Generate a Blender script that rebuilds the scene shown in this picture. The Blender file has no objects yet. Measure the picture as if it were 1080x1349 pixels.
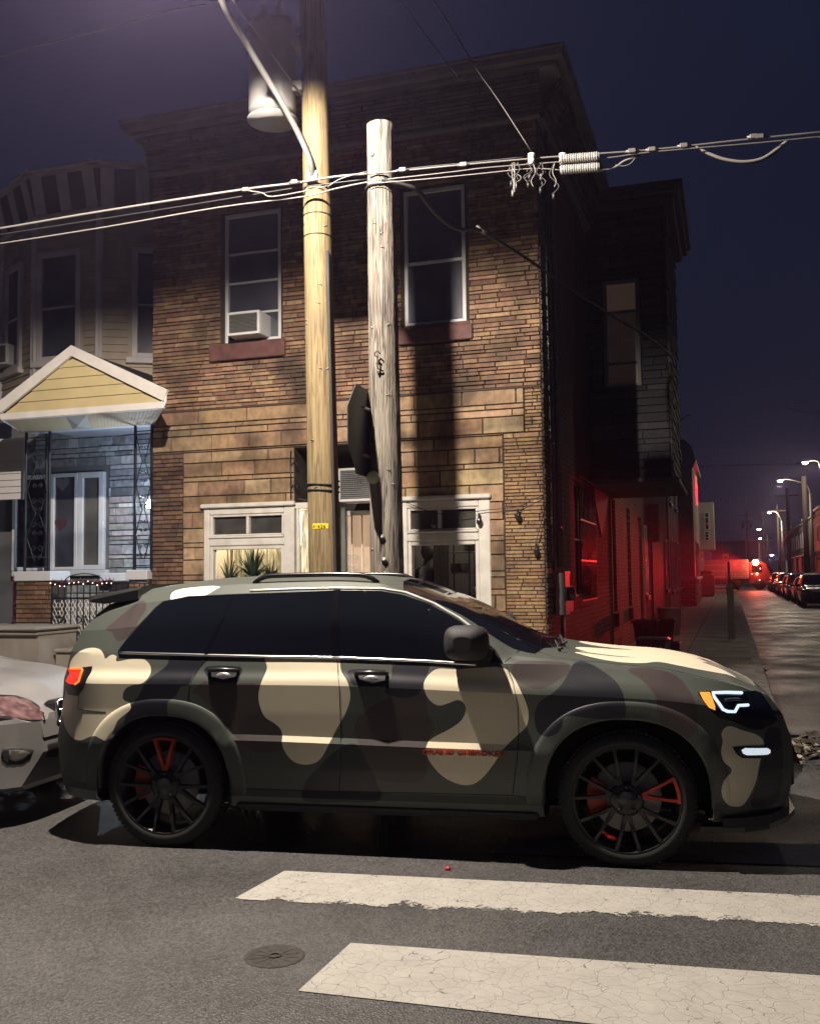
import bpy, bmesh, math, random
import numpy as np
from mathutils import Vector, Matrix
from mathutils.bvhtree import BVHTree
from mathutils import geometry as G
random.seed(7)
SC = bpy.context.scene
COL = SC.collection
rad = math.radians
# ---------------------------------------------------------------- camera
F_PX, CX, CY, HZ = 1290.0, 540.0, 674.5, 758.0      # the photograph's focal length and horizon, in its own pixels
H = 1.71
PITCH = math.atan((HZ-CY)/F_PX); ROLL = rad(0.69)
cam = bpy.data.objects.new('camera', bpy.data.cameras.new('camera')); COL.objects.link(cam)
CM = Matrix.Translation((0, 0, H)) @ Matrix.Rotation(math.pi/2+PITCH, 4, 'X') @ Matrix.Rotation(-ROLL, 4, 'Z')
cam.matrix_world = CM
cam.data.sensor_fit = 'VERTICAL'; cam.data.sensor_height = 24; cam.data.lens = 24*F_PX/1349
cam.data.clip_end = 1500; cam.data.clip_start = 0.05
SC.camera = cam
SC.view_settings.view_transform = 'Standard'; SC.view_settings.look = 'None'
SC.view_settings.exposure = 0.0; SC.view_settings.gamma = 1.0
SC.cycles.use_adaptive_sampling = True; SC.cycles.adaptive_threshold = 0.02
SC.cycles.max_bounces = 6; SC.cycles.diffuse_bounces = 3; SC.cycles.glossy_bounces = 3; SC.cycles.transmission_bounces = 5
SC.cycles.transparent_max_bounces = 12; SC.cycles.volume_bounces = 0
SC.cycles.sample_clamp_indirect = 6; SC.cycles.caustics_reflective = False; SC.cycles.caustics_refractive = False
SC.cycles.use_denoising = True
# ---------------------------------------------------------------- night sky
wd = bpy.data.worlds.new('World'); SC.world = wd; wd.use_nodes = True
nt = wd.node_tree; nt.nodes.clear()
wo = nt.nodes.new('ShaderNodeOutputWorld'); wb = nt.nodes.new('ShaderNodeBackground')
wt = nt.nodes.new('ShaderNodeTexCoord'); ws = nt.nodes.new('ShaderNodeSeparateXYZ'); wr = nt.nodes.new('ShaderNodeValToRGB')
nt.links.new(wt.outputs['Generated'], ws.inputs[0]); nt.links.new(ws.outputs['Z'], wr.inputs[0])
nt.links.new(wr.outputs[0], wb.inputs[0]); nt.links.new(wb.outputs[0], wo.inputs[0])
cr = wr.color_ramp; cr.elements[0].position = 0.0; cr.elements[0].color = (0.0105, 0.0095, 0.0195, 1)
cr.elements[1].position = 0.6; cr.elements[1].color = (0.0075, 0.0105, 0.028, 1)
e = cr.elements.new(0.12); e.color = (0.0078, 0.0092, 0.0205, 1)
wb.inputs[1].default_value = 1.0
# ---------------------------------------------------------------- rays and frames
R3 = CM.to_3x3(); CP = Vector((0, 0, H))
def ray(px, py): return (R3 @ Vector(((px-CX)/F_PX, -(py-CY)/F_PX, -1))).normalized()
def ground(px, py, z=0.0):
    d = ray(px, py); return CP + d*((z-H)/d.z)
class Frame:
    def __init__(s, o, ang):
        s.M = Matrix.Translation(o) @ Matrix.Rotation(ang, 4, 'Z'); s.I = s.M.inverted()
    def on(s, px, py, y=0.0):           # the point of the frame's plane y=const seen at a pixel of the photograph
        o = s.I @ CP; d = (s.I.to_3x3()) @ ray(px, py); return o + d*((y-o.y)/d.y)
    def onx(s, px, py, x=0.0):
        o = s.I @ CP; d = (s.I.to_3x3()) @ ray(px, py); return o + d*((x-o.x)/d.x)
    def w(s, x, y, z=0.0): return s.M @ Vector((x, y, z))
    def at(s, px, py, z=0.0): return s.I @ ground(px, py, z)
BA = -rad(18.0)
gc = ground(722, 925, 0.15)
B = Frame((gc.x, gc.y, 0), BA)          # building frame: x along the facade, y into the side street
Pr = ground(213, 1118); Pf = ground(828, 1146)
CA = math.atan2((Pf-Pr).y, (Pf-Pr).x); WB = (Pf-Pr).length
C = Frame((Pr.x, Pr.y, 0), CA)          # car and main-road frame: x along the road, y towards the far kerb
WF = Frame((0, 0, 0), 0)
print('corner', gc, 'wheelbase', WB, 'car angle', math.degrees(CA))
# ---------------------------------------------------------------- lamps
LAMP = Vector((-1.60, 5.98, 6.36))
def light(name, kind, loc, power, color, parent=None, **k):
    d = bpy.data.lights.new(name, kind); d.energy = power; d.color = color
    for a, b in k.items(): setattr(d, a, b)
    o = bpy.data.objects.new(name, d); COL.objects.link(o); o.location = loc
    if parent: o.parent = parent; o.location = Vector(loc) - Vector(parent.location)
    return o
# ---------------------------------------------------------------- materials
def M(name, col, rough=.6, metal=0, spec=.5, var=0, vscale=6, bump=0, bscale=40, stretch=(1, 1, 1), dirt=0, dirtcol=(.02, .018, .016), dscale=1.5, emit=None, estr=0, attr=None, coat=0, detail=6):
    m = bpy.data.materials.new(name); m.use_nodes = True; n = m.node_tree; p = n.nodes['Principled BSDF']; L = n.links.new
    p.inputs['Roughness'].default_value = rough; p.inputs['Metallic'].default_value = metal
    p.inputs['Specular IOR Level'].default_value = spec
    if coat: p.inputs['Coat Weight'].default_value = coat; p.inputs['Coat Roughness'].default_value = .08
    if emit: p.inputs['Emission Color'].default_value = (*emit, 1); p.inputs['Emission Strength'].default_value = estr
    tc = n.nodes.new('ShaderNodeTexCoord'); mp = n.nodes.new('ShaderNodeMapping'); mp.inputs['Scale'].default_value = stretch
    L(tc.outputs['Object'], mp.inputs[0])
    def noise(sc, det=detail):
        t = n.nodes.new('ShaderNodeTexNoise'); t.inputs['Scale'].default_value = sc; t.inputs['Detail'].default_value = det
        L(mp.outputs[0], t.inputs['Vector']); return t.outputs[0]
    base = None
    if attr:
        a = n.nodes.new('ShaderNodeAttribute'); a.attribute_name = attr; base = a.outputs['Color']
    def mix(fac, c1, c2, mode='MIX'):
        x = n.nodes.new('ShaderNodeMix'); x.data_type = 'RGBA'; x.blend_type = mode
        for sock, v in ((x.inputs[0], fac), (x.inputs[6], c1), (x.inputs[7], c2)):
            if isinstance(v, (int, float)): sock.default_value = v
            elif isinstance(v, tuple): sock.default_value = (*v, 1)
            else: L(v, sock)
        return x.outputs[2]
    if base is None and (var or dirt): base = mix(0.0, tuple(col), tuple(col))
    if var:
        r = n.nodes.new('ShaderNodeMapRange'); r.inputs[1].default_value = .3; r.inputs[2].default_value = .7
        r.inputs[3].default_value = 1-var; r.inputs[4].default_value = 1+var; L(noise(vscale), r.inputs[0])
        cmb = n.nodes.new('ShaderNodeCombineColor')
        for i in range(3): L(r.outputs[0], cmb.inputs[i])
        base = mix(1.0, base, cmb.outputs[0], 'MULTIPLY')
    if dirt:
        r = n.nodes.new('ShaderNodeMapRange'); r.inputs[1].default_value = .48; r.inputs[2].default_value = .66
        r.inputs[4].default_value = dirt; L(noise(dscale, 8), r.inputs[0]); base = mix(r.outputs[0], base, tuple(dirtcol))
    if base is None: p.inputs['Base Color'].default_value = (*col, 1)
    else: L(base, p.inputs['Base Color'])
    if bump:
        b = n.nodes.new('ShaderNodeBump'); b.inputs['Strength'].default_value = 1; b.inputs['Distance'].default_value = bump
        L(noise(bscale), b.inputs['Height']); L(b.outputs[0], p.inputs['Normal'])
    return m
# ---------------------------------------------------------------- things
def setp(o, label=None, cat=None, group=None, kind=None):
    if label: o['label'] = label
    if cat: o['category'] = cat
    if group: o['group'] = group
    if kind: o['kind'] = kind
    return o
def thing(name, label, cat, fr=None, base=(0, 0, 0), group=None, rz=0):
    o = bpy.data.objects.new(name, None); COL.objects.link(o); fr = fr or WF
    o.matrix_world = fr.M @ Matrix.Translation(base) @ Matrix.Rotation(rz, 4, 'Z')
    o.empty_display_size = .2; setp(o, label, cat, group); o['bx'] = list(base); o['rz'] = rz
    return o
class MB:
    def __init__(s): s.v = []; s.f = []; s.c = {}; s.mi = []; s.cur = 0; s.col = None; s.vc = []; s.sm = []; s.smooth = False; s.T = None
    def add(s, vs, fs, M4=None):
        b = len(s.v)
        for p in vs:
            p = Vector(p); s.v.append(tuple(M4 @ p) if M4 else tuple(p)); s.vc.append(s.col)
        for f in fs: s.f.append([b+i for i in f]); s.mi.append(s.cur); s.sm.append(s.smooth)
        return s
    def box(s, x0, x1, y0, y1, z0, z1, M4=None):
        return s.add([(x, y, z) for z in (z0, z1) for y in (y0, y1) for x in (x0, x1)],
                     [(0, 2, 3, 1), (4, 5, 7, 6), (0, 1, 5, 4), (2, 6, 7, 3), (0, 4, 6, 2), (1, 3, 7, 5)], M4)
    def bev(s, x0, x1, y0, y1, z0, z1, b=.01, M4=None):     # box with chamfered vertical and horizontal edges
        x0, x1 = min(x0, x1), max(x0, x1); y0, y1 = min(y0, y1), max(y0, y1)
        b = min(b, (x1-x0)*.45, (y1-y0)*.45, (z1-z0)*.45)
        def ringp(z, i): return [(x0+b*(1 if i else 0)+ (0), y0+i*b, z)]
        vs = []; 
        for z, ins in ((z0, b), (z0+b, 0), (z1-b, 0), (z1, b)):
            xa, xb, ya, yb = x0+ins, x1-ins, y0+ins, y1-ins
            vs += [(xa+b, ya, z), (xb-b, ya, z), (xb, ya+b, z), (xb, yb-b, z), (xb-b, yb, z), (xa+b, yb, z), (xa, yb-b, z), (xa, ya+b, z)]
        fs = [tuple(range(7, -1, -1)), tuple(range(24, 32))]
        for r in range(3):
            for i in range(8): fs.append((r*8+i, r*8+(i+1) % 8, r*8+8+(i+1) % 8, r*8+8+i))
        return s.add(vs, fs, M4)
    def tube(s, pts, r, n=8, cap=True, closed=False):
        pts = [Vector(p) for p in pts]; N = len(pts); rs = r if isinstance(r, (list, tuple)) else [r]*N
        b = len(s.v); prev = None
        for i, p in enumerate(pts):
            if closed: d = pts[(i+1) % N]-pts[i-1]
            else: d = pts[min(i+1, N-1)]-pts[max(i-1, 0)]
            if d.length < 1e-9: d = Vector((0, 0, 1))
            d.normalize()
            if prev is None:
                a = Vector((0, 0, 1)) if abs(d.z) < .9 else Vector((1, 0, 0)); a = (a - d*a.dot(d)).normalized()
            else: a = (prev - d*prev.dot(d)); a = a.normalized() if a.length > 1e-6 else prev
            prev = a; c = d.cross(a)
            for k in range(n):
                t = 2*math.pi*k/n; s.v.append(tuple(p+(a*math.cos(t)+c*math.sin(t))*rs[i])); s.vc.append(s.col)
        for i in range(N if closed else N-1):
            for k in range(n):
                j = (i+1) % N
                s.f.append([b+i*n+k, b+i*n+(k+1) % n, b+j*n+(k+1) % n, b+j*n+k]); s.mi.append(s.cur); s.sm.append(True)
        if cap and not closed:
            s.f.append([b+k for k in range(n)][::-1]); s.mi.append(s.cur); s.sm.append(False)
            s.f.append([b+(N-1)*n+k for k in range(n)]); s.mi.append(s.cur); s.sm.append(False)
        return s
    def lathe(s, prof, n=24, M4=None, smooth=True, cap=True):     # prof: (r, z)
        b = []; fs = []
        for r, z in prof:
            for k in range(n): t = 2*math.pi*k/n; b.append((r*math.cos(t), r*math.sin(t), z))
        for i in range(len(prof)-1):
            for k in range(n): fs.append((i*n+k, i*n+(k+1) % n, (i+1)*n+(k+1) % n, (i+1)*n+k))
        o = s.smooth; s.smooth = smooth; s.add(b, fs, M4); s.smooth = o
        if cap:
            L = len(s.v)-len(b); o = s.smooth
            for rr, q in ((0, range(n)), (len(prof)-1, range(n))):
                if prof[rr][0] > 1e-4:
                    ids = [L+rr*n+k for k in q]; s.f.append(ids[::-1] if rr == 0 else ids); s.mi.append(s.cur); s.sm.append(False)
        return s
    def prism(s, poly, d0, d1, axis='y', M4=None):   # poly in the two other axes
        n = len(poly)
        def P(a, c, d): return (a, d, c) if axis == 'y' else ((d, a, c) if axis == 'x' else (a, c, d))
        vs = [P(a, c, d0) for a, c in poly]+[P(a, c, d1) for a, c in poly]
        fs = [tuple(range(n)), tuple(range(2*n-1, n-1, -1))]+[(i, i+n, (i+1) % n+n, (i+1) % n) for i in range(n)]
        return s.add(vs, fs, M4)
    def loft(s, rings, caps=True, closed=True):
        n = len(rings[0]); b = len(s.v)
        for r in rings:
            for p in r: s.v.append(tuple(p)); s.vc.append(s.col)
        for i in range(len(rings)-1):
            for k in range(n if closed else n-1):
                s.f.append([b+i*n+k, b+i*n+(k+1) % n, b+(i+1)*n+(k+1) % n, b+(i+1)*n+k]); s.mi.append(s.cur); s.sm.append(s.smooth)
        if caps and closed:
            s.f.append([b+k for k in range(n)][::-1]); s.f.append([b+(len(rings)-1)*n+k for k in range(n)])
            s.mi += [s.cur]*2; s.sm += [False]*2
        return s
    def build(s, name, mats, parent=None, fr=None, base=None, recalc=True, attrs=None, T=None):
        """parent: vertices are in the frame of its thing; without parent a top-level mesh in frame fr."""
        if T is not None: s.v = [tuple(T @ Vector(p)) for p in s.v]
        if parent is not None:
            root = parent; chain = Vector((0, 0, 0))
            while root is not None and 'bx' not in root: root = root.parent
            bx = Vector(root['bx']); Rm = Matrix.Rotation(-root['rz'], 3, 'Z')
            off = lambda p: Rm @ (Vector(p)-bx)
            if root.get('local'): off = lambda p: Vector(p)
        else:
            if base is None:
                a = np.array(s.v); base = ((a[:, 0].min()+a[:, 0].max())/2, (a[:, 1].min()+a[:, 1].max())/2, a[:, 2].min())
            bx = Vector(base); off = lambda p: Vector(p)-bx
        me = bpy.data.meshes.new(name); me.from_pydata([off(p) for p in s.v], [], s.f); 
        mats = mats if isinstance(mats, (list, tuple)) else [mats]
        for m in mats: me.materials.append(m)
        for p, mi, sm in zip(me.polygons, s.mi, s.sm): p.material_index = mi; p.use_smooth = sm
        if any(c is not None for c in s.vc):
            a = me.attributes.new('col', 'FLOAT_COLOR', 'POINT'); buf = []
            for c in s.vc: buf += list(c or (1, 1, 1))+[1]
            a.data.foreach_set('color', buf)
        if attrs:
            for k, vals in attrs.items(): a = me.attributes.new(k, 'FLOAT', 'POINT'); a.data.foreach_set('value', list(map(float, vals)))
        if recalc:
            bm = bmesh.new(); bm.from_mesh(me); bmesh.ops.recalc_face_normals(bm, faces=bm.faces); bm.to_mesh(me); bm.free()
        me.update()
        o = bpy.data.objects.new(name, me); COL.objects.link(o)
        if parent is not None: o.parent = parent
        else: o.matrix_world = (fr or WF).M @ Matrix.Translation(bx); o['bx'] = list(bx); o['rz'] = 0
        return o
def copytree(o, parent=None, kids=None):
    c = o.copy(); COL.objects.link(c)
    if parent is not None: c.parent = parent
    for ch in [x for x in ALLKIDS(o)]: copytree(ch, c)
    return c
def ALLKIDS(o): return list(o.children)
def catmull(pts, n=6, closed=False):
    P = [np.array(p, float) for p in pts]; N = len(P); out = []
    for i in range(N if closed else N-1):
        a = P[i-1] if (closed or i > 0) else P[i]; b = P[i]; c = P[(i+1) % N]; d = P[(i+2) % N] if (closed or i+2 < N) else c
        for k in range(n):
            t = k/n; out.append(.5*((2*b)+(-a+c)*t+(2*a-5*b+4*c-d)*t*t+(-a+3*b-3*c+d)*t**3))
    if not closed: out.append(P[-1])
    return out
def sag(a, b, s=.1, n=14):
    a, b = Vector(a), Vector(b); return [a.lerp(b, i/n)-Vector((0, 0, 4*s*(i/n)*(1-i/n))) for i in range(n+1)]
# ================================================================ materials of vehicles
BLK = M('black_trim', (.012, .012, .014), .35)
BLKM = M('matt_black', (.015, .015, .017), .7)
GLASS = M('tinted_glass', (.004, .005, .008), .04, spec=.6)
CHROME = M('chrome', (.8, .8, .8), .28, 1)
TYRE = M('tyre_rubber', (.012, .012, .012), .75, bump=.001, bscale=120)
RIMB = M('satin_black_rim', (.013, .013, .015), .38)
RED = M('red_paint', (.42, .028, .012), .4)
DISC = M('brake_disc', (.42, .40, .38), .5)
SEAM = M('panel_gap', (.004, .004, .004), .8)
LENS = M('clear_lens', (.02, .02, .025), .05, spec=.8)
def lamp_mat(name, c, s): return M(name, (.02, .02, .02), .3, emit=c, estr=s)
LEDW = lamp_mat('lit_white_led', (.75, .88, 1), 1.1); LEDA = lamp_mat('lit_amber', (1, .36, .04), 1.3); LEDR = lamp_mat('lit_red_tail', (1, .03, .015), 1.0)
LEDO = lamp_mat('lit_orange_tail', (1, .25, .03), 1.4)
def camo_material():
    m = bpy.data.materials.new('camouflage_wrap'); m.use_nodes = True; n = m.node_tree; p = n.nodes['Principled BSDF']; L = n.links.new
    p.inputs['Roughness'].default_value = .42; p.inputs['Specular IOR Level'].default_value = .45
    last = (.058, .066, .058)
    for at, c in (('brown', (.046, .036, .036)), ('black', (.010, .011, .017)), ('cream', (.64, .585, .44))):
        a = n.nodes.new('ShaderNodeAttribute'); a.attribute_name = at
        r = n.nodes.new('ShaderNodeMapRange'); r.inputs[1].default_value = -.0012; r.inputs[2].default_value = .0012; L(a.outputs['Fac'], r.inputs[0])
        x = n.nodes.new('ShaderNodeMix'); x.data_type = 'RGBA'; L(r.outputs[0], x.inputs[0]); x.inputs[7].default_value = (*c, 1)
        if isinstance(last, tuple): x.inputs[6].default_value = (*last, 1)
        else: L(last, x.inputs[6])
        last = x.outputs[2]
    nz = n.nodes.new('ShaderNodeTexNoise'); nz.inputs['Scale'].default_value = 3; tc = n.nodes.new('ShaderNodeTexCoord'); L(tc.outputs['Object'], nz.inputs['Vector'])
    r = n.nodes.new('ShaderNodeMapRange'); r.inputs[3].default_value = .36; r.inputs[4].default_value = .5; L(nz.outputs[0], r.inputs[0]); L(r.outputs[0], p.inputs['Roughness'])
    L(last, p.inputs['Base Color']); return m
CAMO = camo_material()
def itp(tab, s):
    xs = [a for a, _ in tab]; ys = [b for _, b in tab]
    # monotone cubic through the table
    x = np.array(xs, float); y = np.array(ys, float); h = np.diff(x); d = np.diff(y)/h; m = np.zeros(len(x))
    m[1:-1] = np.where(d[:-1]*d[1:] > 0, 2*d[:-1]*d[1:]/(d[:-1]+d[1:]+1e-12), 0); m[0], m[-1] = d[0], d[-1]
    s = min(max(s, x[0]), x[-1]); i = min(np.searchsorted(x, s, 'right')-1, len(h)-1); t = (s-x[i])/h[i]
    return float((2*t**3-3*t**2+1)*y[i]+(t**3-2*t**2+t)*h[i]*m[i]+(-2*t**3+3*t**2)*y[i+1]+(t**3-t**2)*h[i]*m[i+1])
def sell(a, b, p=2.35): return (abs(a)**p+abs(b)**p)**(1/p)
class Shell:
    """Half of a car body lofted from keyed sections. P: keys=[(t table, z table, sharp, n)], ends etc."""
    def __init__(S, P):
        S.P = P; keys = P['keys']; hw = P['hw']
        a0, a1, b0, b1 = P['a0'], P['a1'], P['b0'], P['b1']; ds = P.get('ds', .02)
        A = list(np.arange(a0, a1+1e-6, ds)); S.A = A
        rows = []; S.idx = [0]
        for i, k in enumerate(keys[1:]): S.idx.append(S.idx[-1]+k[3])
        for a in A:
            kp = []
            for k in keys:
                t, z = itp(k[0], a), itp(k[1], a)
                sr, sf = P['sr'](z, t), P['sf'](z, t)
                s = a
                if a < b0: s = b0+(a-b0)*(sr-b0)/(a0-b0)
                if a > b1: s = b1+(a-b1)*(sf-b1)/(a1-b1)
                t = t+P['er'](s, z)*(1-t/hw)+P['ef'](s, z)*(1-t/hw); kp.append((s, t, z))
            row = [kp[0]]
            for i in range(1, len(kp)):
                n = keys[i][3]; p0, p1 = np.array(kp[i-1]), np.array(kp[i]); mode = keys[i][4] if len(keys[i]) > 4 else 'l'
                for q in range(1, n+1):
                    f = q/n
                    p = p0+(p1-p0)*f
                    if mode == 'c':
                        pm = np.array(kp[i-2]); pn = np.array(kp[min(i+1, len(kp)-1)])
                        p = .5*((2*p0)+(-pm+p1)*f+(2*pm-5*p0+4*p1-pn)*f*f+(-pm+3*p0-3*p1+pn)*f**3)
                    row.append(tuple(p))
            rows.append(row)
        # caps
        def cap(row, dirn):
            out = []
            for q in (.12, .3, .55, .8, 1):
                out.append([(s+dirn*(.05 if dirn > 0 else .12)*math.sin(q*math.pi/2)*(1-t/hw), t+(hw-t)*q, z) for s, t, z in row])
            return out
        rows = [r for r in cap(rows[0], -1)[::-1]]+rows+cap(rows[-1], 1)
        S.rows = rows; S.ncap = 5; S.nr = len(rows); S.nk = len(rows[0])
        S.sharp = {S.idx[i] for i, k in enumerate(keys) if k[2]}
        V = [p for r in rows for p in r]
        Fc = [(i*S.nk+j, i*S.nk+j+1, (i+1)*S.nk+j+1, (i+1)*S.nk+j) for i in range(S.nr-1) for j in range(S.nk-1)]
        S.V, S.F = V, Fc
        S.bvh = BVHTree.FromPolygons([Vector(v) for v in V], Fc)
    def side(S, s, z):
        h = S.bvh.ray_cast(Vector((s, -1.5, z)), Vector((0, 1, 0)))
        if h[0] is None:
            n = S.bvh.find_nearest(Vector((s, .2, z))); return Vector((s, n[0].y, z)), Vector((0, -1, 0))
        n = h[1]; n = n if n.y < 0 else -n
        return h[0], n
    def top(S, s, t):
        fl = t > S.P['hw']
        if fl: t = 2*S.P['hw']-t
        h = S.bvh.ray_cast(Vector((s, t, 4)), Vector((0, 0, -1)))
        if h[0] is None: return None
        if fl: c, n = h[0].copy(), h[1].copy(); c.y = 2*S.P['hw']-c.y; n.y = -n.y; return c, (n if n.z > 0 else -n)
        return h[0], (h[1] if h[1].z > 0 else -h[1])
    def pix(S, px, py, fr):
        o = fr.I @ CP; d = (fr.I.to_3x3() @ ray(px, py)).normalized()
        h = S.bvh.ray_cast(o, d)
        if h[0] is None:
            n = S.bvh.find_nearest(o+d*((0.1-o.y)/d.y)); return n[0]
        return h[0]
    def mesh(S, cut=lambda s, t, z, i, j: False, arches=(), keep=None):
        """half shell faces as an MB (near half) with sharp rows recorded"""
        V = [list(v) for v in S.V]
        for (sx, zx, rx, rz) in arches:      # snap vertices to the arch outline
            for v in V:
                if v[1] < .42:
                    d = sell((v[0]-sx)/rx, (v[2]-zx)/rz)
                    if abs(d-1) < .028 and v[2] > .2: v[0] = sx+(v[0]-sx)/d; v[2] = zx+(v[2]-zx)/d
        keepf = []
        for f in S.F:
            c = np.mean([V[k] for k in f], axis=0); i, j = divmod(f[0], S.nk)
            if cut(c[0], c[1], c[2], i, j): continue
            if any(c[1] < .5 and sell((c[0]-sx)/rx, (c[2]-zx)/rz) < 1 for sx, zx, rx, rz in arches): continue
            if keep and not keep(c[0], c[1], c[2], i, j): continue
            keepf.append(f)
        return V, keepf
def shell_object(S, V, Fs, name, mats, parent, attrf=None, both=True, off=0.0, sharp=True):
    hw = S.P['hw']; nv = len(V)
    used = sorted({k for f in Fs for k in f}); mp = {k: i for i, k in enumerate(used)}
    vs = [tuple(V[k]) for k in used]; fs = [tuple(mp[k] for k in f) for f in Fs]
    n = len(vs); allv = list(vs); allf = [tuple(f) for f in fs]
    if both:
        cen = {i for i, v in enumerate(vs) if abs(v[1]-hw) < 1e-4}
        m2 = {}
        for i, v in enumerate(vs):
            if i in cen: m2[i] = i
            else: m2[i] = len(allv); allv.append((v[0], 2*hw-v[1], v[2]))
        allf += [tuple(m2[k] for k in f[::-1]) for f in fs]
    me = bpy.data.meshes.new(name); me.from_pydata(allv, [], allf)
    me.materials.append(mats)
    for p in me.polygons: p.use_smooth = True
    if attrf:
        vals = [attrf(*v) for v in vs]
        if both:
            full = list(vals)+[None]*(len(allv)-n)
            for i in range(n):
                if m2[i] != i: full[m2[i]] = vals[i]
            vals = full
        for q, nm in enumerate(('cream', 'black', 'brown')):
            a = me.attributes.new(nm, 'FLOAT', 'POINT'); a.data.foreach_set('value', [float(v[q]) for v in vals])
    bm = bmesh.new(); bm.from_mesh(me); bmesh.ops.recalc_face_normals(bm, faces=bm.faces)
    if sharp:
        for e in bm.edges:
            if len(e.link_faces) == 2 and e.calc_face_angle(0) > rad(13): e.smooth = False
    if off: 
        bm.normal_update()
        for v in bm.verts: v.co += v.normal*off
    bm.to_mesh(me); bm.free()
    o = bpy.data.objects.new(name, me); COL.objects.link(o); o.parent = parent
    return o
def inpoly(p, poly):
    x, y = p; c = False; n = len(poly); j = n-1
    for i in range(n):
        xi, yi = poly[i]; xj, yj = poly[j]
        if (yi > y) != (yj > y) and x < (xj-xi)*(y-yi)/(yj-yi)+xi: c = not c
        j = i
    return c
class Blob:
    def __init__(s, pts): s.P = np.array(pts); s.Q = np.roll(s.P, -1, axis=0); s.mn = s.P.min(0)-.1; s.mx = s.P.max(0)+.1
    def val(s, x, y):       # positive inside
        if x < s.mn[0] or x > s.mx[0] or y < s.mn[1] or y > s.mx[1]: return -.1
        p = np.array((x, y)); d = s.Q-s.P; t = np.clip(((p-s.P)*d).sum(1)/((d*d).sum(1)+1e-12), 0, 1)
        dist = np.sqrt((((s.P+d*t[:, None])-p)**2).sum(1)).min()
        return dist if inpoly((x, y), s.P) else -dist
def patch(S, poly, name, mats, parent, off=.003, thick=.012, step=.04, attrf=None, both=True, top=False, flat=None, crown=0.0):
    """a panel lying on the shell: poly in (s,z) seen from the side (or (s,t) from above), standing OFF proud of it"""
    poly = [tuple(Vector(poly[i]).lerp(Vector(poly[(i+1) % len(poly)]), q/max(1, int((Vector(poly[i])-Vector(poly[(i+1) % len(poly)])).length/step*.9)))) for i in range(len(poly)) for q in range(max(1, int((Vector(poly[i])-Vector(poly[(i+1) % len(poly)])).length/step*.9)))]
    n = len(poly); hw = S.P['hw']
    pts = [Vector(p) for p in poly]; edges = [(i, (i+1) % n) for i in range(n)]
    mn = np.min(poly, axis=0); mx = np.max(poly, axis=0)
    for x in np.arange(mn[0]+step/2, mx[0], step):
        for z in np.arange(mn[1]+step/2, mx[1], step):
            if inpoly((x, z), poly) and min(math.hypot(x-p[0], z-p[1]) for p in poly) > step*.4: pts.append(Vector((x, z)))
    r = G.delaunay_2d_cdt(pts, edges, [list(range(n))], 1, 1e-6)
    v2, _, f2 = r[0], r[1], r[2]
    outer = []
    cnt = {}
    for f in f2:
        for i in range(len(f)):
            e = (f[i], f[(i+1) % len(f)]); k = tuple(sorted(e)); cnt.setdefault(k, []).append(e)
    bd = [e[0] for e in cnt.values() if len(e) == 1]
    V = []; Bk = []
    for p in v2:
        if top: h = S.top(p.x, p.y); co, nn = h if h else (Vector((p.x, p.y, 1)), Vector((0, 0, 1)))
        else: co, nn = S.side(p.x, p.y)
        if flat is not None: co = Vector((co.x, flat, co.z)); nn = Vector((0, -1, 0))
        V.append(co+nn*off); Bk.append(co+nn*(off-thick))
    nv = len(V); vs = [tuple(v) for v in V+Bk]; fs = [tuple(f) for f in f2]
    for a, b in bd: fs.append((b, a, a+nv, b+nv))
    n1 = len(vs)
    vals = [attrf(*v) for v in vs] if attrf else None
    if both and both != 2: patch(S, poly, name, mats, parent, off, thick, step, attrf, 2, top, flat)
    if both == 2: vs = [(x, 2*hw-y, z) for x, y, z in vs]
    me = bpy.data.meshes.new(name); me.from_pydata(vs, [], fs); me.materials.append(mats)
    if vals:
        for q, nm in enumerate(('cream', 'black', 'brown')):
            a = me.attributes.new(nm, 'FLOAT', 'POINT'); a.data.foreach_set('value', [float(v[q]) for v in vals])
    bm = bmesh.new(); bm.from_mesh(me); bmesh.ops.recalc_face_normals(bm, faces=bm.faces)
    for f in bm.faces: f.smooth = True
    for e in bm.edges:
        if len(e.link_faces) == 2 and e.calc_face_angle(0) > rad(35): e.smooth = False
    bm.to_mesh(me); bm.free()
    o = bpy.data.objects.new(name, me); COL.objects.link(o); o.parent = parent; return o
def line_on(S, pts, r, mb, off=0.0, step=.03, mirror=True, top=False):
    P = []
    for i in range(len(pts)-1):
        a, b = Vector(pts[i]), Vector(pts[i+1]); k = max(1, int((b-a).length/step))
        for q in range(k): P.append(a.lerp(b, q/k))
    P.append(Vector(pts[-1])); Q = []
    for p in P:
        if top:
            h = S.top(p.x, p.y)
            if h is None: continue
            co, nn = h
        else: co, nn = S.side(p.x, p.y)
        Q.append(co+nn*off)
    mb.tube(Q, r, 6)
    if mirror: mb.tube([(q.x, 2*S.P['hw']-q.y, q.z) for q in Q], r, 6)
def text_mesh(txt, size, ext, name, mat, parent, M4, align='CENTER', sx=1, spacing=1, bold=0.0):
    cu = bpy.data.curves.new(name, 'FONT'); cu.body = txt; cu.size = size; cu.extrude = ext; cu.align_x = align; cu.offset = bold; cu.space_character = spacing; cu.resolution_u = 3
    o = bpy.data.objects.new(name+'_tmp', cu); COL.objects.link(o); dg = bpy.context.evaluated_depsgraph_get(); me = bpy.data.meshes.new_from_object(o.evaluated_get(dg))
    bpy.data.objects.remove(o); me.transform(M4 @ Matrix.Diagonal((sx, 1, 1, 1))); me.materials.clear(); me.materials.append(mat)
    t = bpy.data.objects.new(name, me); COL.objects.link(t); t.parent = parent; return t
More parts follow.
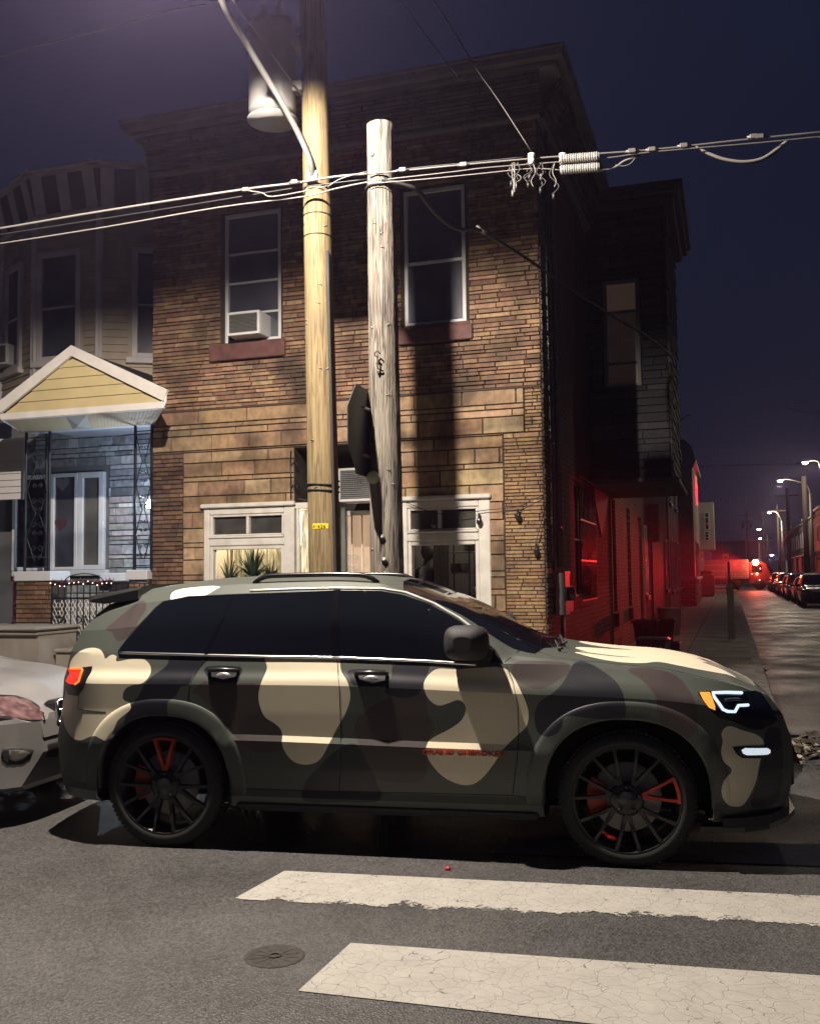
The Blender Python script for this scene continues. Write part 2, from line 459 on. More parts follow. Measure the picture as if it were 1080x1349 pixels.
# ================================================================ the camouflaged SUV
HW = .955
zc_t = [(-1, 1.56), (-.62, 1.60), (-.3, 1.655), (0, 1.695), (.5, 1.725), (1.1, 1.72), (1.4, 1.69), (1.65, 1.615), (1.95, 1.485), (2.25, 1.335), (2.46, 1.225), (2.56, 1.185), (2.9, 1.165), (3.2, 1.158), (3.45, 1.145), (3.7, 1.10), (3.9, 1.0)]
zw_t = [(-1, 1.47), (-.5, 1.515), (-.2, 1.55), (.3, 1.60), (1.0, 1.615), (1.35, 1.60), (1.55, 1.555), (1.75, 1.475), (1.95, 1.375), (2.12, 1.285), (2.25, 1.215), (2.4, 1.20), (2.9, 1.155), (3.2, 1.125), (3.45, 1.085), (3.7, 1.04), (3.9, .96)]
belt_t = [(-1, 1.225), (.3, 1.222), (1.2, 1.19), (2.0, 1.175), (2.25, 1.17), (2.5, 1.165), (2.9, 1.13), (3.2, 1.095), (3.45, 1.05), (3.7, 1.0), (3.9, .925)]
def plus(t, d): return [(a, b+d) for a, b in t]
def const(c): return [(-1, c), (4, c)]
tw_t = [(-1, .26), (0, .225), (1.2, .215), (1.5, .20), (2.1, .14), (2.3, .125), (2.6, .13), (3.9, .16)]
roofe_z = [(a, zw_t[i][1]+(.06 if a < 1.5 else .05 if a < 2.0 else .02 if a < 2.3 else .008)) for i, (a, _) in enumerate(zw_t)]
SUVP = dict(hw=HW, a0=-.95, a1=3.9, b0=-.3, b1=3.1,
    keys=[(const(HW), const(.25), 0, 0), (const(.22), const(.24), 0, 6), (const(.06), const(.27), 0, 2), (const(.025), const(.34), 0, 4), (const(.03), const(.385), 1, 3),
          (const(.005), const(.52), 0, 7), (const(-.008), [(-1, .62), (.4, .69), (2.2, .665), (4, .66)], 1, 8), ([(-1, -.006), (.3, -.002), (.6, .010), (1.9, .010), (2.3, .0), (4, -.004)], [(-1, .66), (.4, .725), (2.2, .70), (4, .70)], 1, 2),
          (const(.004), const(.86), 0, 8), (const(.0), [(-1, 1.03), (1, 1.035), (2.2, 1.0), (2.9, .98), (3.3, .955), (3.9, .83)], 1, 8),
          ([(-1, .040), (2.2, .038), (3.9, .04)], [(-1, 1.12), (1, 1.12), (2.2, 1.085), (2.9, 1.065), (3.3, 1.02), (3.9, .87)], 0, 5, 'c'), ([(-1, .066), (2.2, .066), (2.6, .09), (3.9, .12)], belt_t, 1, 5),
          ([(-1, .15), (0, .125), (2, .10), (2.3, .105), (3.9, .14)], [(a, b*.5+itp(belt_t, a)*.5+(.01 if a < 2 else 0)) for a, b in zw_t], 0, 9),
          (tw_t, zw_t, 1, 9), ([(a, b+.085) for a, b in tw_t], roofe_z, 1, 5),
          ([(a, b+.24) for a, b in tw_t], [(a, .5*itp(roofe_z, a)+.5*itp(zc_t, a)+.012) for a, _ in zw_t], 0, 14), ([(a, .62) for a, b in tw_t], [(a, .18*itp(roofe_z, a)+.82*itp(zc_t, a)+.004) for a, _ in zw_t], 0, 20), (const(HW), zc_t, 0, 18)],
    sr=lambda z, t: float(np.interp(z, [.24, .4, .62, .76, .80, .88, 1.03, 1.2, 1.35, 1.5, 1.6, 1.7], [-.74, -.84, -.865, -.865, -.85, -.80, -.79, -.765, -.70, -.60, -.50, -.46])),
    sf=lambda z, t: float(np.interp(z, [.24, .35, .5, .7, .85, .95, 1.02, 1.1], [3.72, 3.86, 3.9, 3.89, 3.83, 3.76, 3.68, 3.62])),
    er=lambda s, z: .25*max(0, (-.38-s)/.5)**2, ef=lambda s, z: .42*max(0, (s-3.22)/.64)**2.3)
SUV = Shell(SUVP)
suv = thing('suv', 'camouflage wrapped SUV in cream, olive, brown and black parked across the crosswalk', 'car', C)
suv['local'] = 1
def spx(*pts):          # pixels of the photograph -> (s,z) on the car's side
    return [(lambda q: (q.x, q.z))(SUV.pix(x, y, C)) for x, y in pts]
def tpx(*pts): return [(lambda q: (q.x, q.y))(SUV.pix(x, y, C)) for x, y in pts]
def crop(pts, k, ox, oy): return [(x/k+ox, y/k+oy) for x, y in pts]
c1 = lambda *p: crop(p, 2.7, 60, 750); c2 = lambda *p: crop(p, 3, 400, 740); c3 = lambda *p: crop(p, 3, 700, 780)
def sblob(pts, n=5): return Blob(catmull([ (a, b) for a, b in spx(*pts)], n, True))
def tblob(pts, n=5): return Blob(catmull(tpx(*pts), n, True))
CREAM_S = [sblob(c1((88, 335), (112, 300), (140, 284), (170, 279), (195, 285), (208, 303), (213, 320), (226, 309), (240, 303), (256, 312), (251, 328), (300, 320), (350, 320), (374, 345), (370, 380), (345, 405), (310, 412), (285, 425), (275, 450), (280, 466), (300, 475), (308, 495), (290, 512), (262, 535), (245, 570), (232, 600), (210, 610), (190, 600), (180, 592), (155, 597), (125, 608), (95, 598), (75, 570), (66, 545), (60, 500), (60, 400))),
           sblob([(354.5, 856), (352, 880), (344, 900), (340.5, 920), (348, 943), (362, 953), (371, 963), (373, 985), (385, 1002), (403, 1007.5), (420, 1002), (431, 985), (441, 965), (455, 940), (461.5, 918), (458, 899), (450, 885), (448, 870), (449, 856)]),
           sblob(c2((474, 490), (485, 458), (510, 432), (540, 422), (600, 425), (680, 420), (760, 416), (800, 425), (825, 450), (850, 495), (875, 550), (888, 600), (880, 650), (850, 680), (812, 715), (782, 750), (750, 800), (710, 850), (670, 879), (620, 881), (560, 856), (512, 810), (485, 760), (490, 715), (520, 690), (570, 665), (618, 632), (641, 590), (635, 562), (610, 546), (570, 560), (530, 568), (492, 540))),
           sblob(c3((765, 535), (790, 531), (830, 546), (880, 560), (910, 580), (918, 610), (905, 655), (895, 700), (885, 750), (860, 805), (835, 842), (800, 848), (770, 835), (750, 800), (752, 760), (768, 732), (790, 712), (782, 690), (757, 670), (748, 630), (755, 590), (749, 560)))]
CREAM_T = [tblob(c1((445, 97), (452, 82), (480, 71), (520, 65), (618, 61), (600, 75), (575, 90), (555, 103), (530, 102), (510, 94), (470, 108), (447, 107))),
           Blob(catmull([(2.60, .42), (2.72, .31), (2.86, .25), (3.0, .28), (3.1, .36), (3.22, .34), (3.38, .36), (3.52, .44), (3.60, .56), (3.52, .66), (3.40, .74), (3.44, .86), (3.32, .98), (3.0, 1.02), (2.72, .98), (2.58, .84), (2.70, .72), (2.98, .62), (2.66, .56)], 5, True)),
           tblob(c2((425, 88), (450, 85), (520, 90), (600, 105), (640, 115), (570, 121), (520, 118), (470, 105)))]
BLACK_S = [sblob(c1((460, 296), (590, 296), (552, 350), (525, 382), (510, 412), (480, 418), (468, 445), (440, 470), (434, 500), (430, 560), (290, 560), (298, 500), (313, 475), (337, 440), (352, 410), (388, 375), (432, 342)), 4),
           sblob(c1((570, 347), (692, 347), (692, 380), (682, 402), (610, 402), (577, 385)), 3), sblob(c2((175, 428), (325, 430), (327, 470), (318, 490), (200, 490), (186, 465)), 3),  # black camo under both handles, partly their cast shadow put into the paint
           sblob(c2((362, 400), (492, 400), (480, 460), (466, 508), (432, 534), (380, 538), (322, 518), (330, 488), (348, 452)), 4),
           sblob(c2((172, 722), (215, 727), (250, 790), (290, 870), (297, 945), (150, 950), (2, 945), (10, 870), (60, 812), (110, 760)), 4),
           sblob(c3((165, 285), (190, 272), (230, 282), (280, 312), (330, 350), (357, 392), (367, 430), (367, 500), (250, 500), (135, 490), (120, 535), (90, 565), (50, 570), (20, 545), (12, 490), (32, 432), (80, 402), (120, 362), (148, 315)), 4),
           sblob(c3((925, 545), (990, 545), (1010, 640), (1000, 760), (950, 840), (870, 850), (875, 800), (893, 745), (902, 690), (922, 640)), 4)]
BROWN_S = [sblob(c1((215, 215), (240, 190), (300, 140), (340, 112), (358, 120), (355, 150), (330, 185), (325, 210), (290, 245), (258, 255), (245, 240), (235, 222)), 4),
           sblob(c1((523, 440), (540, 415), (575, 398), (620, 408), (700, 405), (757, 412), (760, 470), (790, 530), (838, 575), (846, 640), (750, 650), (680, 600), (600, 500), (545, 450)), 4),
           sblob(c2((828, 402), (900, 392), (1040, 400), (1045, 440), (1000, 470), (955, 500), (900, 500), (830, 455)), 4),
           sblob(c2((235, 600), (330, 540), (470, 520), (490, 600), (515, 660), (485, 720), (472, 862), (290, 862), (252, 790), (216, 722), (200, 650)), 4),
           sblob(c3((380, 306), (470, 300), (560, 325), (610, 370), (650, 450), (650, 560), (560, 580), (500, 490), (490, 415), (440, 352)), 4)]
def camo(s, t, z):
    t = min(t, 2*HW-t)
    side = z < 1.19 if s > 2.3 else True
    cr = max([b.val(s, z) for b in CREAM_S]) if t < .5 else -.1
    if z > (1.05 if s > 2.4 else 1.45): cr = max([b.val(s, t) for b in CREAM_T[:2]]+[CREAM_T[2].val(s, t) if z > 1.6 and t > .36 else -.1, cr if t < .28 and not (s > 2.4) else -.1])
    bl = max(b.val(s, z) for b in BLACK_S) if t < .35 else -.1
    br = max(b.val(s, z) for b in BROWN_S) if t < .4 else -.1
    return cr, bl, br
ARCH = [(.0, .385, .455, .455), (WB, .385, .485, .478)]
WINS = [spx((157, 858.5), (166, 846), (186, 824), (206, 803), (214, 795.5), (226, 791.5), (250, 788.5), (306, 785.5), (287, 826), (270, 861), (200, 859.5)),
        spx((274.5, 861.5), (291, 825), (310.5, 785.5), (360, 782.5), (441, 780.5), (441, 862.5), (360, 862)),
        spx((446.5, 863), (446.5, 780.5), (475, 779.5), (502, 781), (533, 787), (567, 799), (590, 811), (607, 822), (633, 842), (650, 858), (659, 872), (627, 871), (560, 867.5))]
WB_L = [Blob(w) for w in WINS]
V, Fs = SUV.mesh(arches=ARCH, cut=lambda s, t, z, i, j: t < .45 and z > 1.15 and any(b.val(s, z) > .028 for b in WB_L))
body = shell_object(SUV, V, Fs, 'body', CAMO, suv, camo)
# windscreen, tailgate glass and side glass lie on the shell
def ws_poly():
    e = [(s, itp(tw_t, s)+.10) for s in np.linspace(1.52, 2.36, 14)]
    return e+[(2.47, .55), (2.50, HW), (2.47, 2*HW-.55)]+[(s, 2*HW-t) for s, t in e[::-1]]+[(1.47, 2*HW-.55), (1.44, HW), (1.47, .55)]
patch(SUV, ws_poly(), 'windshield', GLASS, suv, off=.004, thick=.01, top=True, both=False, step=.07)
for w in WINS: patch(SUV, w, 'window', GLASS, suv, off=.011, thick=.03, both=True, step=.05)
PILB = M('gloss_black_pillar', (.004, .004, .006), .12)
patch(SUV, spx((438, 779), (449, 779), (449, 864), (438, 864)), 'door_pillar', PILB, suv, off=.0135, thick=.02, step=.03)
patch(SUV, spx((306, 784.5), (311, 784.5), (291.5, 826), (274, 863), (270, 863), (287, 826)), 'door_pillar', PILB, suv, off=.0125, thick=.02, step=.03)
# trims, seams
ch = MB(); line_on(SUV, spx((158, 860), (270, 863.2), (360, 865.5), (445, 866.5), (560, 871), (627, 875.5)), .0105, ch, .003)
ch.build('belt_trim', CHROME, suv)
CH2 = M('pale_roof_highlight', (.55, .56, .53), .35, .4)  # pale tube added along the roof edge to imitate its lamplit highlight
for k_ in (0, 1):
    ch = MB(); line_on(SUV, spx((330, 779), (390, 776.5), (441, 775.5), (502, 776), (535, 781.5), (572, 796), (605, 815), (622, 828)), .011, ch, .002, mirror=False)
    if k_: ch.v = [(x, 2*HW-y, z) for x, y, z in ch.v]
    ch.build('roof_edge_highlight', CH2, suv)
bt = MB(); line_on(SUV, spx((157, 858), (167, 844), (206, 801), (216, 793), (250, 786.5), (308, 783.5), (441, 778.5), (502, 779), (533, 785), (567, 797), (607, 820), (634, 841), (652, 857), (661, 873)), .006, bt, .002)
line_on(SUV, spx((309, 785), (289, 826), (272, 862)), .007, bt, .004); line_on(SUV, spx((444, 780), (444, 864)), .006, bt, .004)
bt.build('window_trim', BLK, suv)
sm = MB()
for p in ([(272, 864), (262, 880), (250, 905), (248, 922)], [(444, 866), (447, 905), (449, 960), (449, 1008), (447, 1042)],
          [(665, 872), (676, 900), (682, 930), (683, 965), (681, 1000), (675, 1047)], [(304, 1038), (400, 1041.5), (560, 1045), (673, 1048), (716, 1053)],
          [(104, 899), (104, 920), (103, 934), (140, 938)], [(687, 853), (680, 860), (665, 872)]):
    line_on(SUV, spx(*p), .0028, sm, -.0006, mirror=False)
line_on(SUV, tpx((693, 854), (715, 860), (731, 866)) + [(2.75, .17), (3.1, .175), (3.45, .2), (3.62, .27)], .003, sm, -.0008, top=True, mirror=False)
sm2 = MB(); sm2.v = [(x, 2*HW-y, z) for x, y, z in sm.v]; sm2.f, sm2.mi, sm2.sm, sm2.vc = sm.f, sm.mi, sm.sm, sm.vc
sm.build('panel_seam', SEAM, suv); sm2.build('panel_seam', SEAM, suv)
# wheel arch flares with their own camouflage
for (sx, zx, rx, rz), a0, a1 in ((ARCH[0], -4, 184), (ARCH[1], -4, 184)):
    mb = MB(); mb.smooth = True; prof = [(-.006, -.05, 0), (-.004, .006, 0), (.01, .007, 0), (.075, .010, 0), (.092, .007, 0), (.104, -.001, 0), (.11, -.01, 0)]; rings = []
    for k in range(65):
        a = rad(a0+(a1-a0)*k/64); q_ = 1/sell(math.cos(a), math.sin(a)); ca, sa = math.cos(a)*q_, math.sin(a)*q_; ring = []
        for dr, pr, _ in prof:
            s_, z_ = sx+(rx+dr-.004)*ca, zx+(rz+dr-.004)*sa; z_ = max(z_, .33)
            co, nn = SUV.side(min(max(s_, -.8), 3.7), max(z_, .36)); y = co.y-pr
            ring.append((s_, y, z_))
        rings.append(ring)
    for mir in (0, 1):
        mb = MB(); mb.smooth = True
        mb.loft([[(x, 2*HW-y if mir else y, z) for x, y, z in r] for r in rings], caps=False, closed=False)
        vals = [camo(x, y, z) for x, y, z in mb.v]
        mb.build('wheel_arch_flare', CAMO, suv, attrs={'cream': [v[0] for v in vals], 'black': [v[1] for v in vals], 'brown': [v[2] for v in vals]})
    wl = MB(); wl.smooth = True
    rr = [[(sx+(rx-.003)*math.cos(rad(a))/sell(math.cos(rad(a)), math.sin(rad(a))), y, max(.30, zx+(rz-.003)*math.sin(rad(a))/sell(math.cos(rad(a)), math.sin(rad(a))))) for a in range(-25, 206, 6)] for y in (.0, .45)]
    wl.loft(rr, caps=False, closed=False); wl.smooth = False
    wl.add([rr[1][k] for k in range(len(rr[1]))], [tuple(range(len(rr[1])))])
    wl.build('wheel_well', BLKM, suv); wl = MB(); wl.smooth = True
    rr2 = [[(x, 2*HW-y, z) for x, y, z in r] for r in rr]; wl.loft(rr2, caps=False, closed=False); wl.add(rr2[1], [tuple(range(len(rr2[1])))])
    wl.build('wheel_well', BLKM, suv)
# rocker sill
for y0, y1 in ((.035, .16), (2*HW-.16, 2*HW-.035)): MB().bev(.47, WB-.50, y0, y1, .245, .32, .03).build('side_sill', BLKM, suv)
# ---- wheels
def make_wheel(R, r, w, nV, parent, redV=None, spokemat=RIMB, calip=True, fast=False, rot=0):
    """wheel lying in the plane y=0 (outer face) .. y=w; axis y; centre at the origin of its parent"""
    wh = MB(); wh.smooth = True
    T = Matrix.Rotation(-math.pi/2, 4, 'X')    # z of the lathe -> +y
    prof = [(r-.005, .012), (r+.012, .002), (r+.03, -.004), (R-.05, -.002), (R-.018, .012), (R-.004, .03), (R, .055), (R, w-.05), (R-.012, w-.02), (R-.05, w), (r, w)]
    n = 28 if fast else 64
    tyre = MB().lathe(prof, n, T, cap=False)
    if not fast:
        for k in range(80):
            a = 2*math.pi*k/80; Mt = Matrix.Rotation(a, 4, 'Y')
            tyre.box(-.010, .010, .03, .085, R-.006, R+.0045, Mt)
    rim = MB().lathe([(r-.004, .010), (r+.006, .004), (r+.004, .018), (r-.02, .03), (r-.03, w*.5), (r-.02, w-.02), (r, w)], n, T, cap=False)
    out = [('tyre', tyre, TYRE), ('rim', rim, spokemat)]
    sp = MB(); rd = MB()
    for k in range(nV*2):
        a = 2*math.pi*(k+.5)/(nV*2)+rot; pair = k//2; ac = 2*math.pi*(pair*2+1)/(nV*2)+rot
        u = Vector((math.cos(a), 0, math.sin(a))); c = Vector((math.cos(ac), 0, math.sin(ac))); tn = Vector((-math.sin(a), 0, math.cos(a)))
        tgt = rd if redV is not None and pair == redV else sp
        p0 = c*(r*.30)+(u-c)*.02; p1 = u*(r-.006)
        w0, w1 = r*.06, r*.045
        rings = []
        for f, yy, ww in ((0, .018, w0), (.25, .020, w0*.75), (.7, .006, w1*.8), (1, .008, w1)):
            p = p0.lerp(p1, f)
            rings.append([p+tn*ww+Vector((0, yy+.03, 0)), p+tn*ww*.75+Vector((0, yy, 0)), p-tn*ww*.75+Vector((0, yy, 0)), p-tn*ww+Vector((0, yy+.03, 0))])
        tgt.loft(rings)
    if redV is not None:   # rim-side bar of the painted pair
        ac = 2*math.pi*(redV*2+1)/(nV*2)+rot; hw_ = math.pi/(nV*2)+.04; q = []
        for f in range(7): t = ac-hw_+2*hw_*f/6; q.append([(math.cos(t)*(r-.002-dr), y, math.sin(t)*(r-.002-dr)) for dr, y in ((0, .0), (0, .03), (.018, .03), (.018, .0))])
        rd.loft(q)
    hub = MB().lathe([(r*.33, .045), (r*.32, .024), (r*.24, .014), (.052, .014), (.048, .004), (.0, .002)], n, T)
    for k in range(5):
        a = 2*math.pi*k/5+.3; hub.lathe([(.012, .030), (.012, .008), (.006, .004), (0, .004)], 8, Matrix.Translation((math.cos(a)*.075, 0, math.sin(a)*.075)) @ T)
    out += [('spoke', sp, spokemat), ('hub', hub, spokemat)]
    if redV is not None: out.append(('painted_spoke', rd, RED))
    if calip:
        out.append(('brake_disc', MB().lathe([(.0, .10), (r*.66, .10), (r*.66, .125), (0, .125)], n, T), DISC))
        cb = MB(); q = []
        for f in range(9):
            t = rad(150+60*f/8); q.append([(math.cos(t)*rr_, y, math.sin(t)*rr_) for rr_, y in ((r*.42, .085), (r*.76, .075), (r*.76, .15), (r*.42, .15))])
        cb.loft(q); out.append(('brake_caliper', cb, RED))
    return out
def wheel_obj(parts, parent, pos, flip=False, turn=0):
    w = bpy.data.objects.new('wheel', None); COL.objects.link(w); w.parent = parent; w.location = pos
    w.rotation_euler = (0, turn, math.pi if flip else 0); w['bx'] = [0, 0, 0]; w['rz'] = 0; w['local'] = 1
    for nm, mb, mt in parts:
        if isinstance(mb, bpy.types.Mesh): me = mb; o = bpy.data.objects.new(nm, me); COL.objects.link(o); o.parent = w
        else: mb.build(nm, mt, w)
    return w
pf = make_wheel(.392, .305, .28, 7, None, redV=0, rot=-2*math.pi/28*1.0-.0+.224*0)
wF = wheel_obj(pf, suv, (WB, .02, .39), turn=0)
wR = wheel_obj(make_wheel(.392, .305, .28, 7, None, redV=0, rot=math.pi/2-math.pi/7), suv, (.0, .02, .39))
for s_ in (0, WB): wheel_obj(make_wheel(.392, .305, .28, 7, None), suv, (s_, 2*HW-.02, .39), flip=True)
# ---- mirror
def mirror(parent, s, t, z, L=.20, hgt=.155, dep=.21, mat=BLKM, sgn=1):
    mb = MB(); mb.smooth = True; rings = []
    for k in range(9):
        f = k/8; sc = math.sin(math.pi*(.12+.84*f))**.45; ring = []
        for j in range(20):
            a = 2*math.pi*j/20; cx, cz = abs(math.cos(a))**.6*math.copysign(1, math.cos(a)), abs(math.sin(a))**.6*math.copysign(1, math.sin(a))
            ring.append((s+cx*L/2*(sc if k > 4 else sc**.5)-.02*f, t-.03-dep*f, z+cz*hgt/2*sc+.012*math.copysign(1, cz)*0))
        rings.append(ring)
    mb.loft(rings)
    mb.loft([[(s+.05+dx*1.0, y, z-.07+dz) for dx, dz in ((-.07, -.05), (.08, -.06), (.09, .03), (-.05, .03))] for y in (t+.02, t-.10)])
    return mb.build('side_mirror', mat, parent)
mp = C.on(614, 848, -.08)
mirror(suv, mp.x+.0, .11, mp.z, L=.27, hgt=.215, dep=.20)
m2 = mirror(suv, mp.x, .11, mp.z, L=.27, hgt=.215, dep=.20)
m2.matrix_local = Matrix.Translation((0, 2*HW, 0)) @ Matrix.Diagonal((1, -1, 1, 1))
# ---- door handles
for px, py in ((295, 886), (489, 890)):
    s_, z_ = spx((px, py))[0]
    for sg in (0, 1):
        h = MB(); co, nn = SUV.side(s_, z_); y = co.y
        f = lambda yy: yy if sg == 0 else 2*HW-yy
        h.smooth = True
        h.tube([(s_-.10, f(y+.0), z_+.012), (s_-.085, f(y-.03), z_+.018), (s_, f(y-.042), z_+.022), (s_+.085, f(y-.03), z_+.018), (s_+.10, f(y), z_+.012)], [.012, .014, .015, .014, .012], 10)
        ho = h.build('door_handle', BLK, suv)
        k = MB(); k.smooth = True; n = 16
        k.loft([[(s_+math.cos(2*math.pi*j/n)*.05*sc, f(y-.004-dd), z_-.022+math.sin(2*math.pi*j/n)*.026*sc) for j in range(n)] for sc, dd in ((1, 0), (.95, .008), (.7, .013), (.3, .015))])
        k.build('handle_cup', M('handle_cup', (.42, .42, .42), .3, .6) if not bpy.data.materials.get('handle_cup') else bpy.data.materials['handle_cup'], ho)
# ---- lettering on the door
s0, z0 = spx((548, 989))[0]; s1, z1 = spx((672, 995))[0]
bd = bpy.data.materials.get('red_paint'); BADGE = M('red_badge', (.32, .05, .025), .35)
co, nn = SUV.side((s0+s1)/2, (z0+z1)/2); ang = math.atan2(z1-z0, s1-s0)
for sg in (0, 1):
    if sg == 0: MM = Matrix.Translation(((s0+s1)/2, co.y-.006, (z0+z1)/2-.014)) @ Matrix.Rotation(-ang*0, 4, 'Y') @ Matrix.Rotation(math.pi/2, 4, 'X')
    else: MM = Matrix.Translation(((s0+s1)/2, 2*HW-co.y+.006, (z0+z1)/2-.014)) @ Matrix.Rotation(math.pi, 4, 'Z') @ Matrix.Rotation(math.pi/2, 4, 'X')
    text_mesh('GRAND CHEROKEE', .043, .004, 'badge_lettering', BADGE, suv, MM, sx=(s1-s0)/.44, bold=.001)
# ---- lamps
def ppatch(pts, name, mat, off=.004, thick=.012, parent=suv, both=True, step=.03): return patch(SUV, spx(*pts), name, mat, parent, off, thick, step, both=both)
tl = ppatch(c1((78, 346), (168, 345), (164, 365), (135, 425), (118, 449), (84, 446), (74, 420), (68, 370)), 'tail_light', BLK, .006, .02)
ppatch(c1((84, 352), (130, 352), (138, 358), (128, 395), (115, 408), (90, 408), (76, 398), (72, 365)), 'light_lens', LEDR, .009, .004, tl, both=False)
ol = MB(); line_on(SUV, spx(*c1((95, 354), (132, 354), (136, 360), (124, 398), (110, 408))), .008, ol, .010, mirror=False); ol.build('light_guide', LEDO, tl)
hl = ppatch(c3((655, 398), (700, 394), (830, 394), (880, 392), (905, 400), (950, 470), (965, 505), (950, 520), (900, 545), (860, 540), (790, 510), (742, 500), (700, 462), (672, 425)), 'headlight', GLASS, .006, .02)
ppatch(c3((662, 400), (700, 399), (722, 452), (722, 466), (698, 455), (676, 428)), 'turn_signal', LEDA, .010, .004, hl, both=False)
lb = MB(); line_on(SUV, spx(*c3((826, 402), (770, 401), (712, 403), (718, 420), (738, 446), (752, 462), (770, 470), (798, 471), (812, 452), (850, 450))), .009, lb, .012, mirror=False); lb.build('light_bar', LEDW, hl)
lb = MB(); line_on(SUV, spx(*c3((760, 432), (800, 428), (820, 430))), .010, lb, .010, mirror=False); lb.build('inner_reflector', BLK, hl)
fg = ppatch(c3((793, 612), (845, 608), (960, 606), (980, 612), (982, 640), (950, 655), (830, 656), (808, 640)), 'fog_light_bezel', BLK, .005, .02)
ppatch(c3((826, 624), (840, 616), (925, 616), (936, 624), (936, 634), (925, 641), (845, 643), (832, 638)), 'fog_light', M('lit_fog_lamp', (.3, .3, .3), .2, emit=(.8, .93, 1), estr=.75, var=.5, vscale=60), .012, .006, fg, both=False)
# grille and lower intake across the nose
gr = MB()
for i in range(7):
    y0 = .40+i*.16; gr.bev(3.68, 3.80, y0, y0+.125, .78, .90, .02)
gr.build('grille', BLK, suv)
ik = MB(); ik.bev(3.80, 3.90, .5, 2*HW-.5, .38, .60, .03); ik.build('lower_intake', BLKM, suv)
spl = MB(); spl.smooth = False
pl = [(3.30, .06), (3.55, .09), (3.70, .19), (3.83, .38), (3.91, .6), (3.93, HW)]; pl = pl+[(s, 2*HW-t) for s, t in pl[-2::-1]]
spl.prism(pl+[(3.4, 2*HW-.4), (3.4, .4)], .215, .245, 'z')
spl.build('front_splitter', BLK, suv)
bl = MB(); pl2 = [(3.42, .03), (3.6, .10), (3.72, .20), (3.84, .40), (3.88, .6), (3.90, HW)]; pl2 = pl2+[(s, 2*HW-t) for s, t in pl2[-2::-1]]+[(3.5, 2*HW-.4), (3.5, .4)]
bl.prism(pl2, .246, .30, 'z'); bl.build('bumper_lip', BLKM, suv)
# roof rails, spoiler, wiper
RAIL = M('dark_rail', (.03, .03, .03), .25, .6)
for sg in (0, 1):
    rr = MB(); rr.smooth = True; pts = []
    for k in range(22):
        f = k/21; s_ = .50+.85*f; h = SUV.top(s_, .34)[0].z; lift = .045*min(1, min(f, 1-f)*9)**.6
        pts.append((s_, .325 if sg == 0 else 2*HW-.325, h+lift-.006))
    rr.tube(pts, [.016]*22, 10); rr.build('roof_rail', RAIL, suv)
sp = MB(); sp.loft([[(-.30, y, 1.665-dz), (-.70+ins, y, 1.60-dz), (-.72+ins, y, 1.585-dz), (-.55, y, 1.57-dz), (-.30, y, 1.60-dz)] for y, dz, ins in ((.26, .03, .06), (.34, .005, .01), (HW, -.01, 0), (2*HW-.34, .005, .01), (2*HW-.26, .03, .06))])
sp.build('rear_spoiler', BLK, suv)
for y0 in (.35, 1.0):
    wp = MB(); a = SUV.top(2.47, y0)[0]; pts = [a+Vector((.06, 0, .02))]
    for k in range(8): h = SUV.top(2.50-.05*k/7, y0+.62*k/7); pts.append(h[0]+Vector((0, 0, .018)))
    wp.tube(pts, .008, 6); wp.build('wiper', BLKM, suv)
lip = MB(); line_on(SUV, spx((118, 934), (126, 952)), .003, lip, 0); 
for y in (.32, 2*HW-.32): MB().lathe([(.05, 0), (.055, .0), (.055, .12), (.05, .12)], 20, Matrix.Translation((-.84, y, .27)) @ Matrix.Rotation(math.pi/2, 4, 'Y')).build('exhaust_tip', CHROME, suv)
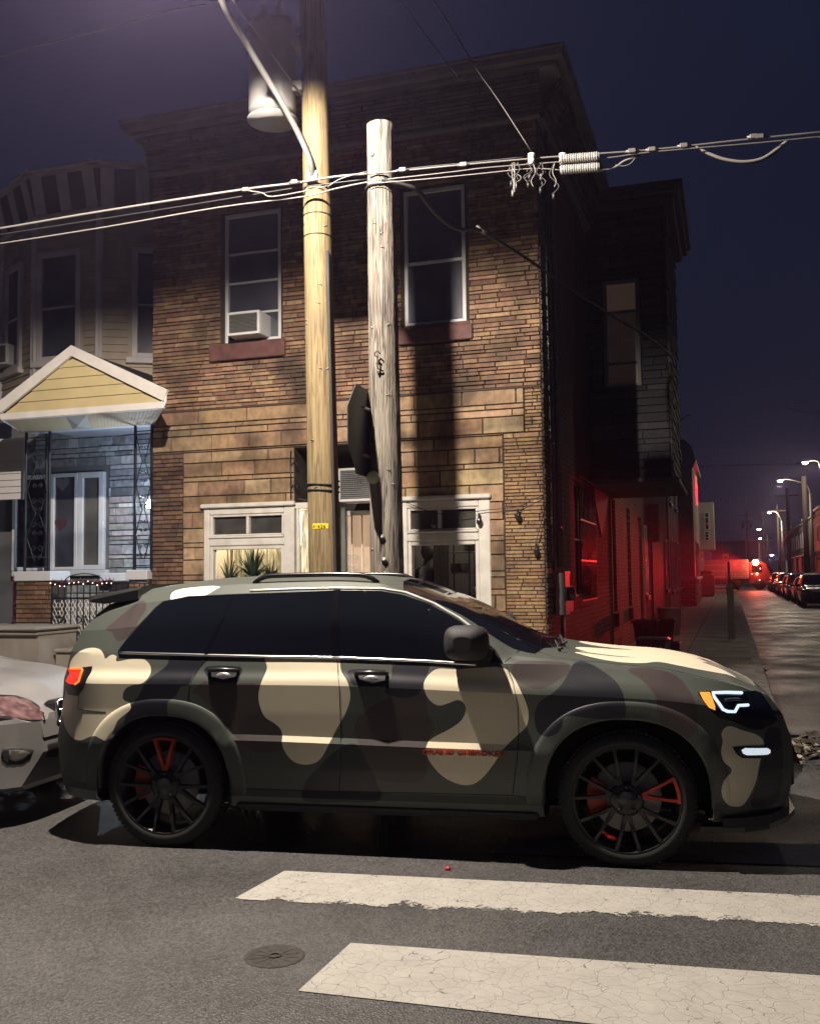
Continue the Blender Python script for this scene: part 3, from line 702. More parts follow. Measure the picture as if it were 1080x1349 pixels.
# ================================================================ building materials
def brickmat(name, c1, c2, mortar, bw=.215, bh=.075, ax='y', bump=.006, rough=.85, paint=0, msize=.009, dirt=.5):
    m = bpy.data.materials.new(name); m.use_nodes = True; n = m.node_tree; p = n.nodes['Principled BSDF']; L = n.links.new
    tc = n.nodes.new('ShaderNodeTexCoord'); sx = n.nodes.new('ShaderNodeSeparateXYZ'); cb = n.nodes.new('ShaderNodeCombineXYZ'); L(tc.outputs['Object'], sx.inputs[0])
    L(sx.outputs['X' if ax == 'x' else 'Y'], cb.inputs[0]); L(sx.outputs['Z'], cb.inputs[1])
    b = n.nodes.new('ShaderNodeTexBrick'); L(cb.outputs[0], b.inputs['Vector']); b.inputs['Scale'].default_value = 1
    b.inputs['Brick Width'].default_value = bw; b.inputs['Row Height'].default_value = bh; b.inputs['Mortar Size'].default_value = msize; b.inputs['Mortar Smooth'].default_value = .3
    b.inputs['Color1'].default_value = (*c1, 1); b.inputs['Color2'].default_value = (*c2, 1); b.inputs['Mortar'].default_value = (*mortar, 1)
    nz = n.nodes.new('ShaderNodeTexNoise'); nz.inputs['Scale'].default_value = 1.3; nz.inputs['Detail'].default_value = 8; L(tc.outputs['Object'], nz.inputs['Vector'])
    r = n.nodes.new('ShaderNodeMapRange'); r.inputs[1].default_value = .3; r.inputs[2].default_value = .7; r.inputs[3].default_value = 1-dirt*.6; r.inputs[4].default_value = 1.15; L(nz.outputs[0], r.inputs[0])
    x = n.nodes.new('ShaderNodeMix'); x.data_type = 'RGBA'; x.blend_type = 'MULTIPLY'; x.inputs[0].default_value = 1; L(b.outputs[0], x.inputs[6]); L(r.outputs[0], x.inputs[7]); L(x.outputs[2], p.inputs['Base Color'])
    p.inputs['Roughness'].default_value = rough
    n2 = n.nodes.new('ShaderNodeTexNoise'); n2.inputs['Scale'].default_value = 45; L(tc.outputs['Object'], n2.inputs['Vector'])
    ad = n.nodes.new('ShaderNodeMath'); ad.operation = 'MULTIPLY_ADD'; ad.inputs[1].default_value = -1; L(b.outputs['Fac'], ad.inputs[0]); 
    ml = n.nodes.new('ShaderNodeMath'); ml.operation = 'MULTIPLY'; ml.inputs[1].default_value = .5; L(n2.outputs[0], ml.inputs[0]); L(ml.outputs[0], ad.inputs[2])
    bp = n.nodes.new('ShaderNodeBump'); bp.inputs['Distance'].default_value = bump; L(ad.outputs[0], bp.inputs['Height']); L(bp.outputs[0], p.inputs['Normal'])
    return m
STONE = M('stone_veneer', (1, 1, 1), .85, attr='col', var=.25, vscale=14, bump=.004, bscale=30, dirt=.8, dirtcol=(.03, .021, .015), dscale=1.3, stretch=(1, 1, .8))
MORT = M('mortar', (.035, .028, .022), .95)
BRICKS = M('facing_brick', (1, 1, 1), .85, attr='col', var=.25, vscale=20, bump=.003, bscale=60, dirt=.5, dirtcol=(.02, .013, .01), dscale=1.2)
WHT = M('white_painted_wood', (.62, .60, .55), .5, var=.08, vscale=5, dirt=.25, dirtcol=(.25, .23, .2), dscale=4)
WHT2 = M('white_vinyl', (.55, .55, .55), .5, var=.05, vscale=3)
NGLASS = M('dark_window_glass', (.05, .053, .07), .2, spec=.7, var=.5, vscale=1.3)
NGLASS2 = M('black_window_glass', (.008, .009, .012), .06, spec=.6)
SILL = M('red_painted_sill', (.105, .04, .034), .7, var=.3, vscale=9, dirt=.4, dirtcol=(.05, .03, .03), dscale=8)
SIDING = M('tan_siding', (.40, .34, .27), .7, var=.12, vscale=4)
YSID = M('yellow_siding', (.46, .38, .20), .6, var=.08, vscale=4)
TRIMG = M('grey_trim', (.52, .49, .50), .65, var=.15, vscale=3)
IRON = M('wrought_iron', (.01, .012, .018), .45)
CORN = M('cornice_metal', (.17, .155, .15), .6, var=.2, vscale=4)
DKSH = M('dark_shingle', (.045, .038, .036), .8, attr='col', var=.3, vscale=8, bump=.004, bscale=30)
REDW = brickmat('dark_red_side_brick', (.15, .035, .028), (.10, .028, .024), (.045, .02, .018), ax='y', bump=.010)
TANW = brickmat('tan_painted_brick', (.26, .13, .085), (.20, .10, .065), (.12, .07, .05), ax='y')
CONC = M('concrete', (.26, .235, .20), .85, var=.2, vscale=3, bump=.002, bscale=60, dirt=.4, dirtcol=(.12, .10, .085), dscale=1.1)
def jit(c, a, rng): k = 1+rng.uniform(-a, a); return tuple(max(0, x*k*(1+rng.uniform(-.06, .06))) for x in c)
def cladding(mb, u0, u1, z0, z1, holes, rows, wid, cols, d=.012, gap=.004, base=0.0, seed=1, amp=.25, shape=None, tilt=0):
    """individual stones or bricks laid in courses; d: how unevenly they stand out"""
    rng = random.Random(seed); z = z0
    while z < z1-.008:
        h = min(rng.choice(rows)*rng.uniform(.92, 1.08), z1-z)
        if z1-z-h < .02: h = z1-z
        u = u0-rng.uniform(0, wid[1]*.8)
        while u < u1:
            w = rng.uniform(*wid); a, b = max(u, u0), min(u+w, u1); u += w
            if b-a < .015: continue
            segs = [(a, b)]
            for (ha, hb, hz0, hz1) in holes:
                if z+h*.5 > hz0 and z+h*.5 < hz1:
                    ns = []
                    for p, q in segs:
                        if q <= ha or p >= hb: ns.append((p, q))
                        else:
                            if p < ha: ns.append((p, ha))
                            if q > hb: ns.append((hb, q))
                    segs = ns
            dd = rng.uniform(0, d); c = jit(rng.choice(cols), amp, rng)
            for p, q in segs:
                if q-p < .012: continue
                mb.col = c; g = gap; e = min(.006, (q-p)*.2, h*.2); f = base-.012-dd
                t1 = rng.uniform(-.003, .003); t2 = rng.uniform(-.003, .003)
                x0, x1, za, zb = p+g, q-g, z+g, z+h-g
                mb.add([(x0, base, za), (x1, base, za), (x1, base, zb), (x0, base, zb), (x0+e, f+t1-tilt*h, za+e), (x1-e, f+t2-tilt*h, za+e), (x1-e, f+t2, zb-e), (x0+e, f+t1, zb-e)],
                       [(4, 5, 6, 7), (0, 1, 5, 4), (1, 2, 6, 5), (2, 3, 7, 6), (3, 0, 4, 7)])
        z += h
    mb.col = None
def holewall(mb, u0, u1, z0, z1, holes, d0, d1):
    us = sorted({u0, u1, *[v for h in holes for v in h[:2] if u0 < v < u1]}); zs = sorted({z0, z1, *[v for h in holes for v in h[2:] if z0 < v < z1]})
    for i in range(len(us)-1):
        run = None
        for j in range(len(zs)-1):
            cu, cz = (us[i]+us[i+1])/2, (zs[j]+zs[j+1])/2
            if any(h[0] < cu < h[1] and h[2] < cz < h[3] for h in holes):
                if run is not None: mb.box(us[i], us[i+1], d0, d1, run, zs[j]); run = None
            elif run is None: run = zs[j]
        if run is not None: mb.box(us[i], us[i+1], d0, d1, run, zs[-1])
SIDE = Matrix(((0, -1, 0, 0), (1, 0, 0, 0), (0, 0, 1, 0), (0, 0, 0, 1)))     # (u,d,z) -> x=-d, y=u : a wall facing +x
def window(parent, u0, u1, z0, z1, y, T=None, fm=WHT2, gm=NGLASS, fw=.055, fd=.09, rails=(.5,), muntins=(), sw=.035, name='window', inset=.03):
    f = MB(); f.bev(u0, u0+fw, y-.012, y+fd, z0, z1, .005); f.bev(u1-fw, u1, y-.012, y+fd, z0, z1, .005)
    f.bev(u0+fw, u1-fw, y-.010, y+fd, z1-fw, z1, .005); f.bev(u0+fw, u1-fw, y-.010, y+fd, z0, z0+fw*.8, .005)
    for r in rails: zc = z0+(z1-z0)*r; f.bev(u0+fw, u1-fw, y+.004, y+fd-.002, zc-sw/2, zc+sw/2, .004)
    for r in muntins: uc = u0+(u1-u0)*r; f.bev(uc-sw/2, uc+sw/2, y+.006, y+fd-.004, z0+fw*.8+.001, z1-fw-.001, .004)
    o = f.build(name, fm, parent, T=T)
    MB().box(u0+fw*.6, u1-fw*.6, y+inset, y+inset+.006, z0+fw*.5, z1-fw*.6).build('pane', gm, o, T=T)
    return o
# ================================================================ corner building
cb = thing('corner_building', 'two-storey corner building of brown stone veneer with a shopfront and heavy cornice', 'building', B, (0, 0, 0))
WL = (-4.41, -3.55, 4.95, 6.77); WR = (-1.78, -.95, 4.95, 6.75)
SL = (-4.72, -3.36, .75, 2.66); EN = (-3.36, -1.86, .15, 3.44); SR = (-1.86, -.70, .75, 2.68)
w = MB(); holewall(w, -5.55, -.0, .1, 8.0, [WL, WR, SL, EN, SR], .004, .25); w.build('front_wall', MORT, cb)
UP = [(.23, .135, .085), (.26, .16, .095), (.20, .115, .075), (.30, .195, .115), (.17, .095, .065), (.235, .14, .085)]
s = MB(); cladding(s, -5.55, -.0, 4.05, 7.46, [(WL[0]-.06, WL[1]+.03, WL[2]-.26, WL[3]+.02), (WR[0]-.04, WR[1]+.04, WR[2]-.25, WR[3]+.02)], [.046, .052, .058, .066], (.12, .46), UP, d=.02, gap=.0028, seed=3, amp=.24)
s.build('stacked_stone', STONE, cb)
LO = [(.33, .225, .13), (.30, .20, .115), (.37, .26, .155), (.26, .165, .10), (.32, .21, .125)]
s = MB(); cladding(s, -5.55, -.225, 3.475, 4.035, [EN], [.10, .17, .2, .06], (.35, .95), LO, d=.012, gap=.005, seed=5, amp=.14)
cladding(s, -5.05, -.50, .15, 3.475, [SL, (EN[0], EN[1], EN[2], EN[3]), SR], [.18, .2, .16, .07, .21], (.3, .95), LO, d=.012, gap=.005, seed=8, amp=.14)
s.build('ashlar_stone', STONE, cb)
PB = [(.28, .18, .095), (.32, .215, .115), (.24, .15, .085)]
s = MB(); cladding(s, -.495, -.0, .15, 3.47, [], [.045, .048, .042], (.16, .34), PB, d=.006, gap=.003, seed=11, amp=.18); cladding(s, -.22, -.0, 3.475, 4.04, [], [.045], (.1, .24), PB, d=.006, gap=.003, seed=12, amp=.2)
s.build('brick_pilaster', BRICKS, cb)
DB = [(.14, .08, .05), (.17, .10, .06), (.11, .06, .045)]
s = MB(); cladding(s, -5.545, -5.055, .15, 3.47, [], [.06, .062], (.12, .22), DB, d=.006, gap=.004, seed=13, amp=.25); s.build('brick_pilaster', BRICKS, cb)
led = MB(); led.bev(-5.56, -.0, -.034, .0, 4.028, 4.052, .004); led.build('ledge', M('dark_ledge', (.06, .04, .03), .9), cb)
# side wall
SW = [(2.45, 4.1, 1.35, 3.1), (7.15, 7.75, .95, 3.15), (10.0, 10.75, .95, 3.15)]
w = MB(); holewall(w, .25, 7.0, .1, 8.0, SW, 0, .25); w.build('side_wall', REDW, cb, T=SIDE)
w = MB(); w.box(.004, .246, .0, .25, .1, 8.0); w.build('side_wall_return', REDW, cb, T=SIDE)
w = MB(); holewall(w, 7.0, 14.5, .1, 7.6, SW+[(12.9, 13.9, .1, 3.1)], -.02, .25); w.build('rear_side_wall', TANW, cb, T=SIDE)
w = MB(); w.box(-5.55, -5.30, .26, 14, .1, 8); w.box(-5.3, -.25, 13.8, 14, .1, 7.6); w.box(-5.3, -.25, .25, 13.8, 7.55, 7.7); w.build('rear_walls_and_roof', MORT, cb)
# painted gable shape on the side wall
w = MB(); w.prism([(4.2, 3.35), (7.0, 3.35), (6.9, 3.2), (5.6, 2.35)], -.012, 0, 'y'); w.build('sign_board', M('dark_red_board', (.06, .02, .02), .7), cb, T=SIDE)
# quoin stones at the corner of the side wall
s = MB(); cladding(s, .0, .62, .15, 7.4, [], [.05, .06, .08], (.12, .4), [(.10, .085, .075), (.13, .11, .10), (.08, .07, .06)], d=.012, gap=.003, seed=21, amp=.3); s.build('corner_stone', STONE, cb, T=SIDE)
# cornice with shingled slope, on the front and round the side
def cornice(parent, x0, x1, T=None, seed=1, zt=8.17, ext0=.28, ext1=.42):
    m = MB(); m.bev(x0-ext0-.02, x1+ext1+.02, -.44, .3, zt-.05, zt, .01); m.bev(x0-ext0, x1+ext1, -.42, .3, zt-.15, zt-.052, .008)
    m.bev(x0-ext0+.1, x1+ext1-.10, -.33, .3, zt-.24, zt-.152, .02); m.bev(x0-.02, x1+.06, -.10, .0, 7.44, 7.50, .015)
    o = m.build('cornice', CORN, parent, T=T)
    s = MB(); tl = math.atan2(.24, .46); k = Matrix.Translation((0, -.08, 7.50)) @ Matrix.Rotation(tl, 4, 'X')
    cladding(s, x0-.02, x1+.10, 0, .50, [], [.03, .04, .055], (.25, .9), [(.075, .06, .055), (.06, .05, .048), (.10, .082, .075)], d=.03, gap=.003, seed=seed, amp=.35)
    s.v = [tuple(k @ Vector(p)) for p in s.v]
    s.add([k @ Vector(p) for p in ((x0-.02, .002, 0), (x1+.1, .002, 0), (x1+.1, .002, .5), (x0-.02, .002, .5))], [(0, 1, 2, 3)])
    for q in range(4): s.vc[-1-q] = (.05, .04, .035)
    s.build('shingle_slope', DKSH, parent, T=T); return o
cornice(cb, -5.55, 0, seed=31)
# side cornice: mirrored round the corner
cornice(cb, .0, 14.3, T=SIDE, seed=32, zt=8.165, ext0=.415, ext1=0)
# upper windows
w1 = window(cb, WL[0], WL[1], WL[2], WL[3], .02, rails=(.69, .46, .22), fw=.05, sw=.03)
w2 = window(cb, WR[0], WR[1], WR[2], WR[3], .02, rails=(.46,), fw=.05, sw=.04)
m = MB(); m.bev(-4.62, -3.47, -.07, .03, 4.70, 4.935, .01); m.build('stone_sill', SILL, cb)
m = MB(); m.bev(-1.86, -.86, -.07, .03, 4.70, 4.90, .01); m.bev(-1.82, -.9, -.04, .03, 4.902, 4.945, .005); m.build('stone_sill', SILL, cb)
# shopfront, left display window
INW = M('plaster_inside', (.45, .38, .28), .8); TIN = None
def shop(parent, u0, u1, split=.515, rail=True, gm=None):
    f = MB(); y = -.03
    f.bev(u0, u0+.09, y, .12, .75, 2.66, .01); f.bev(u1-.15, u1, y, .12, .75, 2.66, .01); f.bev(u0+.09, u1-.15, y+.004, .12, 2.57, 2.66, .01); f.bev(u0-.03, u1+.02, y-.05, .0, 2.662, 2.72, .012)
    f.bev(u0+.09, u1-.15, y+.002, .12, 2.14, 2.25, .012); f.bev(u0+.09, u1-.15, y-.02, .10, 2.245, 2.275, .008)
    f.bev(u0+.092, u0+.13, y+.02, .1, 2.278, 2.568, .006); f.bev(u1-.19, u1-.152, y+.02, .1, 2.278, 2.568, .006)
    f.bev(u0+.132, u1-.192, y+.02, .1, 2.278, 2.30, .004); f.bev(u0+.132, u1-.192, y+.02, .1, 2.54, 2.568, .004)
    um = u0+.13+(u1-u0-.32)*split; f.bev(um-.02, um+.02, y+.01, .1, 2.302, 2.538, .004)
    f.bev(u0+.092, u0+.14, y+.02, .1, .85, 2.138, .006); f.bev(u1-.20, u1-.152, y+.02, .1, .85, 2.138, .006); f.bev(u0+.142, u1-.202, y+.02, .1, 2.09, 2.138, .006); f.bev(u0+.09, u1-.15, y, .12, .75, .86, .01)
    o = f.build('shop_window', WHT, parent)
    MB().box(u0+.1, u1-.16, .045, .05, 2.28, 2.56).build('transom_pane', M('dull_transom_glass', (.05, .05, .045), .3, var=.3) if not bpy.data.materials.get('dull_transom_glass') else bpy.data.materials['dull_transom_glass'], o)
    return o
CLEAR = bpy.data.materials.new('clear_glass'); CLEAR.use_nodes = True; _n = CLEAR.node_tree; _n.nodes.remove(_n.nodes['Principled BSDF'])
_t = _n.nodes.new('ShaderNodeBsdfTransparent'); _g = _n.nodes.new('ShaderNodeBsdfGlossy'); _g.inputs['Roughness'].default_value = .03; _m = _n.nodes.new('ShaderNodeMixShader'); _f = _n.nodes.new('ShaderNodeFresnel'); _f.inputs[0].default_value = 1.5
_t.inputs[0].default_value = (.9, .9, .9, 1)
_n.links.new(_f.outputs[0], _m.inputs[0]); _n.links.new(_t.outputs[0], _m.inputs[1]); _n.links.new(_g.outputs[0], _m.inputs[2]); _n.links.new(_m.outputs[0], _n.nodes['Material Output'].inputs[0])
s1 = shop(cb, SL[0], SL[1]-.0)
MB().box(SL[0]+.1, SL[1]-.16, .05, .055, .87, 2.12).build('display_pane', CLEAR, s1)
s2 = shop(cb, SR[0], SR[1]+.02, split=.45)
MB().box(SR[0]+.1, SR[1]-.14, .05, .055, .87, 2.12).build('display_pane', CLEAR, s2)
# display rooms behind the glass
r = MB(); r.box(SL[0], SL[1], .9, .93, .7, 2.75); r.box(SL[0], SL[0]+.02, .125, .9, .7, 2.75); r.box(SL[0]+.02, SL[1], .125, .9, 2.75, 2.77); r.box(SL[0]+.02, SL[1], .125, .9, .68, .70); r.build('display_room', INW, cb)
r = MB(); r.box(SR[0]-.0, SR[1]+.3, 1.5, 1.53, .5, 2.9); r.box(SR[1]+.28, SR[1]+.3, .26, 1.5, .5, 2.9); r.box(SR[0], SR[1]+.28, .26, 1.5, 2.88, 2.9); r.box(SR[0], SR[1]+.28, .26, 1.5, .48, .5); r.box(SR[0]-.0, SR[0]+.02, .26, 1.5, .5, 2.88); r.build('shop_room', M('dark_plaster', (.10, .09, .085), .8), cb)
# entrance recess
EX0, EX1 = EN[0], EN[1]
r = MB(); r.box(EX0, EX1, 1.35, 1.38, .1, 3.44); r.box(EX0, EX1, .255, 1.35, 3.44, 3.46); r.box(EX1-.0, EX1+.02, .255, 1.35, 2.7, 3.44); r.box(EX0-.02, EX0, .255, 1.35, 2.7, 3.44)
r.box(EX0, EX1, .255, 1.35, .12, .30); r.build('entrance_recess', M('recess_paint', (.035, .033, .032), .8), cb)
m = MB(); 
for u in (EX0+.02, EX0+.20): m.bev(u, u+.04, .0, .05, .3, 2.62, .006)
m.bev(EX0+.0, EX0+.26, -.0, .05, 2.62, 2.70, .006); m.build('angled_window_frame', WHT, cb)
GOLD = M('gold_tinsel', (.85, .78, .58), .5, .2, var=.8, vscale=45, bump=.03, bscale=30, stretch=(1, 1, .08))
MB().box(EX0+.07, EX0+.19, .06, .07, .3, 2.6).build('side_pane', GOLD, cb)
DL, DR_ = B.on(456, 700, 1.22), B.on(500, 700, 1.22); DT = B.on(470, 679, 1.22).z; D1, D2 = B.on(463.5, 700, 1.2).x, B.on(477, 700, 1.2).x
dr = MB(); dr.bev(DL.x-.03, DL.x+.02, 1.22, 1.30, .3, DT, .006); dr.bev(DR_.x, DR_.x+.05, 1.22, 1.30, .3, DT, .006); dr.bev(DL.x-.03, DR_.x+.05, 1.22, 1.30, DT, DT+.07, .006)
dr.build('door_frame', WHT, cb)
gp = MB(); gx_ = B.on(452, 700, 1.1).x; gp.box(gx_-.03, gx_+.03, 1.10, 1.16, .3, 2.7); gp.build('grey_post', M('grey_post', (.10, .12, .12), .5), cb)
dd = MB(); dd.box(DL.x+.02, DR_.x, 1.26, 1.28, .3, DT); dd.build('door', M('lit_door_glass', (.30, .22, .15), .4, var=.4, vscale=3, emit=(1, .66, .42), estr=.42), cb)
sc = MB()                                   # scrollwork of the security door
for u in (D1, D2): sc.tube([(u, 1.20, .3), (u, 1.20, DT)], .011, 6)
def scroll(mb, u, z, r, sg, y=1.20, sz=1, rr=.006, T=None):
    pts = []
    for k in range(15):
        a = k/14*2*math.pi*1.15; q = r*(1-.055*k); pts.append((u+sg*(r-q*math.cos(a)*.9), y, z+sz*q*math.sin(a)))
    mb.tube(pts, rr, 5)
for z in (2.0, 1.84, 1.68, 1.5, 1.3): scroll(sc, D1+.01, z, .045, 1, 1.20, 1 if z > 1.7 else -1); scroll(sc, D1-.01, z, .045, -1, 1.20, 1 if z > 1.7 else -1)
sc.build('door_scrollwork', WHT, cb)
iron_b = MB()                               # little black bracket beside the recess
for z in (3.2, 2.9): scroll(iron_b, EX0-.03, z, .05, 1, -.03)
iron_b.tube([(EX0-.04, -.03, 3.4), (EX0-.04, -.03, 2.75)], .01, 6); iron_b.build('iron_bracket', IRON, cb)
# ---- air conditioners
def aircon(u0, u1, z0, z1, y0, y1, label, mat=WHT2):
    t = thing('air_conditioner', label, 'air conditioner', B, ((u0+u1)/2, (y0+y1)/2, z0))
    b = MB(); f = .035
    b.bev(u0, u1, y0+.03, y1, z0+.001, z1, .012); b.build('case', mat, t)
    g = MB(); g.bev(u0, u0+f, y0, y0+.03, z0, z1, .006); g.bev(u1-f, u1, y0, y0+.03, z0, z1, .006); g.bev(u0+f, u1-f, y0, y0+.03, z1-f, z1, .006); g.bev(u0+f, u1-f, y0, y0+.03, z0, z0+f, .006); g.build('front_frame', mat, t)
    g = MB(); n = 14
    for i in range(n): z = z0+f+(z1-z0-2*f)*(i+.3)/n; g.box(u0+f, u1-f, y0+.01, y0+.022, z, z+(z1-z0-2*f)/n*.5)
    g.build('grille', M('ac_grille', (.10, .10, .095), .6) if not bpy.data.materials.get('ac_grille') else bpy.data.materials['ac_grille'], t); return t
aircon(-4.22, -3.73, 4.97, 5.29, -.30, .12, 'white window air conditioner jutting from the upper window over the plant display')
aircon(-2.80, -2.22, 2.70, 3.15, .15, .55, 'white framed air conditioner above the recessed shop door')
# ---- plant and tinsel curtain in the left display
tn = MB(); tn.smooth = True; rows_ = []
for k in range(121):
    u = SL[0]+.02+(SL[1]-SL[0]-.04)*k/120; rows_.append([(u, .62+.02*math.sin(k*1.9)+.012*math.sin(k*5.3), z) for z in (.75, 1.4, 2.15)])
tn.loft(rows_, caps=False, closed=False); cu = tn.build('curtain', GOLD, None, B); setp(cu, 'gold tinsel curtain behind the plant in the shop window', 'curtain')
pt = thing('potted_plant', 'spiky dark green house plant in a pot in the shop window', 'plant', B, (-4.05, .32, 1.1))
pm = MB(); pm.lathe([(.11, 0), (.15, .28), (.165, .30), (.15, .31), (.13, .27)], 24, Matrix.Translation((-4.05, .32, 1.1))); pm.build('pot', M('grey_pot', (.12, .12, .12), .6), pt)
PX = B.on(333, 752, .32); lf = MB(); rng = random.Random(4)
for cx_, cz_, n_, L_ in ((PX.x, PX.z-.14, 150, .60), (PX.x-.36, PX.z-.20, 80, .50), (PX.x+.28, PX.z-.16, 70, .42)):
    for k in range(n_):
        az = rng.uniform(0, 2*math.pi); el = rng.uniform(.05, 1.35); L0 = L_*rng.uniform(.65, 1.05); pts = []; dx, dy, dz = math.cos(az)*math.cos(el), math.sin(az)*math.cos(el)*.6, math.sin(el)
        side = Vector((-math.sin(az), math.cos(az), 0)); P0 = Vector((cx_, .32, cz_)); rr_ = []
        for q in range(6):
            f = q/5; p = P0+Vector((dx, dy, dz))*L0*f-Vector((0, 0, .27*f*f*math.cos(el))); wd_ = .017*(1-f)**.6+.001; rr_.append([p-side*wd_, p+side*wd_])
        lf.loft(rr_, caps=False, closed=False)
    lf.tube([(cx_, .32, 1.0), (cx_, .32, cz_)], .014, 6)
lf.build('leaves', M('plant_leaf', (.035, .06, .03), .5), pt)
# ---- shelving with white cups in the right display
SHZ = [B.on(620, y, .6).z for y in (800, 783, 754, 727)]; UX = [B.on(x, 745, .6).x for x in (612, 645, 600, 628, 585)]
sh = thing('display_shelf', 'dark shelf unit holding white cups in the right shop window', 'shelf', B, (-1.05, .6, .5))
m = MB()
for z in SHZ: m.bev(-1.36, -.78, .45, .75, z-.012, z, .004)
m.build('shelf', BLK, sh)
m = MB()
for u in (-1.37, -1.08, -.78): m.box(u-.008, u+.008, .45, .46, .5, 2.2); m.box(u-.008, u+.008, .74, .75, .5, 2.2)
m.build('upright', BLK, sh)
CUP = M('white_ceramic', (.6, .6, .57), .4); k = 0
lab = {0: 'white cup on the second shelf, nearer the shelf middle', 1: 'white cup on the second shelf, nearer the window jamb', 2: 'small white pot on the lowest shelf in the right shop window'}
for i, (u, z, s_) in enumerate(((UX[0], SHZ[2], 1), (UX[1], SHZ[2], 1), (UX[3], SHZ[1], .8))):
    m = MB(); m.lathe([(.045*s_, 0), (.065*s_, .12*s_), (.07*s_, .125*s_), (.058*s_, .12*s_), (.04*s_, .02)], 20, Matrix.Translation((u, .6, z+.001)))
    o = m.build('cup', CUP, None, B); setp(o, lab[i], 'cup')
for i, (u, z, a, b, c, l) in enumerate(((UX[3]-.08, SHZ[3], .16, .12, (.22, .15, .09), 'brown box on the top shelf of the right shop window'), (UX[2], SHZ[2], .10, .12, (.15, .14, .13), 'grey box left of the two cups on the same shelf'), (UX[1]+.0, SHZ[3], .16, .12, (.05, .10, .10), 'teal box on the top shelf beside the brown box'))):
    m = MB(); m.bev(u-a/2, u+a/2, .52, .7, z+.001, z+b, .01); m.box(u-.02, u+.02, .517, .52, z+.01, z+b-.01); o = m.build('box', M('box_card', c, .6, var=.3, vscale=20), None, B); setp(o, l, 'box')
m = MB(); m.smooth = True
rows_ = [[(-1.55+.22*k/40+.015*math.sin(z*3), .40+.02*math.sin(k*.9), z) for z in np.linspace(.9, 2.15, 8)] for k in range(41)]
m.loft(rows_, caps=False, closed=False); o = m.build('curtain', M('pale_drape', (.30, .28, .25), .8), None, B); setp(o, 'pale grey drape tied inside the right shop window', 'curtain')
MG = thing('mannequin', 'dark draped mannequin standing behind the right shop window', 'mannequin', B, (-1.66, .5, .5))
m = MB(); m.smooth = True; m.lathe([(.02, .5), (.03, .9), (.15, 1.0), (.17, 1.15), (.14, 1.35), (.13, 1.5), (.165, 1.68), (.16, 1.78), (.06, 1.86), (.05, 1.92)], 24, Matrix.Translation((-1.66, .5, 0))); m.build('torso', M('dark_cloth', (.06, .055, .055), .9, var=.5, vscale=12), MG)
m = MB(); m.smooth = True; m.lathe([(.001, 1.90), (.07, 1.94), (.095, 2.02), (.08, 2.1), (.001, 2.15)], 20, Matrix.Translation((-1.66, .5, 0))); m.build('head', bpy.data.materials['dark_cloth'], MG)
light('shop_lamp', 'AREA', B.w(-4.05, .45, 2.6), 85, (1, .84, .62), cb, size=.8).matrix_world = B.M @ Matrix.Translation((-4.05, .45, 2.7))
light('shop_lamp', 'AREA', B.w(-1.2, .8, 2.8), 14, (1, .85, .65), cb, size=.8).matrix_world = B.M @ Matrix.Translation((-1.2, .8, 2.85))
# ---- bay (oriel) on the side
BY = 4.25; q0 = B.on(793, 372, BY); q1 = B.on(845, 508, BY); qb = B.on(884, 630, BY); qt = B.on(890, 245, BY)
bx1 = qb.x; bz0, bz1 = qb.z-.0, qt.z; BE = 7.3
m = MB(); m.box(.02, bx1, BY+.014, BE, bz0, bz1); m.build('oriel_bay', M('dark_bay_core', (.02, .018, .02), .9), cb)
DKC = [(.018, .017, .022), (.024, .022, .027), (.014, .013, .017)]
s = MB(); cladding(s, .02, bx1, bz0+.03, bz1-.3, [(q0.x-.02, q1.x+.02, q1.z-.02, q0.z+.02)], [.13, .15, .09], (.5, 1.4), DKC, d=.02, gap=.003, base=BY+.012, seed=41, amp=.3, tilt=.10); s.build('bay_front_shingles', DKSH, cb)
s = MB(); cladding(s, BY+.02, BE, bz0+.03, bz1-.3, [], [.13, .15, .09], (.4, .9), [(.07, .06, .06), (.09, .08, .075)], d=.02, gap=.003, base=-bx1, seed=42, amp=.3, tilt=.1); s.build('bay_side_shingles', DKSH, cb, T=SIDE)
m = MB(); m.bev(-.3, bx1+.12, BY-.10, BE+.1, bz0-.06, bz0+.03, .02); m.build('bay_base', bpy.data.materials.get('dark_cornice') or M('dark_cornice', (.06, .055, .06), .7), cb); m = MB(); m.bev(-.3, bx1+.16, BY-.16, BE+.1, bz1-.30, bz1-.18, .02); m.bev(-.3, bx1+.26, BY-.26, BE+.15, bz1-.18, bz1-.06, .02); m.bev(-.3, bx1+.32, BY-.32, BE+.2, bz1-.06, bz1, .01); m.build('bay_cornice', bpy.data.materials['dark_cornice'], cb)
wn = window(cb, q0.x, q1.x, q1.z, q0.z, BY-.02, fm=M('dull_frame', (.10, .095, .095), .6), gm=M('curtained_glass', (.12, .085, .07), .35, var=.4, vscale=3, emit=(1, .6, .5), estr=.007), rails=(.70, .22), fw=.06)
m = MB(); m.box(q0.x+.07, q1.x-.07, BY-.004, BY+.002, q1.z+(q0.z-q1.z)*.72, q0.z-.06); m.build('curtain_valance', M('valance', (.3, .2, .15), .8, emit=(1, .6, .42), estr=.022), wn)  # faint glow in pane and valance stands in for room light
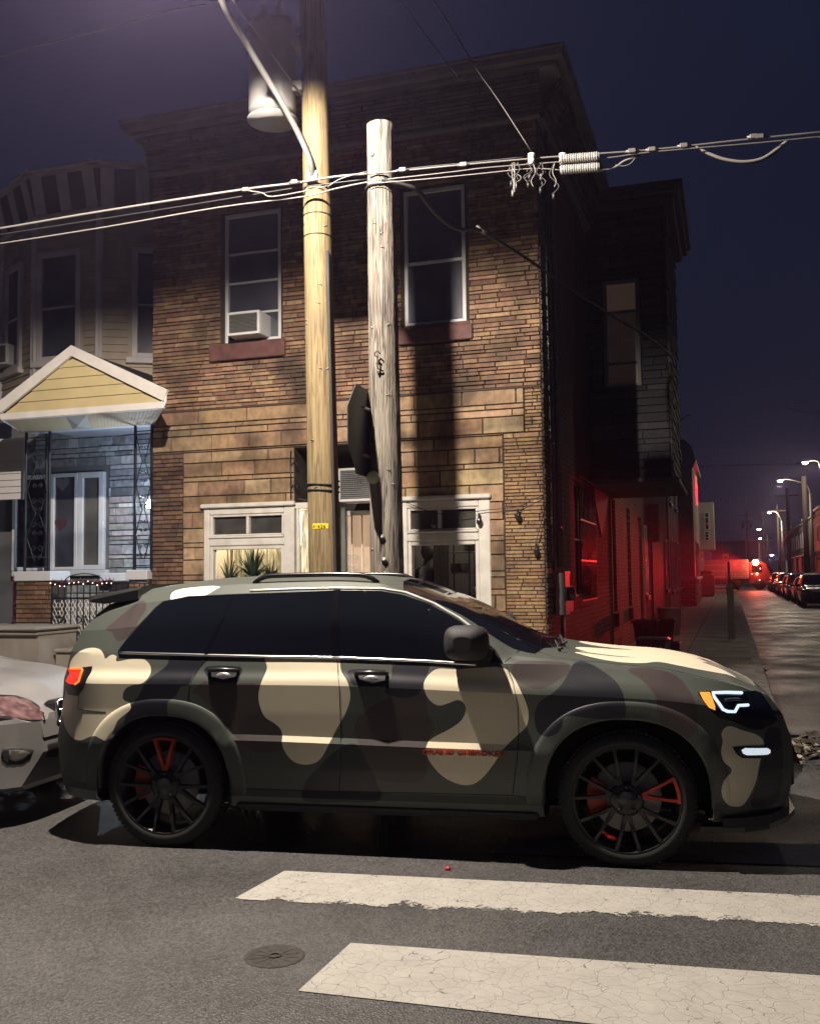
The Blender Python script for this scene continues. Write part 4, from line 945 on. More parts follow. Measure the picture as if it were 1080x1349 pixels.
# side-wall windows and door
GRL = MB(); u0, u1, z0, z1 = SW[0]
ws_ = window(cb, u0, u1, z0, z1, .06, T=SIDE, fm=BLK, gm=NGLASS2, rails=(.5,), muntins=(.5,), fw=.05)
for i in range(12): u = u0+.02+(u1-u0-.04)*i/11; GRL.tube([(u, -.09, z0-.05), (u, -.09, z1+.05)], .008, 6)
for z in (z0-.04, z0+.55, z0+1.15, z1+.04): GRL.box(u0-.03, u1+.03, -.098, -.082, z-.012, z+.012)
for i in range(5): scroll(GRL, u0+.3+i*.28, z1-.22, .05, 1 if i % 2 else -1, -.09)
GRL.build('security_grille', IRON, cb, T=SIDE)
for (u0, u1, z0, z1) in SW[1:]:
    window(cb, u0, u1, z0, z1, .07, T=SIDE, fm=WHT2, gm=NGLASS, fw=.05); m = MB(); m.bev(u0-.05, u1+.05, -.12, .02, z0-.26, z0-.01, .01); m.build('stone_sill', M('brown_sill', (.07, .04, .035), .8) if not bpy.data.materials.get('brown_sill') else bpy.data.materials['brown_sill'], cb, T=SIDE)
m = MB(); m.bev(12.95, 13.85, .05, .1, .15, 3.05, .01); m.bev(13.05, 13.75, .03, .05, .4, 1.4, .01); m.bev(13.05, 13.75, .03, .05, 1.6, 2.8, .01); m.build('side_door', M('grey_green_door', (.09, .10, .09), .6), cb, T=SIDE)
# conduits, meter box, hanging bulbs
CND = M('grey_conduit', (.09, .085, .085), .5, .3, var=.3)
for i, (u, d, z0, z1, r_) in enumerate(((.35, .06, 1.75, 7.6, .022), (.62, .07, 1.8, 7.3, .03), (.22, .05, 1.9, 7.0, .013), (.95, .05, 1.8, 5.4, .012))):
    m = MB(); pts = [(u, -d, z0)]+[(u+.012*math.sin(z*1.7+i), -d, z) for z in np.linspace(z0+.3, z1, 9)]; m.tube(pts, r_, 8)
    for z in np.arange(z0+.5, z1, 1.1): m.box(u-r_-.012, u+r_+.012, -d-r_-.003, -.005, z, z+.02)
    o = m.build('conduit', CND, None, B, T=SIDE); setp(o, ['grey conduit on the corner stones, just right of the pilaster', 'thickest grey conduit down the side wall corner', 'thin cable conduit closest to the pilaster edge', 'short thin conduit ending under the oriel'][i], 'conduit')
t = thing('meter_box', 'grey electric meter box with round meter on the side wall corner', 'meter box', B, (0, .6, .9))
m = MB(); m.bev(.42, .80, -.17, -.035, 1.18, 1.72, .012); m.bev(.40, .82, -.175, -.16, 1.70, 1.74, .005); m.tube([(.6, -.1, .2), (.6, -.1, 1.18)], .03, 10); m.build('case', M('meter_grey', (.2, .2, .2), .5, .2), t, T=SIDE)
m = MB(); m.bev(.85, 1.15, -.16, -.035, 1.2, 1.55, .012); m.build('second_case', bpy.data.materials['meter_grey'], t, T=SIDE)
m = MB(); m.lathe([(.09, 0), (.09, .05), (.08, .09), (0, .1)], 24, Matrix.Translation((.61, -.17, 1.45)) @ Matrix.Rotation(math.pi/2, 4, 'X')); m.build('meter', LENS, t, T=SIDE)
t = thing('string_lights', 'thin string of unlit bulbs strung from the corner over the right shop window', 'string lights', B, (-1, -.1, 2.3))
P0 = [B.on(x, y, -.08) for x, y in ((536, 662), (560, 672), (592, 678), (640, 672), (680, 668), (705, 657), (724, 648))]
m = MB(); m.tube(catmull(P0, 5), .005, 5); P1 = [B.on(x, y, -.08) for x, y in ((724, 648), (716, 675), (708, 706), (706, 715))]; m.tube(catmull(P1, 5), .005, 5); m.build('cord', BLKM, t)
for (x, y) in ((572, 680), (631, 676), (682, 670), (706, 716)):
    q = B.on(x, y, -.08); m = MB(); m.lathe([(.012, 0), (.016, -.05), (.034, -.09), (.036, -.12), (.02, -.15), (0, -.155)], 14, Matrix.Translation(q)); m.build('bulb', LENS, t)
# ================================================================ rowhouse with the bay and gabled porch
rh = thing('rowhouse', 'tan sided rowhouse with an upper bay over a gabled porch', 'house', B, (-7.5, 1, 0))
PW = 1.35
m = MB(); HO = []; p0 = B.on(70, 625, PW); p1 = B.on(139, 750, PW); wz1 = p0.z; wz0 = p1.z; wx0 = B.on(36, 700, PW).x; wx1 = p1.x
m.box(-10.6, -5.56, PW+.004, PW+.3, .1, 4.3); m.box(-10.6, -5.56, 1.2, 1.5, 4.3, 8.1); m.box(-10.6, -5.56, 1.5, 10, 8.0, 8.1); m.box(-10.6, -10.4, 1.5, 10, .1, 8); m.build('house_wall', M('house_wall_core', (.12, .12, .13), .9), rh)
GS = [(.30, .31, .33), (.24, .25, .27), (.36, .36, .37), (.20, .21, .22)]
s = MB(); cladding(s, -8.62, -5.56, 1.0, 4.2, [(wx0-.05, wx1+.08, wz0-.12, wz1+.1)], [.09, .12, .15, .07], (.18, .6), GS, d=.035, gap=.005, base=PW, seed=51, amp=.25)
s.build('porch_stone', M('grey_stone_veneer', (1, 1, 1), .75, attr='col', var=.3, vscale=12, bump=.012, bscale=16), rh)
fr_ = M('white_window_frame', (.55, .57, .60), .45)
xm = B.on(105, 700, PW).x; xl = B.on(70, 700, PW).x
pw = window(rh, xl, xm, wz0, wz1, PW-.05, fm=fr_, gm=NGLASS, rails=(), fw=.06); 
window(rh, xm+.01, wx1, wz0, wz1, PW-.05, fm=fr_, gm=M('sheer_glass', (.09, .085, .08), .3, var=.3, vscale=2), rails=(), fw=.09)
window(rh, wx0-.25, xl-.01, wz0, wz1, PW-.05, fm=fr_, gm=NGLASS2, rails=(), fw=.07)
m = MB(); m.bev(wx0-.2, wx1+.1, PW-.12, PW, wz0-.1, wz0-.005, .01); m.build('stone_sill', fr_, rh)
# hearts
def heart(u, z, s_): return [(u+s_*.0625*16*math.sin(t)**3/1.0, z+s_*.0625*(13*math.cos(t)-5*math.cos(2*t)-2*math.cos(3*t)-math.cos(4*t))) for t in np.linspace(0, 2*math.pi, 40)[:-1]]
for (x, y, s_, c, l) in ((81, 690, .12, (.05, .02, .025), 'dark red paper heart in the middle of the porch window'), (83, 637, .13, (.13, .11, .12), 'pale paper heart at the top of the porch window')):
    q = B.on(x, y, PW-.02); m = MB(); m.prism(heart(q.x, q.z, s_), PW-.030, PW-.024, 'y'); o = m.build('paper_heart', M('heart_paper', c, .8), None, B); setp(o, l, 'paper heart')
# porch ceiling beam, roof
PF = -.9; CO = -.05
a = B.on(3, 523, PF); ap = B.on(97, 459, PF); e = B.on(219, 520, PF)
XL, XR, ZA, ZE = a.x, e.x, ap.z, (a.z+e.z)/2; XA = ap.x
zc0 = B.on(100, 566, CO).z; xc0, xc1 = B.on(30, 570, CO).x, B.on(204, 558, CO).x
m = MB(); m.loft([[(XL, PF, ZE), (XA, PF, ZA), (XA, PF, ZA-.13), (XL+.12, PF, ZE-.06)], [(xc0-.1, -.02, ZE), (XA, .02, ZA), (XA, .02, ZA-.13), (xc0, -.02, ZE-.06)], [(xc0-.1, 1.2, ZE), (XA, 1.2, ZA), (XA, 1.2, ZA-.13), (xc0, 1.2, ZE-.06)]])
m.loft([[(XR, PF, ZE), (XA, PF, ZA), (XA, PF, ZA-.13), (XR-.12, PF, ZE-.06)], [(xc1+.0, -.02, ZE), (XA, .02, ZA), (XA, .02, ZA-.13), (xc1-.1, -.02, ZE-.06)], [(-5.57, 1.2, ZE), (XA, 1.2, ZA), (XA, 1.2, ZA-.13), (-5.6, 1.2, ZE-.06)]]); m.build('porch_roof', M('black_roofing', (.018, .018, .02), .9), rh)
fa = MB()
for sg, X in ((1, XL), (-1, XR)):
    fa.loft([[(X-sg*.05, y, ZE-.02), (XA, y, ZA+.035), (XA, y, ZA-.11), (X+sg*.02, y, ZE-.16)] for y in (PF-.05, PF-.005)])
fa.bev(XL+.02, XR-.02, PF-.045, PF+.02, ZE-.26, ZE-.165, .008)

for Xf, Xb in ((XR, xc1), (XL, xc0)): fa.loft([[(Xf, PF-.03, ZE-.02), (Xf+.03*(1 if Xf == XR else -1), PF-.03, ZE-.03), (Xf+.03*(1 if Xf == XR else -1), PF-.03, ZE-.17), (Xf-.02*(1 if Xf == XR else -1), PF-.03, ZE-.26)], [(Xb, CO, ZE-.02), (Xb+.03*(1 if Xf == XR else -1), CO, ZE-.03), (Xb+.03*(1 if Xf == XR else -1), CO, zc0+.05), (Xb, CO, zc0)]])
fa.build('gable_fascia', M('porch_white', (.60, .575, .54), .5, var=.08), rh)
s = MB(); nb = 5; zb = ZE-.165; zt = ZA-.11
for i in range(nb):
    za = zb+(zt-zb)*i/nb; zbb = zb+(zt-zb)*(i+1)/nb; f0 = (za-zb)/(zt-zb); f1 = (zbb-zb)/(zt-zb)
    xl0, xr0 = XL+.06+(XA-XL-.06)*f0, XR-.06+(XA-XR+.06)*f0; xl1, xr1 = XL+.06+(XA-XL-.06)*f1, XR-.06+(XA-XR+.06)*f1
    s.add([(xl0, PF-.012, za), (xr0, PF-.012, za), (xr1, PF+.006, zbb), (xl1, PF+.006, zbb), (xl0, PF+.01, za), (xr0, PF+.01, za)], [(0, 1, 2, 3), (0, 4, 5, 1)])
s.build('gable_siding', YSID, rh)
sf = MB(); N = 44; zf = ZE-.255                 # sloping boarded soffit
for i in range(N):
    f0, f1 = i/N, (i+.93)/N; 
    if .40 < (f0+f1)/2 < .52: continue
    xa, xb = XL+.05+(XR-XL-.1)*f0, XL+.05+(XR-XL-.1)*f1; xc, xd = xc0+(xc1-xc0)*f0, xc0+(xc1-xc0)*f1
    sf.add([(xa, PF+.02, zf), (xb, PF+.02, zf), (xd, CO, zc0), (xc, CO, zc0), (xa, PF+.02, zf+.02), (xb, PF+.02, zf+.02), (xd, CO, zc0+.02), (xc, CO, zc0+.02)], [(0, 3, 2, 1), (0, 1, 5, 4), (1, 2, 6, 5), (3, 0, 4, 7)])
sf.build('soffit_boards', M('tan_soffit', (.33, .27, .17), .6), rh)
sm_ = MB(); 
f0, f1 = .395, .53; xa, xb, xc, xd = XL+.05+(XR-XL-.1)*f0, XL+.05+(XR-XL-.1)*f1, xc0+(xc1-xc0)*f0, xc0+(xc1-xc0)*f1
sm_.add([(xa, PF+.02, zf), (xb, PF+.02, zf), (xd, CO, zc0), (xc, CO, zc0), ((xa+xd)/2, (PF+CO)/2, (zf+zc0)/2-.05)], [(0, 4, 1), (1, 4, 2), (2, 4, 3), (3, 4, 0)])
sm_.build('soffit_metal_patch', M('dull_aluminium', (.4, .38, .35), .35, .4), rh)
bm_ = MB(); bm_.bev(xc0-.05, xc1+.0, CO-.02, CO+.14, zc0-.0, zc0+.2, .01); bm_.box(xc0-.05, xc1, CO+.14, PW, zc0+.12, zc0+.14); bm_.loft([[(XL+.06, PF+.03, ZE-.14), (XR-.06, PF+.03, ZE-.14), (XR-.06, PF+.03, ZE-.12), (XL+.06, PF+.03, ZE-.12)], [(xc0+.02, CO, ZE-.14), (xc1-.02, CO, ZE-.14), (xc1-.02, CO, ZE-.12), (xc0+.02, CO, ZE-.12)]]); bm_.build('porch_ceiling', M('porch_ceiling_paint', (.30, .32, .36), .6), rh)
# wrought-iron columns
capz = B.on(100, 752, CO).z
def ironcol(x0, x1, zb_, zt_, y):
    m = MB(); r_ = .017
    for (xx, yy) in ((x0, y), (x1, y), ((x0+x1)/2+.03, y+.16)):
        m.bev(xx-r_, xx+r_, yy-r_, yy+r_, zb_, zt_, .004)
    for zz in (zb_+.06, zt_-.08, zt_-.2, zb_+.2): m.tube([(x0, y, zz), (x1, y, zz)], .009, 5); m.tube([(x1, y, zz), ((x0+x1)/2+.03, y+.16, zz)], .009, 5)
    w_ = (x1-x0); n_ = 5; hh = (zt_-zb_-.3)/n_
    for i in range(n_):
        zb2 = zb_+.15+i*hh; xm_ = (x0+x1)/2
        for sg in (-1, 1):
            pts = [(xm_+sg*w_*(.40*math.cos(q*math.pi/2)), y, zb2+hh*(.10+.75*q)) for q in np.linspace(-1, 1, 9)/1 if True]
            pts = [(xm_+sg*(w_*.42-w_*.36*((k/10)**1.3)), y, zb2+hh*k/10) for k in range(11)] if i % 2 else [(xm_+sg*(w_*.06+w_*.36*((k/10)**.8)), y, zb2+hh*k/10) for k in range(11)]
            m.tube(pts, .007, 5); scroll(m, xm_+sg*.01, zb2+hh*.5, w_*.13, sg, y, 1, .007); scroll(m, xm_+sg*.01, zb2+hh*.2, w_*.10, sg, y, -1, .007)
    return m.build('iron_column', IRON, rh)
ironcol(B.on(35, 600, CO).x, B.on(66, 600, CO).x, capz, zc0, CO)
ironcol(B.on(177, 600, CO).x, B.on(199, 600, CO).x, capz, zc0, CO+.03)
# porch wall piers and caps
PBR = [(.20, .11, .065), (.17, .09, .055), (.23, .13, .08)]
for (xa, xb) in ((B.on(22, 800, CO).x, B.on(68, 800, CO).x), (B.on(170, 800, CO).x, -5.57)):
    w = MB(); w.box(xa, xb, CO+.0, CO+.35, .1, capz-.14); w.build('pier_core', MORT, rh)
    s = MB(); cladding(s, xa, xb, .15, capz-.14, [], [.068], (.19, .21), PBR, d=.004, gap=.005, base=CO, seed=int(xa*-10), amp=.2); s.build('brick_pier', BRICKS, rh)
m = MB(); m.bev(B.on(20, 760, CO).x, B.on(70, 760, CO).x, CO-.05, CO+.4, capz-.14, capz, .01); m.build('pier_cap', fr_, rh)
m = MB(); m.bev(B.on(70, 760, CO).x+.005, B.on(142, 760, CO).x, PW-.3, PW-.1, capz-.16, capz-.03, .01); m.build('window_ledge', fr_, rh)
m = MB(); m.bev(B.on(170, 760, CO).x-.02, -5.57, CO-.05, CO+.4, capz-.14, capz, .01); m.build('pier_cap', fr_, rh)
fl = MB(); fl.box(-8.7, -5.57, CO+.02, PW, .1, .98); fl.build('porch_floor', CONC, rh)
# upper bay
FY = .6
bxl, bxr = B.on(46, 400, FY).x, B.on(131, 400, FY).x; bzt = B.on(90, 225, FY).z; bzb = 4.6
RY = 1.2; rx = -5.75; lx = bxl-(rx-bxr)
def bayface(ax, ay, bx, by, wins, seed):
    L_ = math.hypot(bx-ax, by-ay); T = Matrix.Translation((ax, ay, 0)) @ Matrix.Rotation(math.atan2(by-ay, bx-ax), 4, 'Z')
    m = MB(); m.box(0, L_, .012, .1, bzb, bzt-.1); m.build('bay_wall', SIDING, rh, T=T)
    s = MB(); z = bzb
    while z < bzt-.75:
        for (p, q) in [(0.0, L_)] if not any(z+.05 > w_[2]-.08 and z < w_[3]+.08 for w_ in wins) else [(0.0, wins[0][0]-.06), (wins[-1][1]+.06, L_)]:
            if q-p > .02: s.add([(p, -.016, z), (q, -.016, z), (q, .008, z+.115), (p, .008, z+.115), (p, .012, z), (q, .012, z)], [(0, 1, 2, 3), (0, 4, 5, 1)])
        z += .115
    s.build('lap_siding', SIDING, rh, T=T)
    m = MB()
    for u in (0, L_): m.bev(u-.055, u+.055, -.035, .03, bzb, bzt-.72, .01)
    m.build('corner_board', TRIMG, rh, T=T)
    for w_ in wins:
        window(rh, *w_, -.03, T=T, fm=TRIMG, gm=NGLASS, rails=(.48,), fw=.085, sw=.03); m = MB(); m.bev(w_[0]-.08, w_[1]+.08, -.09, .02, w_[2]-.10, w_[2]-.005, .01); m.build('window_sill', TRIMG, rh, T=T)
    m = MB(); m.bev(-.03, L_+.03, -.05, .05, bzt-.72, bzt-.66, .01); m.build('frieze_molding', TRIMG, rh, T=T); m = MB(); m.bev(-.10, L_+.10, -.16, .05, bzt-.10, bzt-.04, .01); m.bev(-.14, L_+.14, -.22, .1, bzt-.04, bzt, .01); m.build('bay_cornice', TRIMG, rh, T=T)
    m = MB(); m.add([(0, -.01, bzt-.66), (L_, -.01, bzt-.66), (L_+.06, -.15, bzt-.10), (-.06, -.15, bzt-.10)], [(0, 1, 2, 3)]); m.build('frieze_panel', M('dark_frieze', (.07, .065, .06), .8) if not bpy.data.materials.get('dark_frieze') else bpy.data.materials['dark_frieze'], rh, T=T)
    nb_ = max(2, int(L_/.55))
    for i in range(nb_+1):
        m = MB(); u = .02+(L_-.24)*i/nb_; m.add([(u, -.02, bzt-.655), (u+.2, -.02, bzt-.655), (u+.2, -.165, bzt-.105), (u, -.165, bzt-.105), (u, .02, bzt-.655), (u+.2, .02, bzt-.655), (u+.2, -.1, bzt-.105), (u, -.1, bzt-.105)], [(0, 1, 2, 3), (0, 3, 7, 4), (1, 5, 6, 2)])
        m.build('cornice_bracket', TRIMG, rh, T=T)
wa, wb_ = B.on(52, 335, FY), B.on(107, 472, FY)
bayface(bxl, FY, bxr, FY, [(wa.x-bxl, wb_.x-bxl, wb_.z, wa.z)], 1)
Lr = math.hypot(rx-bxr, RY-FY); bayface(bxr, FY, rx, RY, [(Lr*.38, Lr*.38+.62, wb_.z, wa.z)], 2)
bayface(lx, RY, bxl, FY, [(Lr*.15, Lr*.15+.62, wb_.z, wa.z)], 3)
# neighbour beyond the left edge
nh = thing('neighbouring_house', 'white sided house mostly outside the left edge beyond the tan rowhouse', 'house', B, (-11, 1, 0))
m = MB(); m.box(-15.5, -10.62, 1.3, 9, .1, 8.2); m.build('house_wall', M('grey_house_wall', (.12, .12, .12), .9), nh)  # one even grey for the whole wall
q0 = B.on(-30, 575, -.3); q1 = B.on(30, 570, -.3)
s = MB(); NX = B.on(31, 610, .4).x
for i in range(9): s.add([(-10.4, .4, 2.95+i*.1), (NX, .4, 2.95+i*.1), (NX, .42, 3.05+i*.1), (-10.4, .42, 3.05+i*.1)], [(0, 1, 2, 3)])
s.box(-10.4, NX, .43, .48, 2.95, 3.9); s.build('porch_side_siding', M('white_siding', (.55, .53, .52), .6), nh)
s = MB(); s.loft([[(-10.8, -.7, 4.05), (NX, -.7, 4.05), (NX, -.7, 3.9), (-10.8, -.7, 3.9)], [(-10.8, .4, 4.5), (NX-.1, .4, 4.5), (NX-.1, .4, 4.35), (-10.8, .4, 4.35)]]); s.build('porch_roof', M('neighbour_soffit', (.28, .23, .15), .7), nh)
t = aircon(B.on(-25, 470, .9).x, B.on(15, 470, .9).x, B.on(0, 482, .9).z, B.on(0, 455, .9).z, .8, 1.1, 'white window air conditioner half cut off at the left edge')
# porch lamp
PL = B.on(203, 665, .35)
t = thing('porch_lamp', 'bright white lamp by the porch column at the corner building edge', 'lamp', B, (PL.x-.02, PL.y, PL.z-.08))
m = MB(); m.lathe([(0, -.06), (.05, -.05), (.05, -.03)], 16, Matrix.Translation((PL.x-.04, PL.y, PL.z-.02))); m.bev(PL.x-.0, PL.x+.04, PL.y-.03, PL.y+.03, PL.z-.08, PL.z-.03, .005); m.build('bracket', BLK, t)
m = MB(); m.smooth = True; m.lathe([(0, -.05), (.06, -.05), (.085, -.01), (.08, .03), (.04, .07), (0, .08)], 16, Matrix.Translation((PL.x-.04, PL.y, PL.z))); m.build('bulb', lamp_mat('lit_cold_bulb', (.8, .92, 1), 90), t)
lp = light('bulb_light', 'POINT', (0, 0, 0), 85, (.62, .78, 1), t, shadow_soft_size=.05); lp.location = (-.06, -.10, .10)
# gate with diamond mesh, garland, planter box and retaining wall
gt = thing('iron_gate', 'black iron gate with diamond mesh between the brick porch piers', 'gate', B, (-6.4, -.2, .9))
gx0, gx1 = B.on(69, 800, -.2).x, B.on(153, 800, -.2).x; gz0, gz1 = B.on(100, 850, -.2).z, B.on(100, 768, -.2).z; zm_ = B.on(100, 788, -.2).z
m = MB()
for i in range(11): u = gx0+(gx1-gx0)*i/10; m.bev(u-.007, u+.007, -.207, -.193, gz0, gz1+.02*math.sin(i), .002)
for z in (gz0, zm_, gz1-.02): m.box(gx0-.01, gx1+.01, -.212, -.188, z-.012, z+.012)
pts = [((gx0+gx1)/2+(gx1-gx0)*.3*math.cos(a), -.2, gz1+.02+.11*math.sin(a)) for a in np.linspace(0, math.pi, 14)]; m.tube(pts, .008, 5)
for i in range(4): scroll(m, gx0+.2+i*.2, gz0+.35, .06, 1 if i % 2 else -1, -.205, 1, .008); scroll(m, gx0+.3+i*.18, gz0+.16, .05, -1 if i % 2 else 1, -.205, 1, .008)
m.build('bars', IRON, gt)
m = MB(); st = .062; W_, H_ = gx1-gx0, zm_-gz0
for sg in (1, -1):
    for k in range(-20, 40):
        c0 = k*st; P = []
        for t_ in (0, 1):
            z = H_*t_; u = c0+sg*z*.55; P.append((u, z))
        (ua, za), (ub, zb2) = P
        if ub == ua: continue
        ta = [max(0, min(1, (lim-ua)/(ub-ua))) for lim in (0, W_)]; t0_, t1_ = min(ta), max(ta)
        if (ua < 0 and ub < 0) or (ua > W_ and ub > W_) or t1_-t0_ < .02: continue
        A_ = (gx0+ua+(ub-ua)*t0_, -.185, gz0+H_*t0_); B_ = (gx0+ua+(ub-ua)*t1_, -.185, gz0+H_*t1_); m.tube([A_, B_], .007, 4)
m.build('diamond_mesh', M('pale_mesh', (.50, .46, .42), .6), gt)
gl = MB(); rng = random.Random(9)
gpts = [B.on(x, y, -.27) for x, y in ((70, 766), (90, 770), (110, 764), (130, 768), (150, 764))]
gl.col = (.05, .012, .015)
for k in range(520):
    f = rng.random()*(len(gpts)-1); i = int(f); p = gpts[i].lerp(gpts[i+1], f-i); a = Vector((rng.gauss(0, 1), rng.gauss(0, 1), rng.gauss(0, 1))).normalized(); b_ = a.cross(Vector((0, 0, 1))).normalized()*.008
    tip = p+a*rng.uniform(.03, .08); gl.col = (.16, .02, .03) if rng.random() < .5 else (.03, .02, .02); gl.add([p-b_, p+b_, tip], [(0, 1, 2)])
g = thing('garland', 'red and dark tinsel garland with tiny lights along the top of the gate', 'garland', B, (-6.4, -.27, 1.6)); gl.build('tinsel', M('tinsel', (1, 1, 1), .4, attr='col'), g)
lm = lamp_mat('fairy_light', (1, .75, .65), 5)
for k in range(14):
    f = k/13*(len(gpts)-1)*.999; i = int(f); p = gpts[i].lerp(gpts[i+1], f-i)+Vector((0, -.05, rng.uniform(-.05, .04))); m = MB(); m.lathe([(0, -.009), (.009, 0), (0, .009)], 6, Matrix.Translation(p)); m.build('fairy_light', lm, g)
g2 = MB(); rg = [B.on(x, y, -.3) for x, y in ((18, 760), (20, 790), (18, 822))]
for k in range(160):
    f = rng.random()*(len(rg)-1); i = int(f); p = rg[i].lerp(rg[i+1], f-i); a = Vector((rng.gauss(0, 1), rng.gauss(0, 1), rng.gauss(0, 1))).normalized(); b_ = a.cross(Vector((0, 0, 1))).normalized()*.007; g2.col = (.10, .02, .03); g2.add([p-b_, p+b_, p+a*.06], [(0, 1, 2)])
o = g2.build('garland', bpy.data.materials['tinsel'], None, B); setp(o, 'dark red garland hanging down the dark gate at the left edge', 'garland')
rt = thing('retaining_wall', 'low beige concrete wall with a moulded cap below the brick porch', 'wall', B, (-7.2, -1.0, 0))
zt_ = B.on(30, 826, -1.0).z; xr_ = B.on(53, 850, -1.0).x
m = MB(); m.box(-12, xr_-.02, -1.0, -.1, .1, zt_-.12); m.build('wall_face', CONC, rt)
m = MB(); m.bev(-12, xr_, -1.06, -.1, zt_-.12, zt_-.06, .02); m.bev(-12, xr_+.03, -1.1, -.1, zt_-.055, zt_, .02); m.build('wall_cap', CONC, rt)
st_ = thing('front_steps', 'concrete steps in front of the iron gate', 'steps', B, (-6, -.8, 0))
z2 = B.on(100, 855, -.75).z
m = MB(); m.bev(xr_+.05, -5.0, -.75, .0, .12, z2-.06, .01); m.bev(xr_+.05, -4.98, -.79, .0, z2-.055, z2, .015); m.bev(xr_+.05, -4.6, -1.15, -.75, .12, .45, .01); m.build('tread', CONC, st_)
sg_ = MB(); sg_.loft([[(B.on(155, 779, -.6).x, -.6-.2*k, B.on(155, 779, -.6).z-.03*k), (B.on(205, 777, -.6).x, -.6-.2*k, B.on(205, 777, -.6).z-.03*k), (B.on(170, 795, -.6).x, -.6-.2*k, B.on(170, 795, -.6).z-.05*k)] for k in (0, 1)])
pg = thing('railing', 'short white iron railing beside the porch steps', 'railing', B, (-5.7, -.4, .9))
m = MB()
for i in range(6): u = B.on(156+i*7, 800, -.35).x; m.tube([(u, -.35, .7), (u, -.35, capz-.18)], .008, 5)
m.tube([(B.on(154, 800, -.35).x, -.35, capz-.18), (B.on(196, 800, -.35).x, -.35, capz-.18)], .012, 6); m.build('bars', IRON, pg)
# ================================================================ ground
def asphalt():
    m = bpy.data.materials.new('asphalt'); m.use_nodes = True; n = m.node_tree; p = n.nodes['Principled BSDF']; L = n.links.new
    tc = n.nodes.new('ShaderNodeTexCoord')
    def noise(s, d=8, r=.6):
        t = n.nodes.new('ShaderNodeTexNoise'); t.inputs['Scale'].default_value = s; t.inputs['Detail'].default_value = d; t.inputs['Roughness'].default_value = r; L(tc.outputs['Object'], t.inputs['Vector']); return t.outputs[0]
    def mr(x, a, b, c, d):
        r = n.nodes.new('ShaderNodeMapRange'); r.inputs[1].default_value = a; r.inputs[2].default_value = b; r.inputs[3].default_value = c; r.inputs[4].default_value = d; L(x, r.inputs[0]); return r.outputs[0]
    def math_(op, a, b):
        x = n.nodes.new('ShaderNodeMath'); x.operation = op
        for i, v in enumerate((a, b)):
            if isinstance(v, (int, float)): x.inputs[i].default_value = v
            else: L(v, x.inputs[i])
        return x.outputs[0]
    v = n.nodes.new('ShaderNodeTexVoronoi'); v.inputs['Scale'].default_value = 95; L(tc.outputs['Object'], v.inputs['Vector'])
    sp = mr(v.outputs['Color'], .0, 1, .45, 1.9)
    big = mr(noise(.55), .3, .7, .80, 1.18); mid = mr(noise(4.5, 6), .3, .75, .88, 1.14); st = mr(noise(3.2, 10, .75), .55, .66, 1, .68)
    k = math_('MULTIPLY', math_('MULTIPLY', sp, big), math_('MULTIPLY', mid, st))
    cc = n.nodes.new('ShaderNodeVectorMath'); cc.operation = 'SCALE'; cc.inputs[0].default_value = (.051, .0495, .049); L(k, cc.inputs['Scale']); L(cc.outputs[0], p.inputs['Base Color'])
    L(mr(noise(.8), .35, .65, .36, .62), p.inputs['Roughness']); p.inputs['Specular IOR Level'].default_value = .5
    b = n.nodes.new('ShaderNodeBump'); b.inputs['Distance'].default_value = .004; b.inputs['Strength'].default_value = .8; L(v.outputs['Distance'], b.inputs['Height'])
    b2 = n.nodes.new('ShaderNodeBump'); b2.inputs['Distance'].default_value = .004; b2.inputs['Strength'].default_value = .5; L(noise(3), b2.inputs['Height']); L(b.outputs[0], b2.inputs['Normal']); L(b2.outputs[0], p.inputs['Normal'])
    return m
ASPH = asphalt()
m = MB(); m.add([(-300, -60, 0), (300, -60, 0), (300, 500, 0), (-300, 500, 0)], [(0, 1, 2, 3)]); o = m.build('road', ASPH, None, WF, base=(0, 0, 0)); setp(o, kind='structure')
KY = 2.02; KX = 2.62
def slab_mat():
    m = M('sidewalk_concrete', (.27, .245, .21), .85, var=.18, vscale=2.5, bump=.003, bscale=50, dirt=.55, dirtcol=(.085, .075, .065), dscale=.8); return m
SLAB = slab_mat()
kc = lambda s: B.I @ C.w(s, KY+.16, 0)
# intersection of main kerb line and the side kerb line, rounded
a0, a1 = B.I @ C.w(-40, KY, 0), B.I @ C.w(0, KY, 0); t = (KX-a0.x)/(a1.x-a0.x); cy = a0.y+(a1.y-a0.y)*t
arc = []; rr_ = 1.3; dv = Vector((a1.x-a0.x, a1.y-a0.y, 0)).normalized()
P1 = Vector((KX, cy, 0))-dv*rr_; P2 = Vector((KX, cy+rr_, 0)); Pc = Vector((KX, cy, 0))
for k in range(9): f = k/8; arc.append((P1*(1-f)**2+Pc*2*f*(1-f)+P2*f*f))
def off_in(pts, d):
    out = []
    for i, p in enumerate(pts):
        q = (pts[min(i+1, len(pts)-1)]-pts[max(i-1, 0)]).normalized(); out.append(p+Vector((-q.y, q.x, 0))*d)
    return out
line = [Vector((a0.x, a0.y, 0))]+arc+[Vector((KX, 10, 0)), Vector((KX, 30, 0)), Vector((KX, 79, 0))]
inn = off_in(line, .15)
m = MB(); n_ = len(line)
m.loft([[(a.x, a.y, -.02), (a.x+.0, a.y, .135), (a.x+(b.x-a.x)*.12, a.y+(b.y-a.y)*.12, .15), (b.x, b.y, .152), (b.x, b.y, -.02)] for a, b in zip(line, inn)])
o = m.build('kerb', M('granite_kerb', (.26, .24, .22), .8, var=.3, vscale=9, bump=.006, bscale=25, dirt=.5, dirtcol=(.1, .09, .08), dscale=3), None, B, base=(0, 0, 0)); setp(o, kind='structure')
m = MB(); poly = [(p.x, p.y) for p in inn]+[(-1, 79), (-1, 1.2), (-45, 1.2)]
